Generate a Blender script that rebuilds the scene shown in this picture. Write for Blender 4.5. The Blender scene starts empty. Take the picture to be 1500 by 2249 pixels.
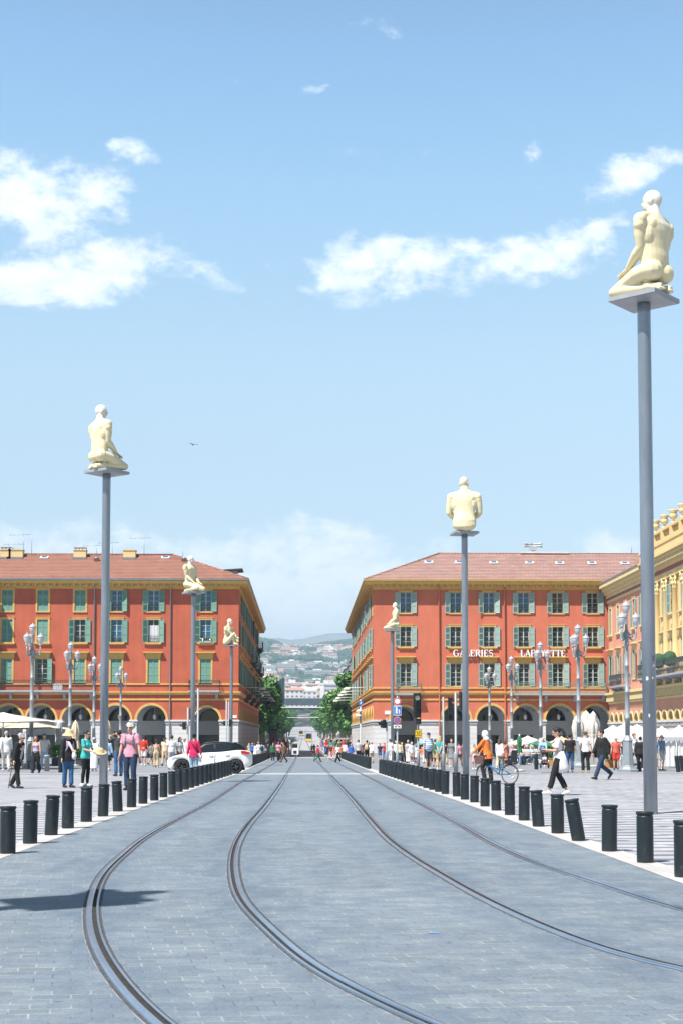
import bpy, math, random
from mathutils import Vector, Matrix
R = math.radians
rnd = random.Random(7)
scene = bpy.context.scene
COL = scene.collection

# ------------------------------------------------------------------ camera
F_PX, PPX, PPY = 3123.0, 750.0, 1420.0          # 50 mm lens on a 36 mm tall frame
PITCH, YAW, CAM_H = R(3.6), R(1.52), 1.65
cam = bpy.data.cameras.new('camera')
cam.sensor_fit = 'VERTICAL'; cam.sensor_height = 36; cam.sensor_width = 24; cam.lens = 50
cam.shift_y = (PPY - 1124.5) / 2249
cam.clip_start = 0.2; cam.clip_end = 30000
cam_o = bpy.data.objects.new('camera', cam); COL.objects.link(cam_o)
cam_o.location = (0, 0, CAM_H)
cam_o.rotation_euler = (R(90) + PITCH, 0, -YAW)
scene.camera = cam_o

# ------------------------------------------------------------------ sky, sun, exposure
SUN = Vector((1.0, 1.0, -2.3)).normalized()     # direction the light travels
SKY_STRENGTH, SUN_STRENGTH, EXPOSURE = 0.075, 5.0, 0.84
sun = bpy.data.lights.new('sun', 'SUN'); sun.energy = SUN_STRENGTH; sun.angle = R(0.5); sun.color = (1.0, 0.955, 0.89)
sun_o = bpy.data.objects.new('sun', sun); COL.objects.link(sun_o)
sun_o.rotation_euler = SUN.to_track_quat('-Z', 'Y').to_euler()
world = bpy.data.worlds.new('World'); scene.world = world; world.use_nodes = True
wt = world.node_tree; wt.nodes.clear()

def wn(kind, **kw):
    n = wt.nodes.new(kind)
    for k, v in kw.items(): setattr(n, k, v)
    return n
def wm(op, a, b=None, c=None, clamp=False):
    n = wn('ShaderNodeMath', operation=op); n.use_clamp = clamp
    for i, v in enumerate((a, b, c)):
        if v is None: continue
        if isinstance(v, (int, float)): n.inputs[i].default_value = v
        else: wt.links.new(v, n.inputs[i])
    return n.outputs[0]
sky = wn('ShaderNodeTexSky', sky_type='NISHITA'); sky.sun_disc = False
sky.sun_elevation = math.asin(-SUN.z); sky.sun_rotation = math.atan2(-SUN.x, -SUN.y)
sky.altitude = 0; sky.air_density = 1.0; sky.dust_density = 0.35; sky.ozone_density = 0.7
wg = wn('ShaderNodeTexCoord'); ws = wn('ShaderNodeSeparateXYZ'); wt.links.new(wg.outputs['Generated'], ws.inputs[0])
yy = wm('MAXIMUM', ws.outputs[1], 0.05)
U = wm('DIVIDE', ws.outputs[0], yy); V = wm('DIVIDE', ws.outputs[2], yy)   # direction on a plane facing the avenue
cb = wn('ShaderNodeCombineXYZ'); wt.links.new(U, cb.inputs[0]); wt.links.new(wm('MULTIPLY', V, 1.5), cb.inputs[1])
nz = wn('ShaderNodeTexNoise'); nz.inputs['Scale'].default_value = 13; nz.inputs['Detail'].default_value = 12
nz.inputs['Roughness'].default_value = 0.62; nz.inputs['Distortion'].default_value = 0.35
wt.links.new(cb.outputs[0], nz.inputs['Vector'])
nz2 = wn('ShaderNodeTexNoise'); nz2.inputs['Scale'].default_value = 52; nz2.inputs['Detail'].default_value = 7
nz2.inputs['Roughness'].default_value = 0.66; nz2.inputs['Distortion'].default_value = 0.2
wt.links.new(cb.outputs[0], nz2.inputs['Vector'])
wz = wn('ShaderNodeTexNoise'); wz.inputs['Scale'].default_value = 17; wz.inputs['Detail'].default_value = 4; wt.links.new(cb.outputs[0], wz.inputs['Vector'])
wsep = wn('ShaderNodeSeparateColor'); wt.links.new(wz.outputs['Color'], wsep.inputs[0])
UW = wm('MULTIPLY_ADD', wsep.outputs[0], 0.075, wm('ADD', U, -0.034)); VW = wm('MULTIPLY_ADD', wsep.outputs[1], 0.045, wm('ADD', V, -0.020))
# clouds: centre and half axes (in picture units of the photo, turned into sky angles), tilt, strength
CLOUDS = [(50, 410, 210, 120, 0.25, 1.08), (190, 400, 130, 75, 0.5, 0.9), (215, 440, 120, 50, 0.3, 0.9), (120, 590, 300, 62, -0.03, 1.05), (280, 555, 190, 64, 0.0, 1.0), (400, 585, 130, 40, 0.05, 0.8),
          (420, 580, 90, 30, 0.1, 0.5), (270, 295, 85, 36, 0.35, 0.75), (265, 365, 45, 26, 0.2, 0.42), (410, 430, 62, 32, 0.1, 0.6),
          (435, 262, 36, 20, -0.4, 0.42), (465, 320, 30, 22, 0.2, 0.42), (800, 570, 160, 78, -0.1, 1.0), (900, 545, 150, 66, 0.0, 0.95), (1010, 555, 210, 68, -0.05, 1.08),
          (1200, 530, 190, 66, -0.22, 1.02), (1320, 485, 110, 48, -0.25, 0.85), (1400, 350, 115, 50, -0.3, 0.9), (1490, 310, 120, 42, -0.35, 0.7),
          (1180, 295, 50, 25, -0.5, 0.6), (1125, 325, 40, 18, -0.5, 0.35), (800, 305, 55, 20, -0.2, 0.3), (915, 303, 40, 20, 0.2, 0.3),
          (690, 150, 60, 20, 0.1, 0.75), (850, 12, 64, 22, 0.0, 0.75), (515, 135, 22, 16, 0, 0.3), (590, 555, 90, 20, -0.2, 0.35), (1250, 380, 60, 18, 0, 0.3),
          (700, 1290, 420, 135, -0.03, 1.35), (560, 1200, 240, 60, -0.1, 1.0), (130, 1200, 340, 80, 0.0, 0.95), (760, 1400, 420, 90, 0, 1.0), (1330, 1215, 150, 50, -0.2, 0.9),
          (1000, 1230, 330, 50, 0.05, 0.6), (1500, 1250, 140, 60, 0, .8), (-250, 480, 220, 120, 0, 1.0), (1900, 500, 260, 70, -0.1, 0.9), (-500, 1200, 500, 90, 0, 0.8), (2100, 1200, 500, 90, 0, 0.8)]
acc = None
for (cx, cy, ax, ay, tl, st) in CLOUDS:
    du = wm('ADD', UW, -(cx - 667) / 3123.0); dv = wm('ADD', VW, -(1616 - cy) / 3123.0)
    c_, s_ = math.cos(-tl), math.sin(-tl)
    a1 = wm('MULTIPLY_ADD', du, c_ * 3123 / ax, wm('MULTIPLY', dv, s_ * 3123 / ax))
    b1 = wm('MULTIPLY_ADD', du, -s_ * 3123 / ay, wm('MULTIPLY', dv, c_ * 3123 / ay))
    d2 = wm('MULTIPLY_ADD', a1, a1, wm('MULTIPLY', b1, b1))
    st = st if ax > 88 else st * 0.8; m_ = wm('MULTIPLY_ADD', d2, -0.62 * st, st)
    acc = m_ if acc is None else wm('SMOOTH_MAX', acc, m_, 0.12)
acc = wm('MAXIMUM', acc, -1.0)
nsum = wm('MULTIPLY_ADD', nz.outputs['Fac'], 1.9, wm('MULTIPLY', nz2.outputs['Fac'], 1.0))       # about 1.45 on average
dens = wm('ADD', wm('MULTIPLY_ADD', acc, 0.80, -0.36), wm('ADD', nsum, -1.50))
ramp = wn('ShaderNodeMapRange', interpolation_type='SMOOTHSTEP'); wt.links.new(dens, ramp.inputs[0])
ramp.inputs[1].default_value = -0.10; ramp.inputs[2].default_value = 0.58; ramp.inputs[4].default_value = 0.92
cshade = wn('ShaderNodeMix', data_type='RGBA'); wt.links.new(nz2.outputs['Fac'], cshade.inputs[0])
CLOUD_B = 10.2
cshade.inputs[6].default_value = (0.78 * CLOUD_B, 0.86 * CLOUD_B, 0.96 * CLOUD_B, 1); cshade.inputs[7].default_value = (1.04 * CLOUD_B, 1.05 * CLOUD_B, 1.06 * CLOUD_B, 1)
mixs = wn('ShaderNodeMix', data_type='RGBA'); wt.links.new(ramp.outputs[0], mixs.inputs[0])
hsv = wn('ShaderNodeHueSaturation'); hsv.inputs['Saturation'].default_value = 0.90; hsv.inputs['Hue'].default_value = 0.492; hsv.inputs['Value'].default_value = 1.0
wt.links.new(sky.outputs[0], hsv.inputs['Color'])
# a bright milky sky low down in the north, deeper blue towards the zenith
vr = wn('ShaderNodeValToRGB'); wt.links.new(ws.outputs[2], vr.inputs[0]); cr = vr.color_ramp
for i, (pos, v) in enumerate(((0.0, (1.3, 1.22, 1.15)), (0.163, (1.5, 1.41, 1.35)), (0.253, (1.79, 1.72, 1.56)), (0.363, (1.69, 1.90, 1.86)), (0.445, (1.46, 1.76, 1.90)), (0.62, (0.8, 0.9, 1.0)), (1.0, (0.3, 0.32, 0.36)))):
    e = cr.elements[i] if i < 2 else cr.elements.new(pos)
    e.position = pos; e.color = (v[0] / 2, v[1] / 2, v[2] / 2, 1)
sm_ = wn('ShaderNodeMapRange', interpolation_type='SMOOTHSTEP'); wt.links.new(ws.outputs[1], sm_.inputs[0]); sm_.inputs[1].default_value = -0.35; sm_.inputs[2].default_value = 0.35; sm_.inputs[3].default_value = 1.0; sm_.inputs[4].default_value = 2.0
vm = wn('ShaderNodeVectorMath', operation='SCALE'); wt.links.new(vr.outputs[0], vm.inputs[0]); wt.links.new(sm_.outputs[0], vm.inputs['Scale'])
tint = wn('ShaderNodeMix', data_type='RGBA', blend_type='MULTIPLY'); tint.inputs[0].default_value = 1.0; wt.links.new(hsv.outputs[0], tint.inputs[6]); wt.links.new(vm.outputs[0], tint.inputs[7]); hsv = tint
wt.links.new(tint.outputs[2], mixs.inputs[6]); wt.links.new(cshade.outputs[2], mixs.inputs[7])
bg = wn('ShaderNodeBackground'); bg.inputs[1].default_value = SKY_STRENGTH
wt.links.new(mixs.outputs[2], bg.inputs[0])
wo = wn('ShaderNodeOutputWorld'); wt.links.new(bg.outputs[0], wo.inputs[0])
scene.view_settings.view_transform = 'Standard'; scene.view_settings.look = 'None'
scene.view_settings.exposure = EXPOSURE; scene.view_settings.gamma = 1.0
scene.cycles.max_bounces = 6; scene.cycles.diffuse_bounces = 2; scene.cycles.glossy_bounces = 3
scene.cycles.transmission_bounces = 4; scene.cycles.volume_bounces = 0; scene.cycles.transparent_max_bounces = 8
scene.cycles.use_denoising = True

# ------------------------------------------------------------------ picture-to-place helpers (design time only)
_M = cam_o.rotation_euler.to_matrix()
def ray(px, py):
    return _M @ Vector(((px - PPX) / F_PX, -(py - PPY) / F_PX, -1.0))
GZ = [(-400, 0.0), (36, 0.0), (69, -0.12), (110, -0.36), (140, -0.5), (300, -0.55), (550, -0.4), (700, 0.5), (830, 2.0), (1000, 6.5), (1300, 16), (1700, 32), (2300, 60)]
def gz(y):
    for (a, za), (b, zb) in zip(GZ, GZ[1:]):
        if y <= b:
            t = max(0.0, (y - a) / (b - a)); return za + (zb - za) * t
    return GZ[-1][1]
def ground(px, py):
    d = ray(px, py); z = 0.0
    for _ in range(30):
        t = (z - CAM_H) / d.z; y = d.y * t; z = gz(y) * 0.5 + z * 0.5
    return Vector((d.x * t, d.y * t, gz(d.y * t)))
def onY(px, py, Y):
    d = ray(px, py); t = Y / d.y; return Vector((d.x * t, Y, CAM_H + d.z * t))
def onX(px, py, X):
    d = ray(px, py); t = X / d.x; return Vector((X, d.y * t, CAM_H + d.z * t))

# ------------------------------------------------------------------ object helpers
def tag(o, label=None, cat=None, group=None, kind=None):
    if label: o['label'] = label
    if cat: o['category'] = cat
    if group: o['group'] = group
    if kind: o['kind'] = kind
    return o
def thing(name, label, cat, loc=(0, 0, 0), rz=0.0, group=None):
    o = bpy.data.objects.new(name, None); o.empty_display_size = 0.2; COL.objects.link(o)
    o.location = loc; o.rotation_euler = (0, 0, rz)
    return tag(o, label, cat, group)
KIDS = {}
def link(name, mesh, parent=None, loc=(0, 0, 0), rot=(0, 0, 0), scale=None):
    o = bpy.data.objects.new(name, mesh); COL.objects.link(o)
    o.location = loc; o.rotation_euler = rot
    if scale: o.scale = scale if not isinstance(scale, (int, float)) else (scale,) * 3
    if parent is not None:
        o.parent = parent; KIDS.setdefault(parent.name, []).append(o)
    return o
def copy_tree(o, parent=None, loc=None, rz=None):
    c = o.copy(); COL.objects.link(c)
    if parent is not None:
        c.parent = parent; KIDS.setdefault(parent.name, []).append(c)
    for ch in KIDS.get(o.name, []): copy_tree(ch, c)
    if loc is not None: c.location = loc
    if rz is not None: c.rotation_euler = (0, 0, rz)
    return c

class MB:
    """collects faces; build() links them as one mesh object"""
    def __init__(s): s.v = []; s.f = []; s.m = []; s.sm = []
    def poly(s, pts, m=0, sm=False):
        n = len(s.v); s.v += [tuple(p) for p in pts]; s.f.append(tuple(range(n, n + len(pts)))); s.m.append(m); s.sm.append(sm)
    def grid(s, rows, m=0, sm=True, close=False):
        n0 = len(s.v); w = len(rows[0])
        for r in rows: s.v += [tuple(p) for p in r]
        for i in range(len(rows) - 1):
            for j in range(w if close else w - 1):
                a = n0 + i * w + j; b = n0 + i * w + (j + 1) % w
                s.f.append((a, b, b + w, a + w)); s.m.append(m); s.sm.append(sm)
        return n0
    def cap(s, idx, m=0): s.f.append(tuple(idx)); s.m.append(m); s.sm.append(False)
    def box(s, x0, x1, y0, y1, z0, z1, m=0):
        a = len(s.v)
        s.v += [(x, y, z) for z in (z0, z1) for (x, y) in ((x0, y0), (x1, y0), (x1, y1), (x0, y1))]
        for q in ((3, 2, 1, 0), (4, 5, 6, 7), (0, 1, 5, 4), (1, 2, 6, 5), (2, 3, 7, 6), (3, 0, 4, 7)):
            s.f.append(tuple(a + k for k in q)); s.m.append(m); s.sm.append(False)
    def obox(s, c, half, rot=None, m=0, taper=1.0):
        a = len(s.v); c = Vector(c)
        for z in (-1, 1):
            for (x, y) in ((-1, -1), (1, -1), (1, 1), (-1, 1)):
                k = taper if z > 0 else 1.0
                p = Vector((x * half[0] * k, y * half[1] * k, z * half[2]))
                if rot is not None: p = rot @ p
                s.v.append(tuple(c + p))
        for q in ((3, 2, 1, 0), (4, 5, 6, 7), (0, 1, 5, 4), (1, 2, 6, 5), (2, 3, 7, 6), (3, 0, 4, 7)):
            s.f.append(tuple(a + k for k in q)); s.m.append(m); s.sm.append(False)
    def lathe(s, prof, n=16, c=(0, 0, 0), m=0, sm=True, cap=True):
        rows = [[(c[0] + r * math.cos(2 * math.pi * k / n), c[1] + r * math.sin(2 * math.pi * k / n), c[2] + z) for k in range(n)] for r, z in prof]
        a = s.grid(rows, m, sm, True)
        if cap:
            s.cap([a + k for k in reversed(range(n))], m); b = a + (len(rows) - 1) * n; s.cap([b + k for k in range(n)], m)
    def tube(s, pts, rad, n=8, m=0, sm=True, cap=True, flat=1.0, up=None):
        pts = [Vector(p) for p in pts]; k = len(pts)
        if isinstance(rad, (int, float)): rad = [rad] * k
        prev = None; rows = []
        for i, p in enumerate(pts):
            d = (pts[min(i + 1, k - 1)] - pts[max(i - 1, 0)])
            d = d.normalized() if d.length > 1e-9 else Vector((0, 0, 1))
            if prev is None:
                u = Vector(up) if up else (Vector((0, 0, 1)) if abs(d.z) < 0.9 else Vector((1, 0, 0)))
                a = (u - d * u.dot(d)).normalized()
            else:
                a = prev - d * prev.dot(d); a = a.normalized() if a.length > 1e-6 else d.orthogonal().normalized()
            prev = a; b = d.cross(a)
            rr = rad[i]; r1, r2 = (rr if isinstance(rr, tuple) else (rr, rr * flat))
            rows.append([p + a * (r1 * math.cos(2 * math.pi * j / n)) + b * (r2 * math.sin(2 * math.pi * j / n)) for j in range(n)])
        a0 = s.grid(rows, m, sm, True)
        if cap:
            s.cap([a0 + j for j in reversed(range(n))], m); e = a0 + (k - 1) * n; s.cap([e + j for j in range(n)], m)
    def ball(s, c, r, nu=10, nv=7, m=0, rot=None):
        c = Vector(c)
        if isinstance(r, (int, float)): r = (r, r, r)
        rows = []
        for i in range(nv + 1):
            t = -math.pi / 2 + math.pi * i / nv; t = max(min(t, math.pi / 2 - 0.02), -math.pi / 2 + 0.02)
            row = []
            for j in range(nu):
                a = 2 * math.pi * j / nu
                p = Vector((r[0] * math.cos(t) * math.cos(a), r[1] * math.cos(t) * math.sin(a), r[2] * math.sin(t)))
                if rot is not None: p = rot @ p
                row.append(c + p)
            rows.append(row)
        a0 = s.grid(rows, m, True, True)
        s.cap([a0 + j for j in reversed(range(nu))], m); e = a0 + nv * nu; s.cap([e + j for j in range(nu)], m)
    def prism(s, poly, y0, y1, m=0, ax='y'):
        """extrude a polygon given in (x,z) along y (or (y,z) along x, (x,y) along z)"""
        def P(p, t): return (p[0], t, p[1]) if ax == 'y' else ((t, p[0], p[1]) if ax == 'x' else (p[0], p[1], t))
        n = len(poly); a = len(s.v)
        s.v += [P(p, y0) for p in poly] + [P(p, y1) for p in poly]
        s.f.append(tuple(range(a, a + n))); s.f.append(tuple(reversed(range(a + n, a + 2 * n))))
        s.m += [m, m]; s.sm += [False, False]
        for i in range(n):
            j = (i + 1) % n
            s.f.append((a + i, a + n + i, a + n + j, a + j)); s.m.append(m); s.sm.append(False)
    def mesh(s, name, mats, fix=True):
        me = bpy.data.meshes.new(name)
        me.from_pydata(s.v, [], s.f)
        for mt in (mats if isinstance(mats, (list, tuple)) else [mats]): me.materials.append(mt)
        me.polygons.foreach_set('material_index', s.m); me.polygons.foreach_set('use_smooth', s.sm)
        me.update()
        if fix:
            import bmesh
            bm = bmesh.new(); bm.from_mesh(me); bmesh.ops.recalc_face_normals(bm, faces=bm.faces); bm.to_mesh(me); bm.free()
        return me
    def build(s, name, mats, parent=None, loc=(0, 0, 0), rot=(0, 0, 0), fix=True):
        return link(name, s.mesh(name, mats, fix), parent, loc, rot)

# ------------------------------------------------------------------ materials
MATS = {}
def mat(name, col, rough=0.7, metal=0.0, var=0.0, vscale=3.0, bump=0.0, bscale=20.0, spec=0.5, stretch=(1, 1, 1), col2=None, coat=0.0, objinfo=0.0):
    if name in MATS: return MATS[name]
    m = bpy.data.materials.new(name); m.use_nodes = True; t = m.node_tree; b = t.nodes['Principled BSDF']
    b.inputs['Base Color'].default_value = (*col, 1); b.inputs['Roughness'].default_value = rough
    b.inputs['Metallic'].default_value = metal; b.inputs['Specular IOR Level'].default_value = spec
    b.inputs['Coat Weight'].default_value = coat
    if var or bump:
        tc = t.nodes.new('ShaderNodeTexCoord'); mp = t.nodes.new('ShaderNodeMapping'); mp.inputs['Scale'].default_value = stretch
        t.links.new(tc.outputs['Object'], mp.inputs[0])
    if var:
        n = t.nodes.new('ShaderNodeTexNoise'); n.inputs['Scale'].default_value = vscale; n.inputs['Detail'].default_value = 6; n.inputs['Roughness'].default_value = 0.6
        t.links.new(mp.outputs[0], n.inputs['Vector'])
        r = t.nodes.new('ShaderNodeMapRange'); r.inputs[1].default_value = 0.3; r.inputs[2].default_value = 0.7
        t.links.new(n.outputs['Fac'], r.inputs[0])
        x = t.nodes.new('ShaderNodeMix'); x.data_type = 'RGBA'
        c2 = col2 or tuple(max(0, c * (1 - var)) for c in col)
        c1 = col if col2 else tuple(min(1, c * (1 + var * 0.6)) for c in col)
        x.inputs[6].default_value = (*c2, 1); x.inputs[7].default_value = (*c1, 1)
        t.links.new(r.outputs[0], x.inputs[0]); t.links.new(x.outputs[2], b.inputs['Base Color'])
    if bump:
        n2 = t.nodes.new('ShaderNodeTexNoise'); n2.inputs['Scale'].default_value = bscale; n2.inputs['Detail'].default_value = 4
        t.links.new(mp.outputs[0], n2.inputs['Vector'])
        bp = t.nodes.new('ShaderNodeBump'); bp.inputs['Strength'].default_value = bump; bp.inputs['Distance'].default_value = 0.02
        t.links.new(n2.outputs['Fac'], bp.inputs['Height']); t.links.new(bp.outputs[0], b.inputs['Normal'])
    MATS[name] = m; return m
def nodes_of(m): return m.node_tree, m.node_tree.nodes['Principled BSDF']
# ------------------------------------------------------------------ node materials for the large surfaces
def N(t, kind, **kw):
    n = t.nodes.new(kind)
    for k, v in kw.items(): setattr(n, k, v)
    return n
def nm(t, op, a, b=None, c=None):
    n = N(t, 'ShaderNodeMath', operation=op)
    for i, v in enumerate((a, b, c)):
        if v is None: continue
        if isinstance(v, (int, float)): n.inputs[i].default_value = v
        else: t.links.new(v, n.inputs[i])
    return n.outputs[0]
def nnoise(t, vec, scale, detail=5, rough=0.6):
    n = N(t, 'ShaderNodeTexNoise'); n.inputs['Scale'].default_value = scale; n.inputs['Detail'].default_value = detail; n.inputs['Roughness'].default_value = rough
    t.links.new(vec, n.inputs['Vector']); return n.outputs['Fac']
def nrange(t, v, a, b, c=0.0, d=1.0):
    n = N(t, 'ShaderNodeMapRange'); t.links.new(v, n.inputs[0])
    for i, x in enumerate((a, b, c, d)): n.inputs[i + 1].default_value = x
    return n.outputs[0]
def nmix(t, f, a, b, mode='MIX'):
    n = N(t, 'ShaderNodeMix', data_type='RGBA', blend_type=mode)
    for i, v in ((0, f), (6, a), (7, b)):
        if isinstance(v, (int, float)): n.inputs[i].default_value = v
        elif isinstance(v, tuple): n.inputs[i].default_value = (*v[:3], 1)
        else: t.links.new(v, n.inputs[i])
    return n.outputs[2]
def nbump(t, b, h, strength=0.4, dist=0.01):
    n = N(t, 'ShaderNodeBump'); n.inputs['Strength'].default_value = strength; n.inputs['Distance'].default_value = dist
    t.links.new(h, n.inputs['Height']); t.links.new(n.outputs[0], b.inputs['Normal'])
def objxyz(t):
    tc = N(t, 'ShaderNodeTexCoord'); s = N(t, 'ShaderNodeSeparateXYZ'); t.links.new(tc.outputs['Object'], s.inputs[0])
    return tc.outputs['Object'], s.outputs[0], s.outputs[1], s.outputs[2]
def vec(t, x, y, z=0.0):
    c = N(t, 'ShaderNodeCombineXYZ')
    for i, v in enumerate((x, y, z)):
        if isinstance(v, (int, float)): c.inputs[i].default_value = v
        else: t.links.new(v, c.inputs[i])
    return c.outputs[0]

def mat_pavers():
    m = mat('pavers', (0.2, 0.23, 0.27), 0.62); t, b = nodes_of(m); P, x, y, z = objxyz(t)
    warp = nnoise(t, P, 1.3, 2)
    rx = nm(t, 'ADD', x, nm(t, 'MULTIPLY', y, 0.16)); ry = nm(t, 'ADD', nm(t, 'MULTIPLY', x, -0.05), nm(t, 'MULTIPLY_ADD', warp, 0.03, y))
    br = N(t, 'ShaderNodeTexBrick'); br.offset = 0.5
    t.links.new(vec(t, rx, ry), br.inputs['Vector'])
    br.inputs['Color1'].default_value = (0.142, 0.172, 0.195, 1); br.inputs['Color2'].default_value = (0.200, 0.236, 0.262, 1); br.inputs['Mortar'].default_value = (0.315, 0.335, 0.345, 1)
    br.inputs['Scale'].default_value = 1; br.inputs['Mortar Size'].default_value = 0.0085; br.inputs['Mortar Smooth'].default_value = 0.3
    br.inputs['Bias'].default_value = 0.0; br.inputs['Brick Width'].default_value = 0.25; br.inputs['Row Height'].default_value = 0.155
    # the sand has gone from some joints, which are dark instead
    jn = nrange(t, nnoise(t, P, 2.2, 4), 0.42, 0.60)
    br2 = N(t, 'ShaderNodeTexBrick'); br2.offset = 0.5; t.links.new(vec(t, rx, ry), br2.inputs['Vector'])
    br2.inputs['Color1'].default_value = (0.134, 0.166, 0.205, 1); br2.inputs['Color2'].default_value = (0.174, 0.211, 0.253, 1); br2.inputs['Mortar'].default_value = (0.09, 0.10, 0.11, 1)
    br2.inputs['Scale'].default_value = 1; br2.inputs['Mortar Size'].default_value = 0.005; br2.inputs['Brick Width'].default_value = 0.25; br2.inputs['Row Height'].default_value = 0.155
    col = nmix(t, jn, br2.outputs['Color'], br.outputs['Color'])
    big = nrange(t, nnoise(t, P, 0.23, 5), 0.3, 0.7)
    col = nmix(t, nm(t, 'MULTIPLY', big, 0.35), col, (0.195, 0.226, 0.258))
    st = nrange(t, nnoise(t, vec(t, nm(t, 'MULTIPLY', x, 1.6), nm(t, 'MULTIPLY', y, 0.5)), 0.9, 6, 0.7), 0.50, 0.76)
    col = nmix(t, nm(t, 'MULTIPLY', st, 0.7), col, (0.085, 0.11, 0.145))
    at = N(t, 'ShaderNodeAttribute'); at.attribute_name = 'wear'
    wr = nm(t, 'MULTIPLY', at.outputs['Fac'], nrange(t, nnoise(t, vec(t, nm(t, 'MULTIPLY', x, 3.0), y), 1.1, 6, 0.7), 0.36, 0.66))
    col = nmix(t, nm(t, 'MULTIPLY', wr, 0.85), col, (0.085, 0.125, 0.175))
    sl = N(t, 'ShaderNodeTexWhiteNoise', noise_dimensions='2D'); t.links.new(vec(t, nm(t, 'FLOOR', nm(t, 'DIVIDE', x, 1.9)), nm(t, 'FLOOR', nm(t, 'DIVIDE', y, 3.1))), sl.inputs['Vector'])
    k_ = nrange(t, sl.outputs['Value'], 0.0, 1.0, 0.96, 1.04); col = nmix(t, 1.0, col, vec(t, k_, k_, k_), 'MULTIPLY')
    sp = nrange(t, nnoise(t, P, 7.5, 3, 0.5), 0.70, 0.76); col = nmix(t, nm(t, 'MULTIPLY', sp, 0.6), col, (0.05, 0.06, 0.075))
    fine = nrange(t, nnoise(t, P, 55, 3), 0.3, 0.7, 0.80, 1.16)
    col = nmix(t, 1.0, col, vec(t, fine, fine, fine), 'MULTIPLY')
    t.links.new(col, b.inputs['Base Color'])
    h = nm(t, 'SUBTRACT', nm(t, 'MULTIPLY', nnoise(t, P, 30, 3), 0.4), br.outputs['Fac'])
    nbump(t, b, h, 0.35, 0.006)
    return m
def mat_plaza():
    m = mat('plaza_stripes', (0.4, 0.4, 0.42), 0.7); t, b = nodes_of(m); P, x, y, z = objxyz(t)
    cx = nm(t, 'FLOOR', nm(t, 'DIVIDE', nm(t, 'MULTIPLY_ADD', y, 0.35, x), 1.3))
    wnz = N(t, 'ShaderNodeTexWhiteNoise', noise_dimensions='1D'); t.links.new(cx, wnz.inputs['W'])
    yo = nm(t, 'MULTIPLY_ADD', nm(t, 'FLOOR', nm(t, 'MULTIPLY', wnz.outputs['Value'], 3.0)), 0.17, y)
    fr = nm(t, 'FRACT', nm(t, 'DIVIDE', yo, 0.68))
    s = nm(t, 'GREATER_THAN', fr, 0.45)
    n = nrange(t, nnoise(t, P, 0.6, 5), 0.3, 0.7, 0.85, 1.1); n2 = nrange(t, nnoise(t, P, 24, 3), 0.3, 0.7, 0.92, 1.06)
    row = N(t, 'ShaderNodeTexWhiteNoise', noise_dimensions='2D'); t.links.new(vec(t, nm(t, 'FLOOR', nm(t, 'DIVIDE', x, 0.65)), nm(t, 'FLOOR', nm(t, 'DIVIDE', yo, 0.34))), row.inputs['Vector'])
    light = nmix(t, row.outputs['Value'], (0.36, 0.357, 0.368), (0.46, 0.45, 0.458)); dark = nmix(t, row.outputs['Value'], (0.13, 0.143, 0.18), (0.20, 0.212, 0.25))
    col = nmix(t, s, dark, light)
    k = nm(t, 'MULTIPLY', n, n2)
    t.links.new(nmix(t, 1.0, col, vec(t, k, k, k), 'MULTIPLY'), b.inputs['Base Color'])
    return m
def mat_plain_paving(name, col, joint=0.8, size=0.6):
    m = mat(name, col, 0.7); t, b = nodes_of(m); P, x, y, z = objxyz(t)
    br = N(t, 'ShaderNodeTexBrick'); t.links.new(P, br.inputs['Vector'])
    br.inputs['Color1'].default_value = (*[c * 0.92 for c in col], 1); br.inputs['Color2'].default_value = (*[c * 1.08 for c in col], 1); br.inputs['Mortar'].default_value = (*[c * joint for c in col], 1)
    br.inputs['Scale'].default_value = 1; br.inputs['Mortar Size'].default_value = 0.008; br.inputs['Brick Width'].default_value = size; br.inputs['Row Height'].default_value = size * 0.6
    n = nrange(t, nnoise(t, P, 0.8, 6), 0.3, 0.7, 0.82, 1.1); n2 = nrange(t, nnoise(t, P, 35, 3), 0.3, 0.7, 0.93, 1.06); k = nm(t, 'MULTIPLY', n, n2)
    t.links.new(nmix(t, 1.0, br.outputs['Color'], vec(t, k, k, k), 'MULTIPLY'), b.inputs['Base Color'])
    return m
def mat_roof(name, ca, cb_, cm):
    m = mat(name, ca, 0.8); t, b = nodes_of(m); P, x, y, z = objxyz(t)
    u = nm(t, 'ADD', x, nm(t, 'MULTIPLY', y, 1.0)); wob = nm(t, 'MULTIPLY_ADD', nnoise(t, P, 1.2, 2), 0.03, z)
    br = N(t, 'ShaderNodeTexBrick'); t.links.new(vec(t, u, wob), br.inputs['Vector'])
    br.inputs['Color1'].default_value = (*ca, 1); br.inputs['Color2'].default_value = (*cb_, 1); br.inputs['Mortar'].default_value = (*cm, 1)
    br.inputs['Scale'].default_value = 1; br.inputs['Mortar Size'].default_value = 0.05; br.inputs['Mortar Smooth'].default_value = 0.35
    br.inputs['Brick Width'].default_value = 0.36; br.inputs['Row Height'].default_value = 0.20
    n = nrange(t, nnoise(t, P, 0.7, 6, 0.7), 0.3, 0.75, 0.78, 1.12); n2 = nrange(t, nnoise(t, P, 9, 3), 0.35, 0.7, 0.85, 1.1); k = nm(t, 'MULTIPLY', n, n2)
    t.links.new(nmix(t, 1.0, br.outputs['Color'], vec(t, k, k, k), 'MULTIPLY'), b.inputs['Base Color'])
    saw = nm(t, 'FRACT', nm(t, 'DIVIDE', wob, 0.20))
    nbump(t, b, nm(t, 'SUBTRACT', 1.0, saw), 0.9, 0.05)
    return m
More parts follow.
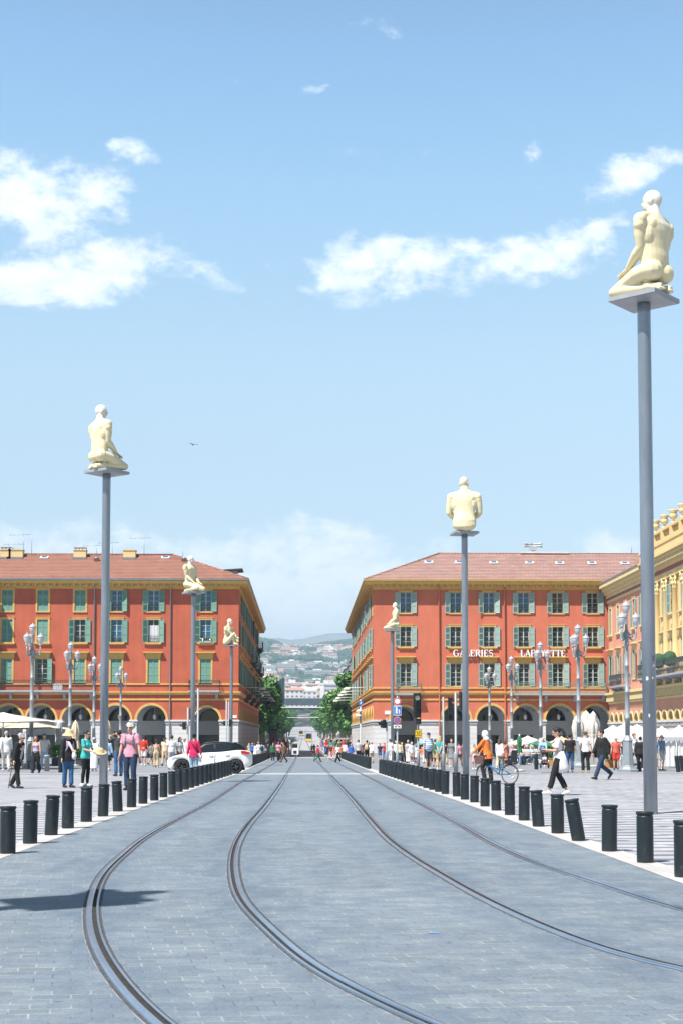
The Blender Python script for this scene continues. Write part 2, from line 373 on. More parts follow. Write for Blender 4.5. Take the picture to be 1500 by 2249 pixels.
def mat_stucco(name, col, stain=0.22):
    m = mat(name, col, 0.85); t, b = nodes_of(m); P, x, y, z = objxyz(t)
    n = nrange(t, nnoise(t, P, 0.45, 6, 0.65), 0.3, 0.72, 1 - stain, 1.06)
    st = nrange(t, nnoise(t, vec(t, nm(t, 'MULTIPLY', nm(t, 'ADD', x, y), 2.2), 0.0, nm(t, 'MULTIPLY', z, 0.22)), 1.0, 6, 0.7), 0.3, 0.75, 1 - stain * 0.8, 1.05)
    k = nm(t, 'MULTIPLY', n, st)
    t.links.new(nmix(t, 1.0, (*col,), vec(t, k, k, k), 'MULTIPLY'), b.inputs['Base Color'])
    nbump(t, b, nnoise(t, P, 14, 4), 0.25, 0.01)
    return m
M_pavers = mat_pavers(); M_plaza = mat_plaza()
M_kerb = mat_plain_paving('pale_kerb', (0.50, 0.48, 0.465), 0.75, 1.1)
M_ground = mat_plain_paving('grey_paving', (0.235, 0.245, 0.265), 0.8, 0.5)
M_cross = mat_plain_paving('crossing_paving', (0.36, 0.375, 0.395), 0.85, 0.3)
M_avenue = mat_plain_paving('avenue_paving', (0.36, 0.36, 0.37), 0.85, 0.5)
M_steel = mat('rail_steel', (0.42, 0.50, 0.60), 0.24, 0.9, var=0.35, vscale=1.4, stretch=(1, 0.25, 1))
M_groove = mat('rail_groove', (0.012, 0.012, 0.013), 0.95, var=0.5, vscale=30, col2=(0.045, 0.04, 0.036))
M_railbed = mat('rail_sealant', (0.060, 0.070, 0.085), 0.8, var=0.4, vscale=12, bump=0.5, bscale=70)
M_joint = mat('sand_joint', (0.30, 0.30, 0.30), 0.9, var=0.6, vscale=5, col2=(0.07, 0.08, 0.095))
M_bollard = mat('bollard_paint', (0.010, 0.019, 0.025), 0.45, 0.0, var=0.5, vscale=7, stretch=(1, 1, .35))
def scratch(m, col, lo, hi, sc=(18, 18, 7)):
    t, b = nodes_of(m); P, x, y, z = objxyz(t)
    oi = N(t, 'ShaderNodeObjectInfo')
    v = vec(t, nm(t, 'MULTIPLY_ADD', x, sc[0], nm(t, 'MULTIPLY', oi.outputs['Random'], 37.0)), nm(t, 'MULTIPLY', y, sc[1]), nm(t, 'MULTIPLY', z, sc[2]))
    f = nrange(t, nnoise(t, v, 1.0, 7, 0.75), lo, hi)
    src = b.inputs['Base Color'].links[0].from_socket if b.inputs['Base Color'].is_linked else tuple(b.inputs['Base Color'].default_value)
    t.links.new(nmix(t, f, src, col), b.inputs['Base Color'])
scratch(M_bollard, (0.10, 0.13, 0.14), 0.58, 0.85)

# ------------------------------------------------------------------ ground, roadway and strips
def strip(name, pts, zo, m, kind='structure', ny=None):
    """pts: list of (y, x_left, x_right); a sheet that follows the fall of the ground"""
    ys = sorted(set([p[0] for p in pts] + [g for g, _ in GZ if pts[0][0] < g < pts[-1][0]]))
    def at(y):
        for a, b in zip(pts, pts[1:]):
            if y <= b[0] + 1e-9:
                k = (y - a[0]) / max(1e-9, b[0] - a[0]); return a[1] + (b[1] - a[1]) * k, a[2] + (b[2] - a[2]) * k
        return pts[-1][1:]
    mb = MB(); rows = []
    for y in ys:
        l, r = at(y); z = gz(y) + zo; rows.append([(l, y, z), (r, y, z)])
    mb.grid(rows, 0, False)
    o = mb.build(name, m, fix=False); o['kind'] = kind
    return o
RB = [(1416, 1896), (1337, 1871), (1270, 1848), (1224, 1831.5), (1182, 1816.5), (1150, 1803), (1119, 1791), (1089, 1781), (1064, 1772), (1041, 1763), (1020, 1757), (1002, 1750)]
LB = [(18, 1876), (67, 1854), (113, 1835.5), (150, 1820.5), (190.5, 1806), (227, 1794), (260, 1783), (290, 1774), (315, 1766), (340, 1759), (360, 1752), (379, 1746), (394.5, 1740), (408.5, 1735)]
RBw = [ground(*p) for p in RB]; LBw = [ground(*p) for p in LB]
def fitline(ps):
    n = len(ps); my = sum(p.y for p in ps) / n; mx = sum(p.x for p in ps) / n
    k = sum((p.y - my) * (p.x - mx) for p in ps) / sum((p.y - my) ** 2 for p in ps); return mx - k * my, k
ra, rk = fitline(RBw[:6]); rb2, rk2 = fitline(RBw[5:]); la, lk = fitline(LBw)
RFAR, LFAR = 3.62, -3.25
def xr(y):
    if y < 27: return ra + rk * y
    x27 = ra + rk * 27
    return x27 + (RFAR - x27) * min(1, (y - 27) / 40)
def xl(y):
    if y < 40: return la + lk * y
    x40 = la + lk * 40
    return x40 + (LFAR - x40) * min(1, (y - 40) / 26)
print('rows', ra, rk, la, lk, xr(18), xr(36), xl(20), xl(40))
ys_row = [-30, -10, 0, 10, 20, 27, 36, 45, 55, 66, 77, 90, 110, 140]
strip('ground', [(-400, -900, 900), (1750, -900, 900)], 0.0, M_ground)
strip('plaza_left', [(y, -31.5, xl(y) - 0.2) for y in ys_row if y <= 66], 0.004, M_plaza)
strip('plaza_right', [(y, xr(y) + 0.2, 29.9) for y in ys_row if y <= 66], 0.004, M_plaza)
strip('kerb_left', [(y, xl(y) - 0.2, xl(y) + 0.22) for y in ys_row], 0.012, M_kerb)
strip('kerb_right', [(y, xr(y) - 0.22, xr(y) + 0.2) for y in ys_row], 0.012, M_kerb)
strip('plaza_edge_left', [(66, -31.5, xl(66) - 0.2), (66.8, -31.5, xl(66) - 0.2)], 0.03, M_kerb)
strip('plaza_edge_right', [(66, xr(66) + 0.2, 29.9), (66.8, xr(66) + 0.2, 29.9)], 0.03, M_kerb)
strip('crossing', [(64.5, xl(66) + 0.25, xr(66) - 0.25), (68.0, xl(66) + 0.25, xr(66) - 0.25)], 0.013, M_cross)
strip('avenue_road', [(140.01, -12.5, 12.5), (560, -12.5, 12.5), (1650, -12.5, 12.5)], 0.006, M_avenue)

# ------------------------------------------------------------------ tram rails (grooved rail set in the paving)
z7 = lambda L: [(a / 2, 1680 + b / 2) for a, b in L]; z8 = lambda L: [(750 + a / 2, 1680 + b / 2) for a, b in L]
RP = [z7([(1060, 75), (920, 165), (780, 240), (640, 320), (540, 400), (460, 480), (420, 560), (405, 640), (415, 740), (450, 840), (510, 930), (590, 1030), (680, 1120)]),
      z7([(1225, 100), (1160, 190), (1100, 260), (1050, 340), (1030, 420), (1035, 500), (1060, 580), (1110, 650), (1180, 720), (1270, 800), (1370, 880), (1470, 950)]) + z8([(100, 995), (200, 1060), (330, 1120)]),
      z8([(60, 165), (130, 250), (210, 335), (310, 410), (440, 490), (580, 570), (740, 650), (900, 720), (1060, 780), (1230, 835), (1400, 885), (1500, 905)]),
      z8([(130, 60), (260, 130), (380, 190), (520, 265), (660, 345), (800, 410), (960, 470), (1150, 530), (1330, 590), (1500, 640)])]
XFAR = [-2.12, -0.72, 1.10, 2.48]
def polyfit(ps, deg):
    n = deg + 1; A = [[0.0] * (n + 1) for _ in range(n)]
    for (y, x, w) in ps:
        for i in range(n):
            for j in range(n): A[i][j] += w * y ** (i + j)
            A[i][n] += w * x * y ** i
    for i in range(n):
        p = max(range(i, n), key=lambda r: abs(A[r][i])); A[i], A[p] = A[p], A[i]
        for r in range(n):
            if r != i:
                f = A[r][i] / A[i][i]
                for c in range(i, n + 1): A[r][c] -= f * A[i][c]
    return [A[i][n] / A[i][i] for i in range(n)]
RAILS = []
for k, L in enumerate(RP):
    W = [ground(*p) for p in L]
    W.sort(key=lambda p: p.y)
    pts = [(p.x, p.y) for p in W]
    x0, y0 = pts[0]; dx, dy = pts[0][0] - pts[1][0], pts[0][1] - pts[1][1]; dl = math.hypot(dx, dy)
    ex = [(x0, y0)]; an = math.atan2(dy, dx)
    for q in range(5): an += 0.06; ex.insert(0, (ex[0][0] + 1.1 * math.cos(an), ex[0][1] + 1.1 * math.sin(an)))
    pts = ex[:-1] + pts
    ylast = pts[-1][1]
    pts += [(XFAR[k] + (pts[-1][0] - XFAR[k]) * 0.35, max(ylast + 18, 70)), (XFAR[k], 100), (XFAR[k], 140), (XFAR[k], 300), (XFAR[k], 600), (XFAR[k], 1000)]
    RAILS.append(pts); print('rail', k, [(round(a, 2), round(b, 1)) for a, b in pts])
def smooth(pts, n=6):
    out = []
    for i in range(len(pts) - 1):
        p0, p1, p2, p3 = pts[max(i - 1, 0)], pts[i], pts[i + 1], pts[min(i + 2, len(pts) - 1)]
        t0 = 0.0; d = lambda a, b: max(1e-6, math.hypot(a[0] - b[0], a[1] - b[1])) ** 0.5
        t1 = t0 + d(p0, p1); t2 = t1 + d(p1, p2); t3 = t2 + d(p2, p3)
        if i == 0: t1 = t0 + 1e-6
        for q in range(n):
            t = t1 + (t2 - t1) * q / n; r = []
            for c in (0, 1):
                A1 = p1[c] if i == 0 else (t1 - t) / (t1 - t0) * p0[c] + (t - t0) / (t1 - t0) * p1[c]
                A2 = (t2 - t) / (t2 - t1) * p1[c] + (t - t1) / (t2 - t1) * p2[c]
                A3 = p2[c] if t3 - t2 < 1e-6 else (t3 - t) / (t3 - t2) * p2[c] + (t - t2) / (t3 - t2) * p3[c]
                B1 = A2 if i == 0 else (t2 - t) / (t2 - t0) * A1 + (t - t0) / (t2 - t0) * A2
                B2 = A2 if t3 - t1 < 1e-6 else (t3 - t) / (t3 - t1) * A2 + (t - t1) / (t3 - t1) * A3
                r.append((t2 - t) / (t2 - t1) * B1 + (t - t1) / (t2 - t1) * B2)
            out.append(tuple(r))
    return out + [pts[-1]]
def relax(pts, it=10):
    pts = list(pts)
    for _ in range(it):
        for k in (0.5, -0.515):
            pts = [pts[0]] + [(b[0] + k * ((a[0] + c[0]) / 2 - b[0]), b[1] + k * ((a[1] + c[1]) / 2 - b[1])) for a, b, c in zip(pts, pts[1:], pts[2:])] + [pts[-1]]
    return pts
def resample(P, step):
    out = [P[0]]; acc = 0.0
    for a, b in zip(P, P[1:]):
        L = math.hypot(b[0] - a[0], b[1] - a[1]); t = step(a[1]) - acc
        while t <= L: out.append((a[0] + (b[0] - a[0]) * t / L, a[1] + (b[1] - a[1]) * t / L)); t += step(a[1])
        acc = L - (t - step(a[1]))
    return out + [P[-1]]
PATHS = [relax(resample(smooth(pts, 8), lambda y: 0.3 if y < 75 else 6.0), 150) for pts in RAILS]
# the roadway, with a wear value that says how close each spot is to a rail
rows = []; wear = []; y = -3.0
while y < 140.01:
    z = gz(y) + 0.008; l, r = xl(y) + 0.22, xr(y) - 0.22; n = 110 if y < 45 else 40; row = []
    near = []
    for Pk in PATHS: near.append([q for q in Pk if abs(q[1] - y) < 1.6] or [min(Pk, key=lambda q: abs(q[1] - y))])
    for i in range(111):
        x = l + (r - l) * i / 110; row.append((x, y, z)); w = 0.0
        if y < 60:
            for k, Q in enumerate(near):
                d = min(math.hypot(q[0] - x, q[1] - y) for q in Q); w = max(w, math.exp(-(d / 0.42) ** 2))
            if near[0] and near[1]: m_ = (near[0][0][0] + near[1][0][0]) / 2
        wear.append(w)
    rows.append(row); y += 0.3 if y < 45 else 5.0 if y > 55 else 1.0
rows.append([(xl(140) + 0.22 + (xr(140) - xl(140) - 0.44) * i / 110, 140.0, gz(140) + 0.008) for i in range(111)]); wear += [0.0] * 111
mb = MB(); mb.grid(rows, 0, False); o = mb.build('tram_road', M_pavers, fix=False); o['kind'] = 'structure'
av = o.data.attributes.new('wear', 'FLOAT', 'POINT'); av.data.foreach_set('value', wear)
RAIL_LABEL = ['grooved steel tram rail nearest the left bollard row, curving furthest left', 'second grooved tram rail from the left, sweeping to the bottom centre of the picture',
              'grooved tram rail right of the middle of the road, curving to the right edge', 'grooved tram rail nearest the right bollard row']
# cross section: (offset, height, material of the face to the next point)
SEC = [(-0.088, 0.009, 3), (-0.080, 0.0115, 1), (-0.052, 0.0125, 0), (-0.048, 0.022, 0), (-0.036, 0.027, 0), (-0.004, 0.027, 0), (0.006, 0.020, 2), (0.010, 0.0105, 2), (0.042, 0.0105, 2), (0.045, 0.024, 0), (0.066, 0.024, 0), (0.069, 0.0125, 1), (0.092, 0.0115, 3), (0.100, 0.009, 3)]
for k, pts in enumerate(RAILS):
    P = PATHS[k]; mb = MB(); flip = 1 if k % 2 == 0 else -1
    rows = []
    for i, (x, y) in enumerate(P):
        a = P[max(i - 1, 0)]; b = P[min(i + 1, len(P) - 1)]; tx, ty = b[0] - a[0], b[1] - a[1]; L = math.hypot(tx, ty); nx, ny = ty / L, -tx / L
        rows.append([(x + nx * o * flip, y + ny * o * flip, gz(y) + h) for o, h, _ in (SEC if flip == 1 else SEC[::-1])])
    for j in range(len(SEC) - 1):
        mm = SEC[j][2] if flip == 1 else SEC[::-1][j + 1][2]
        mb.grid([[r[j], r[j + 1]] for r in rows], mm, mm == 0)
    o = mb.build('tram_rail', [M_steel, M_railbed, M_groove, M_joint], fix=False); tag(o, RAIL_LABEL[k], 'rail', 'tram rails')

# ------------------------------------------------------------------ bollards
mb = MB()
mb.lathe([(0.106, 0.0), (0.109, 0.01), (0.109, 0.565), (0.104, 0.570), (0.103, 0.582), (0.103, 0.592), (0.113, 0.597), (0.116, 0.606), (0.116, 0.622), (0.112, 0.630), (0.02, 0.637)], 20)
for p in mb.f: pass
bol_me = mb.mesh('bollard', M_bollard)
bol_me.set_sharp_from_angle(angle=R(40)) if hasattr(bol_me, 'set_sharp_from_angle') else None
NB = 0
WORDS_N = ['nearest', 'second nearest', 'third nearest', 'fourth nearest', 'fifth nearest', 'sixth nearest', 'seventh nearest', 'eighth nearest', 'ninth nearest', 'tenth nearest']
ORD = ['eleventh', 'twelfth', 'thirteenth', 'fourteenth', 'fifteenth', 'sixteenth', 'seventeenth', 'eighteenth', 'nineteenth', 'twentieth']
def ordw(i):
    if i < 10: return WORDS_N[i]
    if i < 20: return ORD[i - 10] + ' nearest'
    tens = {2: 'twenty', 3: 'thirty', 4: 'forty', 5: 'fifty'}[(i + 1) // 10] if (i + 1) % 10 else None
    ones = ['first', 'second', 'third', 'fourth', 'fifth', 'sixth', 'seventh', 'eighth', 'ninth']
    return (tens + '-' + ones[(i + 1) % 10 - 1] if tens else {30: 'thirtieth', 40: 'fortieth', 50: 'fiftieth'}[i + 1]) + ' nearest'
def bollard(x, y, label, group, tilt=None, h=1.04, z=None, r=1.0):
    o = link('bollard', bol_me, None, (x, y, gz(y) + 0.012 if z is None else z))
    tl = tilt or (rnd.gauss(0, R(0.7)), rnd.gauss(0, R(0.9)))
    o.rotation_euler = (tl[0], tl[1], rnd.uniform(0, 6)); o.scale = (r, r, h)
    tag(o, label, 'bollard', group); return o
def lean(o, ax, ang):
    o.rotation_euler = (Matrix.Rotation(ang, 3, Vector(ax)) @ Matrix.Rotation(rnd.uniform(0, 6), 3, 'Z')).to_euler()
for side, near, X, gap0, gap1, end in (('left', LBw, xl, 64.6, 84, 139), ('right', RBw, xr, 68.5, 79, 137)):
    i = 0; grp = 'black bollards along the %s edge of the tram road' % side
    pos = [(p.x, p.y) for p in near]; y = near[-1].y
    while y + 1.74 < gap0: y += 1.74; pos.append((X(y), y))
    if side == 'right': pos.insert(0, (X(16.7), 16.6))
    for j, (x, y) in enumerate(pos):
        o = bollard(x, y, 'black metal bollard in the %s row, %s to the camera' % (side, ordw(j)), grp)
        if side == 'right' and j == 3:
            o['label'] = 'scratched black bollard leaning over in the right row'; lean(o, (0, 1, 0), R(-9.5))
        if side == 'right' and j == 5: lean(o, (0, 1, 0), R(-3.5))
        if side == 'left' and j == 2: lean(o, (0, 1, 0), R(2.5))
        if side == 'left' and j == 6: lean(o, (0, 1, 0), R(-3.0))
        if side == 'right' and j in (16, 17): lean(o, (0, 1, 0), R(-4))
    y = gap1; j = 0
    while y < end:
        bollard(X(y), y, 'black bollard of the far %s row past the crossing, %s to the crossing' % (side, ordw(j)), 'black bollards past the crossing on the %s' % side); y += 1.3 + 0.01 * j; j += 1
# ------------------------------------------------------------------ building materials
M_red = mat_stucco('red_stucco', (0.55, 0.128, 0.067), 0.22); M_redr = mat_stucco('orange_red_stucco', (0.63, 0.175, 0.10), 0.16)
M_yel = mat('ochre_trim', (0.64, 0.41, 0.12), 0.75, var=0.15, vscale=2); M_paley = mat('pale_yellow_trim', (0.74, 0.60, 0.32), 0.75, var=0.1, vscale=2)
M_pink = mat_stucco('salmon_stucco', (0.68, 0.33, 0.225), 0.1); M_cream = mat_stucco('cream_yellow_stucco', (0.70, 0.52, 0.25), 0.06)
M_stone = mat('white_stone', (0.66, 0.65, 0.65), 0.7, var=0.12, vscale=1.2, bump=0.2, bscale=9); M_stoneg = mat('grey_stone', (0.38, 0.385, 0.42), 0.7, var=0.15, vscale=2)
M_roofL = mat_roof('terracotta_roof', (0.46, 0.205, 0.132), (0.37, 0.155, 0.10), (0.14, 0.06, 0.045)); M_roofR = mat_roof('pink_terracotta_roof', (0.51, 0.325, 0.275), (0.44, 0.26, 0.215), (0.17, 0.085, 0.075))
M_zinc = mat('zinc', (0.32, 0.36, 0.41), 0.45, 0.6, var=0.2)
M_shL = mat('green_shutter_paint', (0.155, 0.33, 0.265), 0.55, var=0.12, vscale=4); M_shR = mat('grey_green_shutter_paint', (0.33, 0.46, 0.425), 0.55, var=0.1, vscale=4)
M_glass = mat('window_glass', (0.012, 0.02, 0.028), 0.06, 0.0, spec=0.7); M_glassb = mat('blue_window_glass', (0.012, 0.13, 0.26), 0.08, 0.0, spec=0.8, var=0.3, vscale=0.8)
M_dark = mat('dark_interior', (0.012, 0.013, 0.016), 0.8); M_bars = mat('casement_paint', (0.50, 0.56, 0.52), 0.6)
M_gal = mat('arcade_plaster', (0.56, 0.58, 0.60), 0.85, var=0.1, vscale=0.6); M_iron = mat('wrought_iron', (0.05, 0.06, 0.065), 0.6); M_irong = mat('grey_green_iron', (0.16, 0.24, 0.22), 0.6)
M_white = mat('white_paint', (0.78, 0.78, 0.79), 0.5, var=0.05); M_curtain = mat('curtain_cloth', (0.6, 0.62, 0.66), 0.9, var=0.2, vscale=9, stretch=(6, 1, 1))
M_leafd = mat('clipped_box_leaves', (0.03, 0.09, 0.045), 0.8, var=0.6, vscale=14, bump=1.0, bscale=40)

def sweep(mb, path, prof, m=0, cap=True):
    """profile (outward, z) carried along an (x,y) path; outward is left of travel; mitred corners"""
    n = len(path); rows = []
    for i, (x, y) in enumerate(path):
        def nrm(a, b): dx, dy = b[0] - a[0], b[1] - a[1]; L = math.hypot(dx, dy); return (-dy / L, dx / L)
        if i == 0: nx, ny = nrm(path[0], path[1])
        elif i == n - 1: nx, ny = nrm(path[-2], path[-1])
        else:
            a, b = nrm(path[i - 1], path[i]), nrm(path[i], path[i + 1]); k = 1 + a[0] * b[0] + a[1] * b[1]
            nx, ny = (a[0] + b[0]) / k, (a[1] + b[1]) / k
        rows.append([(x + nx * o, y + ny * o, z) for o, z in prof])
    for j in range(len(prof) - 1): mb.grid([[r[j], r[j + 1]] for r in rows], m, False)
    if cap:
        for r in (rows[0], rows[-1]): mb.poly(r, m)
def band(z0, z1, out, base=0.0): return [(base, z0), (out, z0), (out, z1), (base, z1)]

def wall_with_holes(mb, u0, u1, z0, z1, rects, m=0, depth=0.28, mr=None, y=0.0):
    rects = [r for r in rects if r[1] > u0 and r[0] < u1]
    us = sorted({u0, u1, *[min(max(r[i], u0), u1) for r in rects for i in (0, 1)]}); zs = sorted({z0, z1, *[r[i] for r in rects for i in (2, 3)]})
    for i in range(len(us) - 1):
        a, b = us[i], us[i + 1]; start = None
        for j in range(len(zs) - 1):
            c, d = zs[j], zs[j + 1]; uc, zc = (a + b) / 2, (c + d) / 2
            hole = any(r[0] < uc < r[1] and r[2] < zc < r[3] for r in rects)
            if not hole and start is None: start = c
            if hole and start is not None: mb.poly([(a, y, start), (b, y, start), (b, y, c), (a, y, c)], m); start = None
        if start is not None: mb.poly([(a, y, start), (b, y, start), (b, y, zs[-1]), (a, y, zs[-1])], m)
    q = m if mr is None else mr
    for a, b, c, d in rects:
        mb.poly([(a, y, c), (a, y + depth, c), (a, y + depth, d), (a, y, d)], q); mb.poly([(b, y, c), (b, y, d), (b, y + depth, d), (b, y + depth, c)], q)
        mb.poly([(a, y, d), (a, y + depth, d), (b, y + depth, d), (b, y, d)], q); mb.poly([(a, y, c), (b, y, c), (b, y + depth, c), (a, y + depth, c)], q)
def arch_pts(c, r, zs, n=14): return [(c + r * math.cos(math.pi - math.pi * k / n), zs + r * math.sin(math.pi * k / n)) for k in range(n + 1)]
def arch_wall(mb, u0, u1, zs, z1, arches, m=0, depth=0.5, y=0.0, mr=None):
    """wall between the springing line and z1 with round openings (centre, radius)"""
    q = m if mr is None else mr; u = u0
    for c, r in sorted(arches):
        if c - r > u + 1e-6: mb.poly([(u, y, zs), (c - r, y, zs), (c - r, y, z1), (u, y, z1)], m)
        P = arch_pts(c, r, zs)
        for (a, za), (b, zb) in zip(P, P[1:]):
            mb.poly([(a, y, za), (b, y, zb), (b, y, z1), (a, y, z1)], m); mb.poly([(a, y, za), (a, y + depth, za), (b, y + depth, zb), (b, y, zb)], q)
        u = c + r
    if u < u1: mb.poly([(u, y, zs), (u1, y, zs), (u1, y, z1), (u, y, z1)], m)
def arch_ring(mb, c, r0, r1, zs, y0, y1, m=0, n=14):
    A, B = arch_pts(c, r0, zs, n), arch_pts(c, r1, zs, n)
    mb.grid([[(a[0], y0, a[1]), (b[0], y0, b[1])] for a, b in zip(A, B)], m, False); mb.grid([[(b[0], y0, b[1]), (b[0], y1, b[1])] for b in B], m, False)
    mb.grid([[(a[0], y0, a[1]), (a[0], y1, a[1])] for a in A], m, False)

# ------------------------------------------------------------------ windows (one mesh of each kind, shared by its copies)
WM = {}
def wmesh(key, fn, mats):
    if key not in WM: mb = MB(); fn(mb); WM[key] = mb.mesh(key[0], mats)
    return WM[key]
def surround(mb, w, h, hood, sill, t=0.17):
    o = 0.045
    mb.box(-w / 2 - t, -w / 2, -o, 0.10, 0, h); mb.box(w / 2, w / 2 + t, -o, 0.10, 0, h); mb.box(-w / 2 - t, w / 2 + t, -o - 0.003, 0.10, h, h + t)
    if sill: mb.box(-w / 2 - t - 0.1, w / 2 + t + 0.1, -0.2, 0.1, -0.15, 0.0); mb.box(-w / 2 - t, w / 2 + t, -0.1, 0.1, -0.25, -0.15)
    else: mb.box(-w / 2 - t, w / 2 + t, -0.09, 0.1, -0.12, 0.0)
    if hood:
        mb.box(-w / 2 - t - 0.06, w / 2 + t + 0.06, -0.10, 0.05, h + t, h + t + 0.34); mb.box(-w / 2 - t - 0.16, w / 2 + t + 0.16, -0.22, 0.05, h + t + 0.34, h + t + 0.43)
        mb.box(-w / 2 - t - 0.27, w / 2 + t + 0.27, -0.36, 0.05, h + t + 0.43, h + t + 0.52)
    else: mb.box(-w / 2 - t - 0.05, w / 2 + t + 0.05, -0.08, 0.05, h + t, h + t + 0.05)
def shutter_fn(mb, w, h):
    s = 0.07; y0, y1 = -0.025, 0.025
    mb.box(0, s, y0, y1, 0, h); mb.box(w - s, w, y0, y1, 0, h)
    for k in range(4): z = (h - s) * k / 3; mb.box(s, w - s, y0 - 0.002, y1 + 0.002, z, z + s)
    n = int(h / 0.09)
    for k in range(n):
        z = s + (h - 2 * s) * k / n; mb.poly([(s, y0 + 0.008, z), (w - s, y0 + 0.008, z), (w - s, y1 - 0.008, z + 0.085), (s, y1 - 0.008, z + 0.085)], 0)
def pane_fn(mb, w, h, tall, dressed):
    mb.poly([(-w / 2, 0.22, 0), (w / 2, 0.22, 0), (w / 2, 0.22, h), (-w / 2, 0.22, h)], 0)
    b = 0.05
    for x in (-w / 2, w / 2 - b, -b / 2 - 0.02): mb.box(x, x + b + (0.04 if abs(x) < 0.1 else 0), 0.16, 0.216, 0, h, 1)
    for z in (0, h - b): mb.box(-w / 2 + b, w / 2 - b, 0.163, 0.216, z, z + b, 1)
    for k in range(1, 5 if tall else 4):
        z = h * k / (5 if tall else 4); mb.box(-w / 2 + b, w / 2 - b, 0.175, 0.216, z - 0.018, z + 0.018, 1)
    if dressed: mb.grid([[(-w / 2 + 0.05 + (w - 0.1) * i / 10, 0.13 + 0.03 * math.sin(i * 2.1), z) for i in range(11)] for z in (0.1, h * 0.75)], 2, True)
def rail_fn(mb, w):
    mb.box(-w / 2, w / 2, 0.05, 0.08, 0.05, 0.09); mb.box(-w / 2, w / 2, 0.05, 0.08, 0.62, 0.66)
    for k in range(9): x = -w / 2 + w * (k + 0.5) / 9; mb.box(x - 0.012, x + 0.012, 0.055, 0.075, 0.09, 0.62)
def window(parent, base, rz, u, z, w, h, kind='open', hood=False, sill=True, sh=None, trim=None, glass=None, tall=False, rail=False, dressed=False, off=0.0):
    """base: facade origin in the building's own coordinates; rz: which way the facade faces"""
    sh = sh or M_shL; trim = trim or M_yel; glass = glass or M_glass
    c, s = math.cos(rz), math.sin(rz)
    fr = link('window', wmesh(('window', w, h, hood, sill, trim.name), lambda mb: surround(mb, w, h, hood, sill), trim), parent, (base[0] + c * u, base[1] + s * u, z), (0, 0, rz))
    sw = w / 2
    sm = wmesh(('shutter', sw, h, sh.name), lambda mb: shutter_fn(mb, sw, h), sh)
    if kind == 'closed':
        link('shutter', sm, fr, (-w / 2, 0.06, 0)); link('shutter', sm, fr, (0, 0.06, 0))
        return fr
    link('pane', wmesh(('pane', w, h, tall, glass.name, dressed), lambda mb: pane_fn(mb, w, h, tall, dressed), [glass, M_bars, M_curtain]), fr)
    if kind == 'open':
        j1, j2 = [R(abs(rnd.gauss(0, 4)) if rnd.random() < .8 else rnd.uniform(8, 26)) for _ in (0, 1)]; link('shutter', sm, fr, (-w / 2 - 0.01, -0.078, 0), (0, 0, R(180) + j1)); link('shutter', sm, fr, (w / 2 + 0.01, -0.078, 0), (0, 0, -j2))
    if kind == 'ajar':
        link('shutter', sm, fr, (-w / 2, -0.04, 0), (0, 0, R(-100))); link('shutter', sm, fr, (w / 2, -0.06, 0), (0, 0, R(-24)))
    if rail: link('railing', wmesh(('railing', w), lambda mb: rail_fn(mb, w), M_iron), fr, (0, -0.04, 0))
    return fr
def balcony(parent, u0, u1, y, z, slab, iron, depth=0.75, hh=0.95, base=(0, 0), rz=0.0, brackets=True, fancy=True):
    c, s = math.cos(rz), math.sin(rz); w = u1 - u0
    mb = MB(); mb.box(0, w, -depth, -0.004, -0.16, 0.0); mb.box(0.04, w - 0.04, -depth + 0.06, -0.004, -0.24, -0.16)
    if brackets:
        n = max(2, int(w / 2.4) + 1)
        for k in range(n):
            x = 0.3 + (w - 0.6) * k / (n - 1)
            mb.prism([(-0.004, -0.24), (-depth + 0.2, -0.24), (-depth + 0.24, -0.38), (-0.3, -0.5), (-0.22, -0.78), (-0.004, -0.82)], x - 0.13, x + 0.13, 0, 'x')
    b = mb.build('balcony', slab, parent, (base[0] + c * u0, base[1] + s * u0, z), (0, 0, rz))
    mb = MB()
    segs = [((0.03, -depth + 0.05), (w - 0.03, -depth + 0.05)), ((0.03, -depth + 0.05), (0.03, -0.02)), ((w - 0.03, -depth + 0.05), (w - 0.03, -0.02))]
    for (x0, y0), (x1, y1) in segs:
        for zz, t in ((hh, 0.022), (0.1, 0.015), (hh * 0.72, 0.012)): mb.tube([(x0, y0, zz), (x1, y1, zz)], t, 4, 0, False)
        L = math.hypot(x1 - x0, y1 - y0); n = max(2, int(L / 0.16))
        for k in range(n + 1):
            t = k / n; px, py = x0 + (x1 - x0) * t, y0 + (y1 - y0) * t
            mb.tube([(px, py, 0.0), (px, py, hh)], 0.011, 4, 0, False)
            if fancy and k < n:
                qx, qy = x0 + (x1 - x0) * (t + 0.5 / n), y0 + (y1 - y0) * (t + 0.5 / n)
                mb.tube([(px, py, 0.14), (qx, qy, 0.36), (px, py, 0.58)], 0.010, 4, 0, False)
                mb.tube([(qx, qy, hh * 0.72), (qx, qy, hh + 0.10)], 0.022, 4, 0, False)
    mb.build('railing', iron, b)
    return b

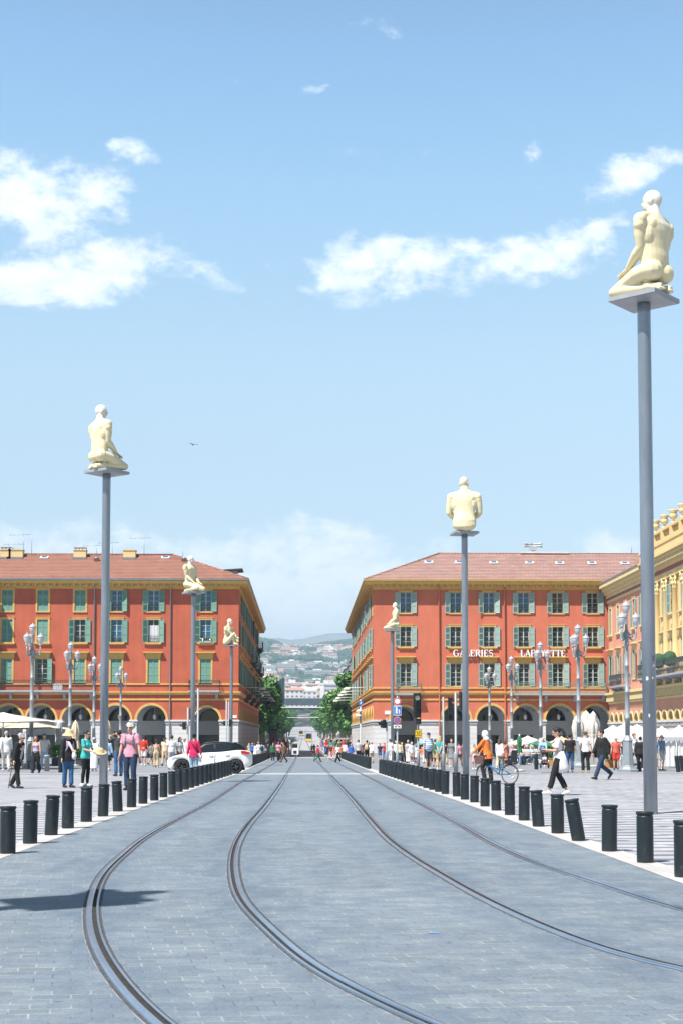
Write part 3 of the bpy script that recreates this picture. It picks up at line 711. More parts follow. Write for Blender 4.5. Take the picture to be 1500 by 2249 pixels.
# ------------------------------------------------------------------ the two red blocks either side of the avenue
DF = 140.0; SF = F_PX / DF
def FX(px): return onY(px, 1500, DF).x
def FZ(py): return onY(800, py, DF).z
GB = gz(DF)
LANT = None
def lantern(parent, loc, drop=0.9):
    global LANT
    if LANT is None:
        mb = MB(); mb.tube([(0, 0, 0), (0, 0, -1.0)], 0.012, 5); mb.lathe([(0.05, -1.0), (0.13, -1.08), (0.17, -1.12), (0.19, -1.14), (0.13, -1.5), (0.05, -1.56)], 8); LANT = mb.mesh('lantern', [M_white])
    return link('lantern', LANT, parent, loc)
def red_block(side):
    left = side == 'left'; sx = -1 if left else 1
    corner = FX(524.5) if left else FX(820.5)
    XE = -36.0 if left else 44.0                  # far end of the front
    YE = 204.0
    wallm = M_red if left else M_redr; roofm = M_roofL if left else M_roofR; shm = M_shL if left else M_shR
    b = thing('red_building', 'red arcaded block with green shutters left of the avenue, behind the parked white car' if left else 'orange-red arcaded block with shop lettering on its front, right of the avenue', 'building', (corner, DF, GB))
    ox, oy, oz = corner, DF, GB
    Z = lambda py: FZ(py) - oz                    # heights above the base
    X = lambda px: FX(px) - ox
    if left: cols = [15, 93, 175, 256, 337, 452]; zt, zm, z1f = (1298, 1344), (1362, 1412), (1448, 1501)
    else: cols = [891, 1000.5, 1074, 1150, 1225, 1302]; zt, zm, z1f = (1301, 1346), (1376, 1420), (1457, 1507)
    spring, stringlow, bandz, topz = Z(1581), Z(1537), Z(1522), Z(1292)
    ww = 1.06
    wins = []
    for i, px in enumerate(cols):
        for fl, (a, c) in enumerate((zt, zm, z1f)): wins.append((X(px), Z(c), Z(a) - Z(c), fl, i))
    holes = [(u - ww / 2, u + ww / 2, z, z + h) for u, z, h, _, _ in wins]
    if left: extra = [-31.0 - ox - 1.3]
    # ---- arches
    if left: arch = [(X(p), 1.42) for p in (20, 92, 170, 256, 334)] + [(X(456), 1.22)]
    else: arch = [(X(p), 1.42) for p in (1000, 1077, 1154, 1228, 1306)] + [(X(887), 1.30)]
    u0, u1 = (XE - ox, 0.0) if left else (0.0, XE - ox)
    mb = MB()
    wall_with_holes(mb, u0, u1, stringlow, topz + 0.3, holes, 0, 0.28)
    arch_wall(mb, u0, u1, spring, stringlow, arch, 0, 0.7, mr=1)
    # avenue side: a second facade, turned
    sv = YE - oy; su = [2.4 + 3.55 * k for k in range(17)]
    rzs = R(90) if left else R(-90)
    sholes = [(a - ww / 2, a + ww / 2, Z(c), Z(d)) for a in su for d, c in (zt, zm, z1f)]
    smb = MB()
    if left:
        wall_with_holes(smb, 0, sv, stringlow, topz + 0.3, sholes, 0); arch_wall(smb, 0, sv, spring, stringlow, [(a, 1.25) for a in su], 0, 0.7, mr=1)
    else:
        sholes = [(-b_, -a_, c_, d_) for a_, b_, c_, d_ in sholes]
        wall_with_holes(smb, -sv, 0, stringlow, topz + 0.3, sholes, 0); arch_wall(smb, -sv, 0, spring, stringlow, [(-a, 1.25) for a in su], 0, 0.7, mr=1)
    rot = Matrix.Rotation(rzs, 3, 'Z')
    n0 = len(mb.v); mb.v += [tuple(rot @ Vector(p)) for p in smb.v]; mb.f += [tuple(n0 + i for i in f) for f in smb.f]; mb.m += smb.m; mb.sm += smb.sm
    # closing walls at the back
    d = 15.0
    mb.poly([(u0, 0, 0), (u0, d, 0), (u0, d, topz), (u0, 0, topz)], 0) if left else mb.poly([(u1, 0, 0), (u1, d, 0), (u1, d, topz), (u1, 0, topz)], 0)
    xi = -sx * 0 + sx * 14.5
    mb.poly([(xi, d, 0), (u0 if left else u1, d, 0), (u0 if left else u1, d, topz), (xi, d, topz)], 0); mb.poly([(xi, d, 0), (xi, sv, 0), (xi, sv, topz), (xi, d, topz)], 0)
    mb.poly([(0, sv, 0), (xi, sv, 0), (xi, sv, topz), (0, sv, topz)], 0)
    mb.build('wall', [wallm, M_gal], b, fix=False)
    # ---- white stone piers and plinth
    PIERS = []
    def piers(a0, a1, arches, turned=False, yf=0.0):
        edges = [a0]
        for c, r in sorted(arches): edges += [c - r, c + r]
        edges.append(a1)
        for e0, e1 in zip(edges[::2], edges[1::2]):
            if e1 - e0 < 0.05: continue
            mbx = MB()
            mbx.box(e0, e1, yf - 0.03, yf + 0.7, 0, spring - 0.42, 0); mbx.box(e0 - 0.05, e1 + 0.05, yf - 0.11, yf + 0.74, spring - 0.42, spring - 0.16, 1)
            mbx.box(e0 - 0.1, e1 + 0.1, yf - 0.18, yf + 0.78, spring - 0.16, spring, 0)
            mbx.box(e0 - 0.03, e1 + 0.03, yf - 0.07, yf + 0.72, 0, 0.5, 1)
            n = 6
            for k in range(1, n): z = 0.5 + (spring - 0.92) * k / n; mbx.box(e0 - 0.002, e1 + 0.002, yf - 0.034, yf + 0.70, z - 0.012, z + 0.012, 1)
            if turned: mbx.v = [tuple(rot @ Vector(p)) for p in mbx.v]
            mbx.build('stone_pier', [M_stone, M_stoneg], b)
    piers(u0, -0.003, arch) if left else piers(0.003, u1, arch)
    if left: piers(0.8, sv, [(a, 1.25) for a in su], True)
    else: piers(-sv, -0.8, [(-a, 1.25) for a in su], True)
    # ---- arch rings
    for c, r in arch: m2 = MB(); arch_ring(m2, c, r - 0.002, r + 0.23, spring, -0.06, 0.05); m2.build('arch_trim', M_yel, b, fix=False)
    for a in su:
        m2 = MB(); aa = a if left else -a; arch_ring(m2, aa, 1.248, 1.47, spring, -0.06, 0.05); m2.v = [tuple(rot @ Vector(p)) for p in m2.v]; m2.build('arch_trim', M_yel, b, fix=False)
    # ---- arcade behind the arches: back wall, vault, shop fronts
    mb = MB(); yb = 4.2
    mb.poly([(u0, yb, 0), (u1, yb, 0), (u1, yb, stringlow), (u0, yb, stringlow)], 0); mb.poly([(u0, 0.7, spring + 1.62), (u1, 0.7, spring + 1.62), (u1, yb, spring + 1.62), (u0, yb, spring + 1.62)], 0)
    for c, r in arch:
        rr = r * 0.86; P = arch_pts(c, rr, spring - 0.05); mb.poly([(p[0], yb - 0.05, p[1]) for p in P], 1)
        mb.grid([[(p[0], yb - 0.1, p[1]), (q[0], yb - 0.1, q[1])] for p, q in zip(P, arch_pts(c, rr + 0.09, spring - 0.05))], 3, False)
        mb.box(c - 1.28, c + 1.28, yb - 0.06, yb, 0.0, 2.15, 1); mb.box(c - 1.34, c + 1.34, yb - 0.09, yb, 2.15, 2.24, 3)
        mb.box(c - 0.62, c - 0.58, yb - 0.08, yb, 0, 2.15, 3); mb.box(c + 0.58, c + 0.62, yb - 0.08, yb, 0, 2.15, 3)
        mb.box(c + r + 0.02, c + r + 0.5, 0.7, yb, spring + 0.9, spring + 1.6, 0)
    mb2 = MB(); mb2.poly([(0, 0.9, 0), (0, sv, 0), (0, sv, stringlow), (0, 0.9, stringlow)]); 
    xo = 0.75 * (-1 if left else 1)
    mb.poly([(xo, 0.9, 0), (xo, sv, 0), (xo, sv, stringlow), (xo, 0.9, stringlow)], 2)
    mb.build('arcade_interior', [M_gal, M_glass, M_dark, M_iron], b, fix=False)
    for c, r in arch[:-1]: lantern(b, (c + 0.15, 1.6, spring + 1.6))
    # ---- mouldings round both faces
    path = [(0, sv), (0, 0), (u0, 0)] if left else [(u1 if u1 < 29.9 - ox else 29.9 - ox, 0), (0, 0), (0, sv)]
    mb = MB(); sweep(mb, path, [(-0.05, bandz - 0.2), (0.10, bandz - 0.2), (0.16, bandz - 0.05), (0.22, bandz - 0.02), (0.24, bandz + 0.13), (-0.05, bandz + 0.16)]); sweep(mb, path, band(stringlow - 0.06, stringlow + 0.10, 0.08, -0.05))
    zs2 = Z(1503) if left else Z(1511); sweep(mb, path, band(zs2 - 0.07, zs2 + 0.08, 0.09, -0.05)); mb.build('string_course', M_yel, b, fix=False)
    mb = MB(); sweep(mb, path, [(-0.05, topz - 0.12), (0.06, topz - 0.12), (0.08, topz + 0.10), (0.14, topz + 0.14), (0.20, topz + 0.30), (0.84, topz + 0.33), (0.86, topz + 0.44), (0.92, topz + 0.50), (0.94, topz + 0.62), (-0.05, topz + 0.66)])
    n = int(abs(u1 - u0) / 0.62)
    for k in range(n):
        u = u0 + (u1 - u0) * (k + 0.5) / n
        if u + ox < 29.6: mb.box(u - 0.09, u + 0.09, -0.78, -0.1, topz + 0.12, topz + 0.325)
    n = int(sv / 0.62)
    for k in range(n):
        v = sv * (k + 0.5) / n; s_ = 1 if left else -1; mb.box(min(s_ * 0.1, s_ * 0.78), max(s_ * 0.1, s_ * 0.78), v - 0.09, v + 0.09, topz + 0.12, topz + 0.325)
    mb.build('cornice', M_yel, b, fix=True)
    mb = MB(); sweep(mb, path, [(0.88, topz + 0.625), (1.02, topz + 0.66), (1.04, topz + 0.80), (0.90, topz + 0.80)]); mb.build('gutter', M_zinc if left else M_yel, b)
    # ---- roof
    ez = topz + 0.79; rl = 7.2; rz_ = (FZ(1220) - 1.65) * 147.2 / 140 + 1.65 - oz if left else (FZ(1215) - 1.65) * 147.2 / 140 + 1.65 - oz
    e = -0.96; far = XE - ox
    A = lambda x, y, z: (sx * x, y, z)
    rp = MB(); L = abs(far)
    rp.poly([A(e, e, ez), A(L, e, ez), A(L, rl, rz_), A(rl, rl, rz_)]); rp.poly([A(e, e, ez), A(rl, rl, rz_), A(rl, sv, rz_), A(e, sv + .5, ez)])
    rp.poly([A(rl, rl, rz_), A(L, rl, rz_), A(L, 15.2, ez), A(15.2, 15.2, ez)]); rp.poly([A(rl, rl, rz_), A(15.2, 15.2, ez), A(15.2, sv, ez), A(rl, sv, rz_)])
    rp.poly([A(e, e, ez - 0.03), A(L, e, ez - 0.03), A(L, 15.2, ez - 0.03), A(15.2, 15.2, ez - 0.03), A(15.2, sv, ez - 0.03), A(e, sv, ez - 0.03)])
    for p, q in ((A(e, e, ez), A(rl, rl, rz_)), (A(rl, rl, rz_), A(L, rl, rz_)), (A(rl, rl, rz_), A(rl, sv, rz_))): rp.tube([Vector(p), Vector(q)], 0.11, 6)
    roof = rp.build('roof', roofm, b, fix=True)
    slope = (rz_ - ez) / (rl - e)
    def on_roof(px, f):      # f: 0 at the eave, 1 at the ridge
        y = e + (rl - e) * f; return (onY(px, 1250, oy + y).x - ox, y, ez + slope * (y - e))
    if left:
        for px, w_, top in ((14, 12, True), (36.5, 16, False), (177, 14, True), (285.5, 14, False)):
            x, y, z = on_roof(px, 0.90); m2 = MB(); wd = w_ / SF; m2.box(x - wd, x + wd, y - 0.35, y + 0.5, z - 0.5, z + 0.62, 0); m2.box(x - wd - 0.05, x + wd + 0.05, y - 0.41, y + 0.56, z + 0.62, z + 0.72, 0)
            m2.box(x - wd - 0.1, x + wd + 0.1, y - 0.8, y - 0.3, z - 0.3, z - 0.12, 1)
            if top:
                for k in range(4): m2.box(x - wd + 0.1 + k * 0.36, x - wd + 0.2 + k * 0.36, y - 0.1, y + 0.2, z + 0.72, z + 0.9, 1)
                m2.box(x - wd, x + wd, y - 0.2, y + 0.3, z + 0.9, z + 0.97, 1)
            m2.build('chimney', [M_cream, M_zinc], roof)
        sky_ = [(98, 0.84), (364, 0.86)]
        x, y, z = on_roof(508, 0.28); m2 = MB(); y += 5; m2.box(x - 0.7, x + 0.4, y, y + 2.2, z - 1.2, z + 0.72, 0); m2.prism([(x - 1.2, z + 0.66), (x + 0.95, z + 0.80), (x + 0.95, z + 0.92), (x - 1.2, z + 0.78)], y - 0.4, y + 2.6, 1); m2.build('roof_shed', [M_zinc, M_iron], roof)
        for px, h_, n_ in ((52, 2.3, 5), (70, 2.4, 0), (40, 1.3, 3), (213, 1.2, 2), (247, 1.5, 4), (317, 2.0, 4), (402, 0.9, 0)):
            x, y, z = on_roof(px, 0.95); m2 = MB(); m2.tube([(x, y, z - 0.3), (x, y, z + h_)], 0.025, 5)
            if n_:
                m2.tube([(x - 1.5, y, z + h_ - 0.2), (x + 0.7, y, z + h_ - 0.12)], 0.018, 5)
                for k in range(n_): xx = x - 1.4 + k * 0.45; m2.tube([(xx, y - 0.3, z + h_ - 0.35), (xx, y + 0.3, z + h_ - 0.0)], 0.012, 4)
            m2.build('antenna', M_zinc, roof)
        for px in (213, 405): x, y, z = on_roof(px, 0.72); m2 = MB(); m2.lathe([(0.28, -0.2), (0.26, 0.25), (0.32, 0.3), (0.02, 0.42)], 10, (x, y, z)); m2.build('roof_vent', M_zinc, roof)
    else:
        sky_ = [(941, 0.63), (1008, 0.63), (1083.5, 0.62), (1162.5, 0.62), (1228.5, 0.61), (1299, 0.61), (1371, 0.61)]
        x, y, z = on_roof(1170, 1.0); m2 = MB(); m2.tube([(x, y, z - 0.2), (x, y, z + 0.9)], 0.07, 8); m2.box(x - 0.35, x + 0.35, y - 0.2, y + 0.2, z + 0.35, z + 0.75, 0)
        for s_ in (-1, 1):
            for dz in (0.78, 1.02): m2.tube([(x, y, z + dz), (x + s_ * 0.4, y, z + dz), (x + s_ * 0.72, y - 0.05, z + dz + 0.02), (x + s_ * 0.95, y - 0.1, z + dz + 0.03)], [0.08, 0.09, 0.13, 0.2], 10)
        m2.build('siren', [mat('siren_grey', (0.42, 0.45, 0.48), 0.5)], roof)
        m2 = MB(); x0, x1 = on_roof(1142, 1)[0], on_roof(1248, 1)[0]; m2.box(x0, x1, rl - 0.3, rl + 0.6, rz_ + 0.02, rz_ + 0.2); m2.build('roof_platform', M_stone, roof)
        x, y, z = on_roof(1386, 1.0); m2 = MB(); m2.tube([(x, y, z), (x, y, z + 1.0)], 0.03, 5); m2.build('antenna', M_zinc, roof)
    for px, f in sky_:
        x, y, z = on_roof(px, f); m2 = MB(); q = Matrix.Rotation(math.atan(slope), 3, 'X')
        m2.obox((x, y, z + 0.05), (0.42, 0.34, 0.07), q, 0); m2.obox((x, y, z + 0.125), (0.27, 0.22, 0.02), q, 1); m2.build('skylight', [M_white, M_glassb], roof)
    # ---- windows
    if left:
        state = {(0, 0): 'closed', (0, 1): 'closed', (0, 2): 'closed', (1, 0): 'closed', (1, 1): 'closed', (2, 0): 'closed', (2, 1): 'ajar', (2, 2): 'closed', (2, 3): 'closed', (2, 4): 'closed', (2, 5): 'closed'}
    else: state = {}
    for u, z, h, fl, i in wins:
        st = state.get((fl, i), 'open'); gl = M_glass
        if fl == 0 and st == 'open': gl = M_glassb if (left or i < 4) else M_glass
        if fl == 1 and left and i in (3, 5): gl = M_glassb
        window(b, (0, 0), 0.0, u, z, ww, h, st, hood=fl == 2, sill=fl == 1, sh=shm, trim=M_yel, glass=gl, tall=fl == 2, rail=(fl < 2 and st == 'open'), dressed=(left and (fl, i) == (1, 4)) or (not left and (fl, i) in ((0, 2), (0, 3)) and False))
    for k, a in enumerate(su):
        for fl, (t, c) in enumerate((zt, zm, z1f)):
            window(b, (0, 0), rzs, a if left else -a, Z(c), ww, Z(t) - Z(c), 'open' if (k * 3 + fl) % 4 else 'closed', hood=fl == 2, sill=fl == 1, sh=shm, trim=M_yel, tall=fl == 2)
    # ---- balconies
    zb = Z(1515)
    if left:
        balcony(b, X(-40), X(209), 0, Z(1517), M_stoneg, M_iron); balcony(b, X(416), X(484), 0, Z(1517), M_stoneg, M_iron)
        for v, zz in ((14, Z(1517)), (30, Z(1517)), (47, Z(1517)), (30, Z(1421)), (47, Z(1421)), (54, Z(1350)), (58, Z(1421))): balcony(b, v, v + 5.5, 0, zz, M_iron, M_iron, 0.8, base=(0, 0), rz=rzs, fancy=False)
        for px, t in ((207, M_zinc), (374.5, M_zinc)): m2 = MB(); x = X(px); m2.tube([(x, -0.62, topz + 0.5), (x, -0.45, topz + 0.1), (x, -0.14, topz - 0.3), (x, -0.14, spring - 0.3), (x + 0.02, -0.27, 0.3)], 0.065, 8); m2.build('downpipe', t, b)
        m2 = MB(); x = X(452); m2.box(x - 0.6, x + 0.6, -0.32, -0.1, Z(1412) - 0.02, Z(1412) + 0.16, 0)
        for k in range(26): m2.ball((x + rnd.uniform(-0.55, 0.55), -0.2 + rnd.uniform(-0.1, 0.1), Z(1412) + rnd.uniform(0.15, 0.36)), 0.09, 6, 4, 1 if k % 3 else 2)
        m2.build('flower_box', [M_stoneg, M_leafd, M_white], b)
        m2 = MB(); x = X(130); m2.box(x - 0.45, x + 0.45, -0.6, -0.25, Z(1517) + 0.02, Z(1517) + 0.62); m2.build('air_conditioner', M_white, b)
    else:
        balcony(b, X(867), X(923), 0, Z(1523), M_stoneg, M_irong); balcony(b, X(1127), 29.85 - ox, 0, Z(1523), M_stoneg, M_irong)
        for px in (964, 1108): m2 = MB(); x = X(px); m2.tube([(x, -0.62, topz + 0.5), (x, -0.45, topz + 0.1), (x, -0.14, topz - 0.3), (x, -0.14, spring - 0.1), (x, -0.27, 0.3)], 0.075, 8); m2.build('downpipe', M_redr, b)
        m2 = MB(); x = X(852.5); m2.box(x - 0.36, x + 0.36, -0.05, 0, Z(1569), Z(1561)); m2.build('street_name_plate', M_white, b)
    if left: m2 = MB(); x = X(515); m2.box(x - 0.28, x + 0.28, -0.05, 0, Z(1577), Z(1571)); m2.build('street_name_plate', M_white, b)
    # ---- lamps on arms along the avenue face
    return b
BL = red_block('left'); BR = red_block('right')

# ------------------------------------------------------------------ the shop lettering
def letter_strokes(ch):
    T, t = 0.20, 0.085                       # thick and thin stems, letter height 1
    S = {'I': ([((0.2, 0), (0.2, 1), T)], 0.4), 'L': ([((0.15, 0), (0.15, 1), T), ((0.05, 0.04), (0.62, 0.04), t), ((0.6, 0.0), (0.6, 0.28), t)], 0.68),
         'E': ([((0.15, 0), (0.15, 1), T), ((0.05, 0.04), (0.62, 0.04), t), ((0.05, 0.96), (0.6, 0.96), t), ((0.15, 0.52), (0.48, 0.52), t), ((0.6, 0.0), (0.6, 0.28), t), ((0.58, 0.74), (0.58, 1.0), t)], 0.70),
         'F': ([((0.15, 0), (0.15, 1), T), ((0.05, 0.96), (0.6, 0.96), t), ((0.15, 0.52), (0.46, 0.52), t), ((0.58, 0.72), (0.58, 1.0), t)], 0.64),
         'T': ([((0.36, 0), (0.36, 1), T), ((0.02, 0.96), (0.70, 0.96), t), ((0.04, 0.72), (0.04, 1.0), t), ((0.68, 0.72), (0.68, 1.0), t)], 0.74),
         'A': ([((0.08, 0), (0.38, 1), t), ((0.38, 1), (0.70, 0), T), ((0.18, 0.32), (0.6, 0.32), t)], 0.80), 'Y': ([((0.08, 1), (0.38, 0.46), T), ((0.70, 1), (0.38, 0.46), t), ((0.38, 0), (0.38, 0.5), T)], 0.78)}
    if ch in S: return S[ch]
    if ch == 'G':
        P = [(0.42 + 0.36 * math.cos(a), 0.5 + 0.48 * math.sin(a)) for a in [R(40 + 14 * k) for k in range(21)]]
        return [(P[i], P[i + 1], t + (T - t) * max(0, -math.cos(R(40 + 14 * i)))) for i in range(20)] + [((0.72, 0.06), (0.72, 0.44), T * 0.8), ((0.52, 0.44), (0.82, 0.44), t)], 0.90
    if ch == 'R':
        P = [(0.34 + 0.26 * math.cos(a), 0.74 + 0.23 * math.sin(a)) for a in [R(90 - 15 * k) for k in range(13)]]
        return [((0.15, 0), (0.15, 1), T), ((0.15, 0.97), (0.34, 0.97), t), ((0.15, 0.51), (0.34, 0.51), t)] + [(P[i], P[i + 1], t + (T - t) * abs(math.cos(R(90 - 15 * i)))) for i in range(12)] + [((0.38, 0.52), (0.68, 0.0), T)], 0.76
    if ch == 'S':
        P = [(0.32 + 0.24 * math.cos(a), 0.74 + 0.22 * math.sin(a)) for a in [R(30 + 16 * k) for k in range(15)]] + [(0.32 + 0.26 * math.cos(a), 0.26 + 0.24 * math.sin(a)) for a in [R(80 - 16 * k) for k in range(16)]]
        return [(P[i], P[i + 1], 0.14) for i in range(len(P) - 1)], 0.66
M_letter = mat('letter_white', (0.82, 0.82, 0.83), 0.5); M_letters = mat('letter_side', (0.16, 0.13, 0.16), 0.6)
def lettering(text, x0, x1, z0, z1, y, parent, name='letter', m=None, depth=0.14, thick=1.0):
    H = z1 - z0; L = [letter_strokes(c) for c in text]; tot = sum(w for _, w in L) + 0.06 * (len(L) - 1); k = (x1 - x0) / tot; x = x0
    for st, w in L:
        mb = MB()
        for i, (a, b_, wd) in enumerate(st):
            ax, az, bx, bz = x + a[0] * k, z0 + a[1] * H, x + b_[0] * k, z0 + b_[1] * H; dx, dz = bx - ax, bz - az; l = math.hypot(dx, dz); nx, nz_ = -dz / l * wd * k / 2 * thick, dx / l * wd * H / 2 * thick
            if abs(dx) > abs(dz) * 4: nx, nz_ = 0, wd * H / 2
            j = 0.0015 * (i % 5); mb.prism([(ax + nx, az + nz_), (bx + nx, bz + nz_), (bx - nx, bz - nz_), (ax - nx, az - nz_)], y - depth - j, y - 0.002 * 0, 0)
        mb.build(name, m or M_letter, parent); x += (w + 0.06) * k
sg = thing('shop_sign', 'raised white capitals reading GALERIES LAFAYETTE across the right red facade', 'sign', (0, DF, 0))
lettering('GALERIES', FX(994.5), FX(1082), FZ(1441.5), FZ(1427), -0.16, sg); lettering('LAFAYETTE', FX(1142), FX(1240.5), FZ(1441.5), FZ(1427), -0.16, sg)
mb = MB(); mb.box(FX(994), FX(1082.5), -0.12, -0.06, FZ(1439.5), FZ(1438.8)); mb.box(FX(1141.5), FX(1241), -0.12, -0.06, FZ(1439.5), FZ(1438.8)); mb.build('mounting_rail', M_iron, sg)

# ------------------------------------------------------------------ salmon and yellow wing on the right, facing the square
WX = 30.0; W0, W1, W2 = 139.2, 122.2, 98.0
gw = gz(125)
def wing():
    b = thing('salmon_wing', 'salmon pink building with yellow columned centre bay, arcade and vases on its parapet, far right', 'building', (WX, W0, gw)); rz = R(-90)
    # local u runs toward the camera (u = W0 - y); local -y is outward (towards the square)
    U1, U2 = W0 - W1, W0 - W2
    rot = Matrix.Rotation(rz, 3, 'Z'); Z = lambda v: v - gw
    def put(name, mb, mats, parent=b, fix=True):
        mb.v = [tuple(rot @ Vector(p)) for p in mb.v]; return mb.build(name, mats, parent, fix=fix)
    cu1 = [1.0, 4.4, 7.6, 10.9, 14.2]; cu2 = [18.6, 21.5, 24.4, 27.3, 30.2, 33.1, 36.0, 38.9]
    ww = 0.98
    h1 = [(u - ww / 2, u + ww / 2, Z(a), Z(c)) for u in cu1 for a, c in ((11.5, 14.1), (6.9, 9.4))]; h2 = [(u - ww / 2, u + ww / 2, Z(a), Z(c)) for u in cu2 for a, c in ((11.7, 14.1), (7.2, 9.6))]
    sp = Z(3.0); ac = [1.15 + 2.03 * k for k in range(20)]; ar = 0.76
    mb = MB(); wall_with_holes(mb, 0, U1, Z(5.0), Z(15.2), h1, 0); wall_with_holes(mb, U1, U2, Z(5.0), Z(15.2), h2, 2)
    arch_wall(mb, 0, U2, sp, Z(5.0), [(a, ar) for a in ac], 0, 0.5, mr=1)
    mb.poly([(U2, 0, 0), (U2, 10, 0), (U2, 10, Z(15.2)), (U2, 0, Z(15.2))], 0); mb.poly([(0, 10, 0), (U2, 10, 0), (U2, 10, Z(15.2)), (0, 10, Z(15.2))], 0)
    mb.poly([(0, 0.9, 0), (U2, 0.9, 0), (U2, 0.9, Z(5)), (0, 0.9, Z(5))], 1)
    mb.box(U1 - 0.5, U1 - 0.003, -0.25, -0.002, Z(5.4), Z(15.2), 2)
    put('wall', mb, [M_pink, M_yel, M_cream], fix=False)
    for a in [-0.01] + [x + ar for x in ac]:
        mb = MB()
        e = 0.85 if a < 0 else 2.03 - 2 * ar; a0 = a if a > 0 else 0.0
        e = ac[0] - ar if a < 0 else e
        mb.box(a0, a0 + e, -0.03, 0.5, 0, sp - 0.55, 0); mb.box(a0 - 0.05, a0 + e + 0.05, -0.12, 0.54, sp - 0.55, sp - 0.2, 1); mb.box(a0 - 0.09, a0 + e + 0.09, -0.2, 0.58, sp - 0.2, sp, 0)
        put('stone_pier', mb, [M_stone, M_stoneg])
    for a in ac: m2 = MB(); arch_ring(m2, a, ar - 0.002, ar + 0.18, sp, -0.05, 0.05); put('arch_trim', m2, M_paley, fix=False)
    # modillion course over the arcade
    mb = MB(); mb.box(0, U2, -0.12, -0.002, Z(4.75), Z(4.95)); mb.box(0, U2, -0.45, -0.002, Z(5.62), Z(5.85))
    for k in range(int(U2 / 0.42)): u = 0.21 + k * 0.42; mb.box(u - 0.1, u + 0.1, -0.34, -0.002, Z(4.98), Z(5.62))
    put('modillion_course', mb, M_paley)
    # cornice and parapet
    mb = MB(); 
    for z0, z1, o in ((14.7, 14.95, 0.1), (15.2, 15.5, 0.18), (15.5, 15.8, 0.4), (15.8, 16.15, 0.62), (16.15, 16.55, 0.85)): mb.box(-0.2, U1 - 0.52, -o, 0.0, Z(z0), Z(z1) - 0.002, 0)
    mb.box(0, U1 - 0.52, -0.09, 0, Z(14.95), Z(15.2) - 0.002, 1); mb.box(-0.2, U1 - 0.52, -0.92, 1.0, Z(16.55), Z(16.68), 2)
    for z0, z1, o in ((14.65, 15.15, 0.22), (15.5, 15.8, 0.42), (16.15, 16.45, 0.75), (16.45, 16.62, 0.95)): mb.box(U1 - 0.5, U2, -o, 0, Z(z0), Z(z1) - 0.002, 3)
    mb.box(U1 - 0.5, U2, -0.2, 0, Z(15.15), Z(15.5) - 0.002, 1)
    mb.box(U1 - 0.5, U2, -0.5, 0, Z(15.8), Z(16.15) - 0.002, 0)
    for k in range(int((U2 - U1) / 0.4)): u = U1 - 0.3 + k * 0.4; mb.box(u - 0.11, u + 0.11, -0.72, -0.5, Z(15.84), Z(16.12), 0)
    put('cornice', mb, [M_paley, mat('plum_band', (0.30, 0.12, 0.13), 0.8), M_zinc, M_cream])
    mb = MB(); mb.box(U1 - 0.5, U2, -0.3, 0.2, Z(16.62), Z(17.6)); mb.box(U1 - 0.5, U2, -0.38, 0.28, Z(17.6), Z(17.8)); mb.box(U1 - 0.5, U2, -0.33, 0.23, Z(18.65), Z(18.85))
    k = U1 - 0.3; i = 0
    while k < U2:
        if i % 8 == 0: mb.box(k - 0.3, k + 0.3, -0.34, 0.24, Z(17.8), Z(18.9))
        else: mb.lathe([(0.05, 0), (0.11, 0.22), (0.05, 0.5), (0.08, 0.62), (0.05, 0.85)], 8, (k, -0.05, Z(17.8)))
        k += 0.36; i += 1
    par = put('balustrade', mb, M_cream)
    k = U1 - 0.3
    while k < U2: m2 = MB(); m2.lathe([(0.2, 0), (0.2, 0.1), (0.09, 0.18), (0.09, 0.28), (0.3, 0.46), (0.33, 0.66), (0.26, 0.86), (0.42, 1.02), (0.42, 1.08), (0.1, 1.08)], 14, (k, -0.05, Z(18.9))); put('vase', m2, M_paley, par); k += 2.88
    # roof of the pink half
    mb = MB(); z0, z1 = Z(16.6), Z(19.2); mb.poly([(-0.2, -0.85, z0), (U1 - 0.5, -0.85, z0), (U1 - 0.5, 6, z1), (-0.2, 6, z1)]); mb.poly([(-0.2, 6, z1), (U1 - 0.5, 6, z1), (U1 - 0.5, 10, Z(15.2)), (-0.2, 10, Z(15.2))]); mb.poly([(U1 - 0.5, 0.2, Z(17.6)), (U2, 0.2, Z(17.6)), (U2, 10, Z(17.6)), (U1 - 0.5, 10, Z(17.6))])
    rf = put('roof', mb, M_roofR)
    for u, y in ((7.6, 2.0), (11.6, 2.0)): m2 = MB(); m2.box(u - 0.55, u + 0.55, y - 0.5, y + 0.5, Z(17.2), Z(18.6)); m2.box(u - 0.65, u + 0.65, y - 0.6, y + 0.6, Z(18.6), Z(18.75)); m2.box(u - 0.35, u + 0.35, y - 0.3, y + 0.3, Z(18.75), Z(19.1)); put('chimney', m2, M_paley, rf)
    # half columns of the yellow bay
    for u in [x - 1.45 for x in cu2] + [cu2[-1] + 1.45]:
        m2 = MB(); m2.box(u - 0.34, u + 0.34, -0.4, -0.002, Z(5.85), Z(7.0)); m2.lathe([(0.33, 7.0), (0.33, 7.15), (0.26, 7.25), (0.26, 9.5), (0.23, 13.55), (0.27, 13.6), (0.24, 13.7), (0.26, 13.9), (0.33, 14.2), (0.29, 14.25), (0.4, 14.55)], 14, (u, -0.16, -gw)); m2.box(u - 0.38, u + 0.38, -0.52, -0.002, Z(14.55), Z(14.65), 1)
        for q in range(10): a = q * 0.628; m2.ball((u + 0.28 * math.cos(a), -0.16 + 0.28 * math.sin(a), Z(13.95)), (0.08, 0.08, 0.16), 5, 4, 1); m2.ball((u + 0.33 * math.cos(a), -0.16 + 0.33 * math.sin(a), Z(14.3)), (0.08, 0.08, 0.14), 5, 4, 1)
        put('column', m2, [M_cream, M_paley])
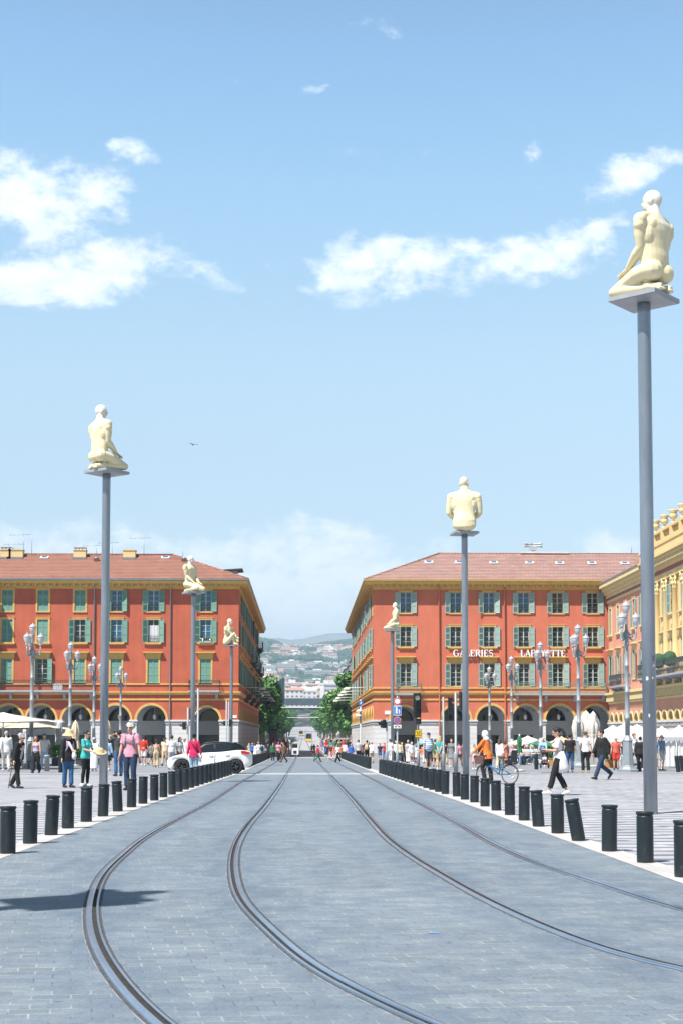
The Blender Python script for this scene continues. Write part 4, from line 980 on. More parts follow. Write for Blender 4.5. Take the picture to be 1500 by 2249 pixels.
    for u in cu1:
        window(b, (0, 0), rz, u, Z(11.5), ww, 2.6, 'open' if u > 8 else 'closed', False, True, M_shR, M_paley); window(b, (0, 0), rz, u, Z(6.9), ww, 2.5, 'open', True, False, M_shR, M_paley, tall=True)
    for u in cu2:
        window(b, (0, 0), rz, u, Z(11.7), ww, 2.4, 'closed' if int(u) % 2 else 'open', False, True, M_shR, M_paley); window(b, (0, 0), rz, u, Z(7.2), ww, 2.4, 'closed', True, False, M_shR, M_paley)
        m2 = MB(); m2.box(u - 0.6, u + 0.6, -0.05, -0.002, Z(10.6), Z(11.35)); m2.box(u - 0.35, u + 0.35, -0.09, -0.05, Z(10.75), Z(11.15)); put('relief_panel', m2, M_paley)
    balcony(b, 4.0, 9.2, 0, Z(6.35), M_stoneg, M_iron, 0.9, base=(0, 0), rz=rz)
    balcony(b, U1 - 0.2, U2 - 1.0, 0, Z(6.6), M_stoneg, M_iron, 1.2, 1.05, base=(0, 0), rz=rz)
    return b, Z, U1
WING, WZ, WU1 = wing()
# far left wing: only its cornice corner shows
def left_wing():
    x0 = -31.4; b = thing('red_wing', 'edge of a red building with ochre cornice at the extreme left of the picture', 'building', (x0, 139.0, gw)); t = 16.1 - gw
    mb = MB(); mb.box(-8, 0, -1.3, -0.05, 0, t); mb.build('wall', M_red, b)
    mb = MB()
    for a, c, o in ((-1.6, -1.2, 0.15), (-1.2, -0.8, 0.12), (-0.3, 0.0, 0.25), (0.0, 0.35, 0.55), (0.35, 0.75, 0.8)): mb.box(-0.3, o, -1.3, -0.05 - (0.8 - o) * 0.02, t + a, t + c - 0.003)
    mb.build('cornice', M_yel, b)
    mb = MB(); mb.poly([(0.8, -1.4, t + 0.76), (0.8, -0.1, t + 0.76), (-7, -0.1, t + 3.4), (-7, -1.4, t + 3.4)]); mb.build('roof', M_roofL, b)
    mb = MB(); mb.box(-0.05, 0.15, -1.3, -0.05, 5.6, 5.95); mb.build('string_course', M_yel, b)
left_wing()
# clipped box balls on the wing's balcony
for k, (u, r) in enumerate(((W0 - 120.6, 0.55), (W0 - 116.9, 0.62), (W0 - 113.2, 0.6))):
    t = thing('potted_shrub', ['smaller clipped box ball at the pole end of the balcony', 'middle clipped box ball on the balcony of the yellow building', 'clipped box ball furthest right on the balcony'][k], 'plant', (WX - 0.7, W0 - u, 6.6), 0, 'clipped box balls on the balcony')
    mb = MB(); mb.lathe([(0.22, 0), (0.3, 0.5), (0.33, 0.55)], 12); mb.build('pot', M_stoneg, t)
    mb = MB(); mb.ball((0, 0, 1.25), r, 18, 12)
    mb.v = [tuple(Vector(p) + Vector((rnd.uniform(-1, 1), rnd.uniform(-1, 1), rnd.uniform(-1, 1))) * 0.03) for p in mb.v]; mb.tube([(0, 0, 0.5), (0, 0, 0.9)], 0.05, 6); mb.build('foliage', M_leafd, t)
# ------------------------------------------------------------------ figures: tubes and balls grown into one skin
def remesh(mb, voxel, smooth_it=3, name='body'):
    me = mb.mesh(name, [], fix=True)
    o = bpy.data.objects.new('tmp', me); COL.objects.link(o)
    r = o.modifiers.new('r', 'REMESH'); r.mode = 'VOXEL'; r.voxel_size = voxel; r.use_smooth_shade = True
    if smooth_it: s = o.modifiers.new('s', 'SMOOTH'); s.factor = 0.5; s.iterations = smooth_it
    dg = bpy.context.evaluated_depsgraph_get(); out = bpy.data.meshes.new_from_object(o.evaluated_get(dg))
    bpy.data.objects.remove(o); bpy.data.meshes.remove(me); out.name = name
    return out
def ik(a, t, l1, l2, pole):
    """two-bone chain from a to t, bending towards pole; returns (joint, end)"""
    a, t, pole = Vector(a), Vector(t), Vector(pole); d = t - a; L = min(d.length, (l1 + l2) * 0.999); u = d.normalized(); t = a + u * L
    x = (l1 * l1 - l2 * l2 + L * L) / (2 * L); h = math.sqrt(max(0.0, l1 * l1 - x * x)); p = pole - u * pole.dot(u); p = p.normalized() if p.length > 1e-6 else u.orthogonal()
    return a + u * x + p * h, t
def hand(mb, w, d, palm_n, side, k=1.0, curl=0.5, fingers=True):
    """w wrist, d pointing direction, palm_n palm normal, side +1/-1"""
    w, d, n = Vector(w), Vector(d).normalized(), Vector(palm_n); n = (n - d * n.dot(d)); n = n.normalized() if n.length > 1e-5 else d.orthogonal().normalized(); s = d.cross(n) * side
    mb.tube([w - d * 0.01 * k, w + d * 0.03 * k, w + d * 0.085 * k, w + d * 0.1 * k], [(0.024 * k, 0.018 * k), (0.035 * k, 0.017 * k), (0.04 * k, 0.014 * k), (0.03 * k, 0.01 * k)], 8, up=s)
    if not fingers: mb.tube([w + d * 0.09 * k, w + d * 0.16 * k + n * 0.03 * k], [(0.036 * k, 0.013 * k), (0.02 * k, 0.012 * k)], 8, up=s); return
    for i, L in enumerate((0.070, 0.082, 0.076, 0.058)):
        o = w + d * 0.092 * k + s * (0.030 - 0.0205 * i) * k; sp = s * (0.012 - 0.009 * i) * k
        p1 = o + d * L * 0.45 * k + n * (0.012 * curl) * k + sp * 0.5; p2 = p1 + (d * (1 - 0.7 * curl) + n * curl).normalized() * L * 0.33 * k + sp * 0.3; p3 = p2 + (d * (1 - curl) + n * curl * 1.2).normalized() * L * 0.25 * k
        mb.tube([o, p1, p2, p3], [0.0098 * k, 0.0092 * k, 0.0085 * k, 0.0062 * k], 6)
    o = w + d * 0.03 * k + s * 0.03 * k
    mb.tube([o, o + (d * 0.5 + s * 0.8).normalized() * 0.035 * k + n * 0.008 * k, o + (d * 0.8 + s * 0.55).normalized() * 0.072 * k + n * 0.018 * k], [0.013 * k, 0.011 * k, 0.007 * k], 6)

# ------------------------------------------------------------------ the resin figures on their masts
def statue_mesh(kind, turn=0.0, mirror=False):
    mb = MB(); S = lambda x: Vector(x)
    if kind == 'kneel':
        zb = 0.0; hipz = 0.27
        for s in (-1, 1):
            hip, knee, ank, toe = S((s * 0.095, 0.0, hipz)), S((s * 0.135, -0.43, 0.105)), S((s * 0.085, -0.03, 0.078)), S((s * 0.075, 0.17, 0.045))
            mb.tube([hip, hip.lerp(knee, 0.3) + S((s * 0.01, 0, 0.02)), hip.lerp(knee, 0.65) + S((0, 0, 0.012)), knee, knee + S((0, -0.035, -0.01))], [0.105, 0.10, 0.082, 0.066, 0.045], 14)
            mb.ball(knee + S((0, -0.01, 0)), (0.062, 0.06, 0.066)); mb.tube([knee, knee.lerp(ank, 0.3) + S((s * 0.012, 0, 0)), knee.lerp(ank, 0.7), ank], [0.066, 0.078, 0.066, 0.048], 12)
            mb.tube([ank, ank + S((0, 0.06, 0.0)), toe], [(0.046, 0.06), (0.052, 0.058), (0.05, 0.032)], 10); mb.ball(ank + S((0, 0.01, 0.03)), 0.05)
            for i in range(5): mb.ball(toe + S((s * (-0.036 + 0.018 * i), 0.012 - 0.004 * i, -0.014)), (0.0105, 0.02, 0.016), 7, 5)
            mb.ball((s * 0.09, 0.06, 0.262), (0.118, 0.118, 0.122))
        base = hipz; arms = [(0.03, -0.27, 0.27)]; pelvis = [((0, 0.01, 0.27), 0.15, 0.105), ((0, 0.02, 0.36), 0.158, 0.112)]
    else:
        hipz = 0.12; base = hipz
        for s in (-1, 1):
            hip = S((s * 0.095, 0.0, hipz))
            if kind == 'crouch':
                knee, ank, toe = S((s * 0.13, -0.33, 0.44)) if s < 0 else S((0.16, -0.36, 0.30)), S((s * 0.03, -0.30, 0.06)) if s < 0 else S((-0.05, -0.34, 0.07)), S((s * 0.02, -0.46, 0.035)) if s < 0 else S((-0.13, -0.44, 0.05))
            else: knee, ank, toe = S((s * 0.12, -0.36, 0.42)), S((s * 0.07, -0.33, 0.06)), S((s * 0.08, -0.50, 0.035))
            mb.tube([hip, hip.lerp(knee, 0.35) + S((0, 0, -0.01)), hip.lerp(knee, 0.7), knee], [0.105, 0.10, 0.08, 0.062], 14); mb.ball(knee, 0.062)
            mb.tube([knee, knee.lerp(ank, 0.3) + S((0, 0.02, 0)), knee.lerp(ank, 0.7), ank], [0.06, 0.064, 0.046, 0.036], 12); mb.tube([ank, ank.lerp(toe, 0.5), toe], [(0.036, 0.036), (0.042, 0.03), (0.045, 0.018)], 10)
            mb.ball((s * 0.088, 0.035, 0.12), (0.112, 0.11, 0.112))
        pelvis = [((0, 0.02, 0.07), 0.17, 0.13), ((0, 0.03, 0.2), 0.172, 0.122)]
    if kind != 'kneel': mb.ball((0, 0.03, 0.075), (0.16, 0.105, 0.078), 14, 9)
    dz = base - 0.285; lean = 0.0 if kind == 'kneel' else -0.06
    P = lambda z, y=0.0: S((0, y + lean * (z - 0.3) / 0.6, z + dz))
    mb.tube([S(pelvis[0][0]), S(pelvis[1][0]), P(0.45, 0.02), P(0.53, 0.015), P(0.64, 0.012), P(0.75, 0.012), P(0.84, 0.015), P(0.90, 0.02), P(0.945, 0.022), P(0.98, 0.02), P(1.05, 0.005)],
            [(pelvis[0][1] * 1.12, pelvis[0][2] * 1.1), (pelvis[1][1] * 1.14, pelvis[1][2] * 1.1), (0.182, 0.126), (0.182, 0.122), (0.188, 0.128), (0.212, 0.138), (0.218, 0.130), (0.185, 0.100), (0.12, 0.082), (0.078, 0.072), (0.066, 0.068)], 20, up=(1, 0, 0))
    for s in (-1, 1):
        mb.tube([P(0.36, 0.10) + S((s * 0.032, 0, 0)), P(0.46, 0.088) + S((s * 0.036, 0, 0)), P(0.6, 0.09) + S((s * 0.042, 0, 0)), P(0.78, 0.098) + S((s * 0.05, 0, 0)), P(0.9, 0.075) + S((s * 0.04, 0, 0))], [0.03, 0.036, 0.04, 0.042, 0.03], 8)
        mb.ball(P(0.70, 0.035) + S((s * 0.135, 0, 0)), (0.078, 0.085, 0.15)); mb.ball(P(0.81, 0.105) + S((s * 0.105, 0, 0)), (0.062, 0.03, 0.075))
        mb.ball(P(0.79, -0.075) + S((s * 0.085, 0, 0)), (0.085, 0.045, 0.06)); mb.tube([P(0.985, 0.03), P(0.935, 0.03) + S((s * 0.1, 0, 0)), P(0.90, 0.02) + S((s * 0.2, 0, 0))], [0.045, 0.045, 0.05], 10)
        sh = P(0.852, 0.012) + S((s * 0.226, 0, 0)); mb.ball(sh, (0.070, 0.078, 0.086)); mb.ball(sh + S((s * 0.008, 0, -0.06)), (0.064, 0.07, 0.08))
        if kind == 'kneel': tgt, pole = S((s * 0.135, -0.235, 0.345)), (s * 0.12, 1.0, 0.0)
        else: tgt, pole = (S((s * 0.13, -0.30, 0.27)), (s * 0.5, 0.7, -0.5)) if kind == 'sit' else (S((-s * 0.02, -0.42, 0.24)), (s * 1.0, 0.1, -0.7))
        el, wr = ik(sh, tgt, 0.315, 0.285, pole)
        mb.tube([sh, sh.lerp(el, 0.3), sh.lerp(el, 0.6), sh.lerp(el, 0.9), el], [0.066, 0.067, 0.064, 0.053, 0.05], 12); mb.ball(sh.lerp(el, 0.5) + S((s * 0.004, -0.01, 0)), (0.058, 0.064, 0.09)); mb.ball(el, 0.05)
        mb.tube([el, el.lerp(wr, 0.3), el.lerp(wr, 0.7), wr], [0.052, 0.060, 0.046, 0.034], 12)
        dirn = (wr - el).normalized(); dirn = S((dirn.x, dirn.y, dirn.z - 0.1)) if kind != 'kneel' else S((s * -0.05, -1, -0.55)); hand(mb, wr, dirn, (0, 0.2, -1), -s, 1.05, 0.35)
    # head, turned by `turn`
    q = Matrix.Rotation(turn, 3, 'Z'); hc = P(1.135, -0.012); H = lambda x, y, z: hc + q @ S((x, y, z))
    mb.ball(H(0, 0.008, 0.02), (0.076, 0.106, 0.118), 16, 12, rot=q); mb.ball(H(0, -0.032, -0.052), (0.058, 0.066, 0.078), 14, 10, rot=q); mb.ball(H(0, -0.06, -0.088), (0.034, 0.03, 0.026), rot=q)
    mb.tube([H(0, -0.083, 0.02), H(0, -0.112, -0.028), H(0, -0.085, -0.04)], [0.011, 0.016, 0.012], 8); mb.tube([H(-0.045, -0.075, 0.026), H(0, -0.088, 0.03), H(0.045, -0.075, 0.026)], 0.013, 8)
    mb.tube([H(-0.024, -0.086, -0.062), H(0, -0.094, -0.06), H(0.024, -0.086, -0.062)], 0.009, 6)
    for s in (-1, 1): mb.ball(H(s * 0.078, 0.012, -0.012), (0.014, 0.027, 0.042), 8, 6, rot=q)
    mb.tube([P(1.0, 0.015), P(1.08, 0.01)], [0.06, 0.056], 12)
    me = remesh(mb, 0.0085, 9, 'statue'); return me
def mat_resin():
    m = mat('cream_resin', (0.62, 0.53, 0.30), 0.42, spec=0.4); t, b = nodes_of(m); P, x, y, z = objxyz(t)
    v = vec(t, nm(t, 'MULTIPLY', x, 16.0), nm(t, 'MULTIPLY', y, 16.0), nm(t, 'MULTIPLY', z, 1.6)); n = nnoise(t, v, 1.0, 5, 0.65)
    hgt = nrange(t, z, 0.55, 1.15, -0.46, 0.36); sp = nm(t, 'MULTIPLY', nm(t, 'MULTIPLY', nrange(t, nm(t, 'ABSOLUTE', nm(t, 'MULTIPLY_ADD', nnoise(t, P, 9, 2), 0.05, nm(t, 'ADD', x, -0.025))), 0.0, 0.05, 1.0, 0.0), nrange(t, y, 0.03, 0.09)), nrange(t, z, 0.35, 0.75))
    f = nrange(t, nm(t, 'MULTIPLY_ADD', sp, 0.45, nm(t, 'ADD', n, hgt)), 0.46, 0.78)
    col = nmix(t, f, (0.73, 0.65, 0.42), (0.70, 0.68, 0.62)); d = nrange(t, nnoise(t, v, 1.7, 6, 0.7), 0.62, 0.8)
    t.links.new(nmix(t, nm(t, 'MULTIPLY', d, 0.30), col, (0.50, 0.42, 0.27)), b.inputs['Base Color']); b.inputs['Subsurface Weight'].default_value = 0.0
    return m
M_resin = mat_resin()
M_mast = mat('mast_galvanised', (0.27, 0.315, 0.37), 0.30, 0.55, var=0.22, vscale=2.2, stretch=(1, 1, 0.25)); scratch(M_mast, (0.45, 0.47, 0.5), 0.62, 0.85, (9, 9, 2))
M_plate = mat('mast_plate', (0.36, 0.38, 0.41), 0.5, 0.3, var=0.15)
SMESH = {('kneel', 0): statue_mesh('kneel', 0.0), ('kneel', 1): statue_mesh('kneel', R(-28)), ('kneel', 2): statue_mesh('kneel', R(22)), ('sit', 0): statue_mesh('sit', R(-18)), ('crouch', 0): statue_mesh('crouch', R(6))}
for me in SMESH.values(): me.materials.append(M_resin)
def mast(x, y, top, plate_rz, label, slabel, kind, face, sc, r=0.145, half=0.56):
    z0 = gz(y); t = thing('statue_mast', label, 'mast', (x, y, z0), 0, 'tall steel masts carrying seated figures'); H = top - z0
    mb = MB(); mb.lathe([(r * 1.0, 0.0), (r, H * 0.5), (r * 0.98, H - 0.36), (r * 0.985, H - 0.355), (r * 0.985, H - 0.09)], 24); me = mb.mesh('pole', M_mast); link('pole', me, t)
    mb = MB(); mb.box(-half, half, -half, half, -0.09, 0.0); mb.box(-half + 0.02, half - 0.02, -half + 0.02, half - 0.02, -0.10, -0.09); mb.build('plate', M_plate, t, (0, 0, H), (0, 0, plate_rz))
    th = math.atan2(face[0], -face[1]); off = Vector((face[0], face[1], 0)).normalized() * (0.16 * sc if kind[0] == 'kneel' else 0.2 * sc) * -1
    s = link('statue', SMESH[kind], None, (x - off.x * -0.0 + (-off.x) * -0.9, y + off.y * 0.9, top), (0, 0, th), (sc * (1.09 if kind == 'kneel' else 1.17), sc * 1.03, sc)); tag(s, slabel, 'statue', 'cream seated figures on masts')
    return s
def at_D(px, D): return onY(px, 1600, D).x
GLb = 'tall steel mast under the kneeling cream statue '
mast(at_D(1425.5, 30.1), 30.1, 11.11, R(48), 'nearest and tallest looking steel mast, stickers on it, right side of the picture', 'large kneeling cream statue seen from behind at the upper right, nearest of all', ('kneel', 2), (-0.64, 0.77), 1.85)
mast(at_D(229.5, 49.5), 49.5, 10.9, R(52), 'steel mast on the left plaza behind the left bollard row', 'kneeling cream statue seen from behind on the left mast, knees to the right', ('kneel', 1), (0.74, 0.67), 1.85)
mast(at_D(1021.5, 64.0), 64.0, 10.88, R(8), 'steel mast behind the right bollard row, in front of the shop lettering', 'cream statue sitting with its back square to the camera', ('sit', 0), (0.12, 1), 2.28)
mast(at_D(424, 89.0), 89.0, 10.66, R(25), 'steel mast in front of the left red block, near the parked white car', 'kneeling cream statue facing right with its chest lit, before the tiled roof', ('kneel', 2), (0.80, -0.60), 1.85)
mast(at_D(508.5, 131.0), 131.0, 9.98, R(15), 'farthest steel mast on the left, at the avenue corner of the red block', 'crouching cream statue hugging its knees at the corner of the left block', ('crouch', 0), (0.92, -0.40), 2.25)
mast(at_D(861.5, 118.6), 118.6, 10.5, R(12), 'steel mast at the avenue corner of the right orange-red block', 'kneeling cream statue in profile facing left, before the right block', ('kneel', 0), (-0.98, -0.18), 1.85)
# the seventh mast stands just outside the left edge of the photograph; its shadow falls on the road
mast(-7.05, 9.6, 10.9, R(30), 'steel mast outside the left edge whose shadow falls across the rails', 'kneeling cream statue outside the left edge, casting the shadow on the rails', ('kneel', 0), (0.9, 0.45), 1.85)

# stickers on the nearest mast
tx = at_D(1425.5, 30.1)
for k, (a, z, w, h, c) in enumerate(((R(-58), 3.24, 0.07, 0.12, (0.16, 0.13, 0.2)), (R(-60), 3.12, 0.05, 0.05, (0.6, 0.55, 0.6)), (R(-118), 2.83, 0.05, 0.08, (0.7, 0.7, 0.72)), (R(-72), 2.86, 0.035, 0.05, (0.55, 0.55, 0.6)), (R(-105), 2.05, 0.03, 0.07, (0.7, 0.7, 0.7)))):
    mb = MB(); rr = 0.148; n = 4
    mb.grid([[(rr * math.cos(a + (i / n - .5) * w / rr), rr * math.sin(a + (i / n - .5) * w / rr), zz) for i in range(n + 1)] for zz in (z, z + h)], 0)
    o = mb.build('sticker', mat('sticker_%d' % k, c, 0.6, var=0.5, vscale=40), None, (tx, 30.1, 0)); tag(o, ['small dark sticker on the nearest mast', 'pinkish sticker fragment under the dark sticker on the nearest mast', 'white sticker on the left side of the nearest mast', 'faded sticker patch between the others on the nearest mast', 'scraped white sticker low on the nearest mast'][k], 'sticker')

# ------------------------------------------------------------------ four-lantern street lamps
M_lamp = mat('lamp_post_paint', (0.27, 0.305, 0.335), 0.5, 0.1, var=0.15, vscale=3); M_opal = mat('lamp_opal', (0.52, 0.53, 0.56), 0.35); M_lampcap = mat('lamp_cap', (0.40, 0.41, 0.44), 0.4)
def make_lamp():
    t = thing('street_lamp', 'x', 'street lamp')
    mb = MB(); mb.lathe([(0.52, 0), (0.52, 0.12), (0.46, 0.16), (0.42, 0.24)], 8, sm=False); mb.lathe([(0.33, 0.24), (0.29, 0.35), (0.23, 1.5), (0.26, 1.56), (0.20, 1.66), (0.13, 1.8)], 8, sm=False); mb.build('pedestal', M_lamp, t)
    mb = MB(); prof = [(0.15, 1.8), (0.15, 2.6), (0.17, 2.62), (0.17, 2.7), (0.145, 2.72), (0.14, 3.9), (0.16, 3.92), (0.16, 4.0), (0.13, 4.02), (0.125, 5.2), (0.145, 5.22), (0.145, 5.3), (0.115, 5.32), (0.11, 6.2), (0.17, 6.3), (0.17, 6.42), (0.11, 6.5), (0.2, 6.75), (0.22, 6.86), (0.13, 6.95), (0.09, 7.1), (0.08, 7.7), (0.12, 7.78), (0.07, 7.86)]
    mb.lathe([(r_ * 0.82, z_) for r_, z_ in prof], 12); mb.build('post', M_lamp, t)
    def lantern_head(parent, x, y, z):
        m1 = MB(); m1.lathe([(0.07, -0.16), (0.1, -0.1), (0.08, -0.04), (0.12, 0.0), (0.2, 0.27), (0.2, 0.31)], 12, (x, y, z)); m1.build('lantern_globe', M_opal, parent)
        m1 = MB(); m1.lathe([(0.215, 0.31), (0.215, 0.34), (0.17, 0.42), (0.1, 0.49), (0.035, 0.51), (0.03, 0.57), (0.005, 0.6)], 12, (x, y, z)); m1.build('lantern_cap', M_lampcap, parent)
    lantern_head(t, 0, 0, 7.9)
    for k in range(3):
        a = R(-8 + 120 * k); c, s = math.cos(a), math.sin(a); m = MB()
        pts = [(0.1, 6.72), (0.22, 6.55), (0.34, 6.52), (0.44, 6.62), (0.47, 6.85), (0.47, 7.12)]
        m.tube([(c * r, s * r, z) for r, z in pts], 0.042, 8); m.tube([(c * r, s * r, z) for r, z in ((0.2, 6.62), (0.3, 6.7), (0.3, 6.8), (0.22, 6.82), (0.19, 6.75))], 0.03, 6)
        arm = m.build('arm', M_lamp, t); lantern_head(arm, c * 0.47, s * 0.47, 7.3)
    return t
LAMP = make_lamp(); LAMP_USED = False
for px, D, lab in ((1377, 70.0, 'street lamp right of the others, tallest on the right, beside the nearest mast'), (1270, 83.7, 'street lamp in front of the last letters of the shop sign'), (1187, 98.0, 'street lamp before the middle of the second sign word'), (1123, 114.0, 'street lamp between the two words of the shop sign'), (1074.5, 130.0, 'smallest street lamp on the right, under the first sign word'),
                   (70, 83.7, 'leftmost street lamp, in front of the long balcony'), (154.5, 99.0, 'street lamp second from the left, before the balcony windows'), (207, 115.0, 'street lamp half hidden by the left mast'), (265.5, 130.0, 'smallest street lamp on the left, right of the left mast')):
    o = LAMP if not LAMP_USED else copy_tree(LAMP); LAMP_USED = True
    o.location = (at_D(px, D), D, gz(D)); o.rotation_euler = (0, 0, R({1377: 0, 70: 6}.get(px, rnd.uniform(-14, 14)))); tag(o, lab, 'street lamp', 'four-lantern street lamps round the square')

# ------------------------------------------------------------------ signs and traffic lights
M_signw = mat('sign_white', (0.80, 0.80, 0.81), 0.4); M_signr = mat('sign_red', (0.62, 0.045, 0.04), 0.4); M_signb = mat('sign_blue', (0.015, 0.17, 0.55), 0.4); M_signy = mat('sign_yellow', (0.80, 0.55, 0.02), 0.4)
M_black = mat('signal_black', (0.012, 0.013, 0.015), 0.45); M_lens = mat('unlit_lens', (0.02, 0.03, 0.03), 0.2); M_post = mat('grey_post', (0.33, 0.35, 0.37), 0.5, 0.2, var=0.1); M_lit = mat('lit_lens', (0.9, 0.88, 0.75), 0.4)
def disc(mb, x, z, r, y, m, n=24, r0=0.0):
    P = [(x + r * math.cos(2 * math.pi * k / n), y, z + r * math.sin(2 * math.pi * k / n)) for k in range(n)]
    if r0 == 0: mb.poly(P, m)
    else: Q = [(x + r0 * math.cos(2 * math.pi * k / n), y, z + r0 * math.sin(2 * math.pi * k / n)) for k in range(n)]; mb.grid([P, Q], m, False, True)
def pole_thing(name, label, cat, px, D, htop, r=0.045, group=None, py0=None):
    z0 = gz(D) + 0.006; t = thing(name, label, cat, (at_D(px, D), D, z0), 0, group); mb = MB(); mb.lathe([(r * 1.9, 0), (r * 1.9, 0.9), (r * 1.7, 0.95), (r, 1.0), (r, htop - z0 - 0.02), (r * 0.6, htop - z0)], 12); mb.build('post', M_post, t); return t, z0
def zD(py, D): return CAM_H + (1616 - py) * D / F_PX
# the post with three signs and a plate
D = 74.0; t, z0 = pole_thing('sign_post', 'post with red ring sign, blue pedestrian sign and no-parking disc', 'road sign', 872, D, zD(1528, D))
def zz(py): return zD(py, D) - z0
s_ = F_PX / D; r = 8.3 / s_
mb = MB(); mb.lathe([(r * 0.99, -0.012), (r, -0.01), (r, 0.0)], 24); mb.v = [(x, z - 0.10, y + zz(1540)) for x, y, z in mb.v]; disc(mb, 0, zz(1540), r * 0.97, -0.116, 1); disc(mb, 0, zz(1540), r * 0.93, -0.119, 2); disc(mb, 0, zz(1540), r * 0.66, -0.122, 1); mb.build('no_vehicles_disc', [M_post, M_signw, M_signr], t)
mb = MB(); hw = 8.4 / s_; a, c = zz(1571), zz(1549.5); mb.box(-hw, hw, -0.115, -0.10, a, c, 1); mb.box(-hw * 0.93, hw * 0.93, -0.119, -0.116, a + 0.035, c - 0.035, 2)
def fig(mb, x, z, h, m):
    disc(mb, x, z + h * 0.88, h * 0.11, -0.123, m, 12); mb.box(x - h * 0.11, x + h * 0.11, -0.123, -0.12, z + h * 0.42, z + h * 0.76, m)
    mb.prism([(x - h * 0.12, z), (x - h * 0.02, z), (x + h * 0.08, z + h * 0.42), (x - h * 0.1, z + h * 0.42)], -0.1235, -0.1195, m); mb.prism([(x + h * 0.06, z), (x + h * 0.17, z), (x + h * 0.11, z + h * 0.42), (x - h * 0.03, z + h * 0.42)], -0.123, -0.12, m); mb.prism([(x + h * 0.1, z + h * 0.7), (x + h * 0.28, z + h * 0.44), (x + h * 0.24, z + h * 0.4), (x + h * 0.06, z + h * 0.6)], -0.1225, -0.12, m)
fig(mb, -hw * 0.28, a + 0.10, (c - a) * 0.74, 1); fig(mb, hw * 0.45, a + 0.10, (c - a) * 0.42, 1); mb.build('pedestrian_zone_panel', [M_post, M_signw, M_signb], t)
mb = MB(); r = 8.2 / s_; mb.lathe([(r * 0.99, -0.012), (r, -0.01), (r, 0.0)], 24); zc = zz(1581.5); mb.v = [(x, z - 0.10, y + zc) for x, y, z in mb.v]; disc(mb, 0, zc, r * 0.97, -0.116, 1); disc(mb, 0, zc, r * 0.93, -0.118, 2); disc(mb, 0, zc, r * 0.70, -0.1205, 3)
k = r * 0.66 * 0.707; w = 0.022; mb.poly([(-k - w, -0.1225, zc + k - w), (-k + w, -0.1225, zc + k + w), (k + w, -0.1225, zc - k + w), (k - w, -0.1225, zc - k - w)], 2); mb.build('no_parking_disc', [M_post, M_signw, M_signr, M_signb], t)
mb = MB(); a, c = zz(1599), zz(1591.5); mb.box(-hw, hw, -0.115, -0.10, a, c, 1); q = (a + c) / 2
mb.prism([(-0.16, q - 0.04), (-0.03, q - 0.04), (-0.05, q + 0.03), (-0.12, q + 0.03)], -0.118, -0.116, 2); mb.prism([(0.03, q - 0.04), (0.17, q - 0.04), (0.17, q - 0.01), (0.11, q + 0.01), (0.07, q + 0.04), (0.03, q + 0.04)], -0.118, -0.116, 2); mb.prism([(-0.06, q + 0.04), (0.06, q + 0.02), (0.06, q + 0.04), (-0.06, q + 0.06)], -0.1185, -0.1165, 2); mb.build('tow_away_plate', [M_post, M_signw, M_black], t)
# three-light tram signal and the yellow 30 plate
def signal(t, x, zlo, zhi, rz, n=3, lit=None, w=0.17, d=0.2, big=1.0, oy=-0.12):
    e = link('signal_head', None, t, (x, 0, 0), (0, 0, rz)) if False else None
    H = zhi - zlo; mb = MB(); mb.box(-w, w, -d, 0.0, zlo, zhi, 0); mb.box(-w * 1.25, w * 1.25, 0.0, 0.03, zlo - 0.02, zhi + 0.05, 0)
    for k in range(n):
        zc = zhi - H * (k + 0.5) / n; r = min(w * 0.8, H / n * 0.40); disc(mb, 0, zc, r, -d - 0.004, 2 if lit == k else 1, 16)
        rows = [[(r * 1.08 * math.cos(R(-20 + 22 * i)), -d + (0 if q == 0 else -0.24 * (0.55 + 0.45 * math.sin(R(max(0, min(180, -20 + 22 * i)))))), zc + r * 1.08 * math.sin(R(-20 + 22 * i))) for i in range(11)] for q in (0, 1)]
        mb.grid(rows, 0, True)
    mb.tube([(0, 0.03, zlo + H * 0.25), (-x if rz == 0 else 0, 0.1, zlo + H * 0.25)], 0.025, 6); mb.tube([(0, 0.03, zlo + H * 0.75), (-x if rz == 0 else 0, 0.1, zlo + H * 0.75)], 0.025, 6)
    return mb.build('signal_head', [M_black, M_lens, M_lit], t, (x, oy, 0), (0, 0, rz))
D = 76.0; t, z0 = pole_thing('traffic_light', 'large black three-light tram signal above a yellow plate reading 30', 'traffic light', 918, D, zD(1590, D)); s_ = F_PX / D
signal(t, -0.06, zz(1575), zz(1524), 0, 3, 0, 0.165, 0.18, oy=-0.08); mb = MB(); mb.box(-0.14, 0.14, -0.2, -0.02, zz(1590), zz(1578)); disc(mb, 0, zz(1584), 0.09, -0.204, 1); mb.build('repeater_box', [M_black, M_lens], t)
mb = MB(); hw = 7.6 / s_; a, c = zz(1620), zz(1602); mb.box(-hw, hw, -0.12, -0.085, a, c, 0); mb.box(-hw * 0.9, hw * 0.9, -0.128, -0.12, a + 0.03, c - 0.03, 1); pl = mb.build('speed_plate', [M_black, M_signy], t)
def digit_strokes(mb, pts, w, m):
    for (ax, az), (bx, bz) in zip(pts, pts[1:]): dx, dz = bx - ax, bz - az; l = math.hypot(dx, dz) or 1; nx, nz_ = -dz / l * w / 2, dx / l * w / 2; ex, ez = dx / l * w * .3, dz / l * w * .3; mb.poly([(ax + nx - ex, -0.1325, az + nz_ - ez), (bx + nx + ex, -0.1325, bz + nz_ + ez), (bx - nx + ex, -0.1325, bz - nz_ + ez), (ax - nx - ex, -0.1325, az - nz_ - ez)], m)
mb = MB(); q = (a + c) / 2; hh = (c - a) * 0.27
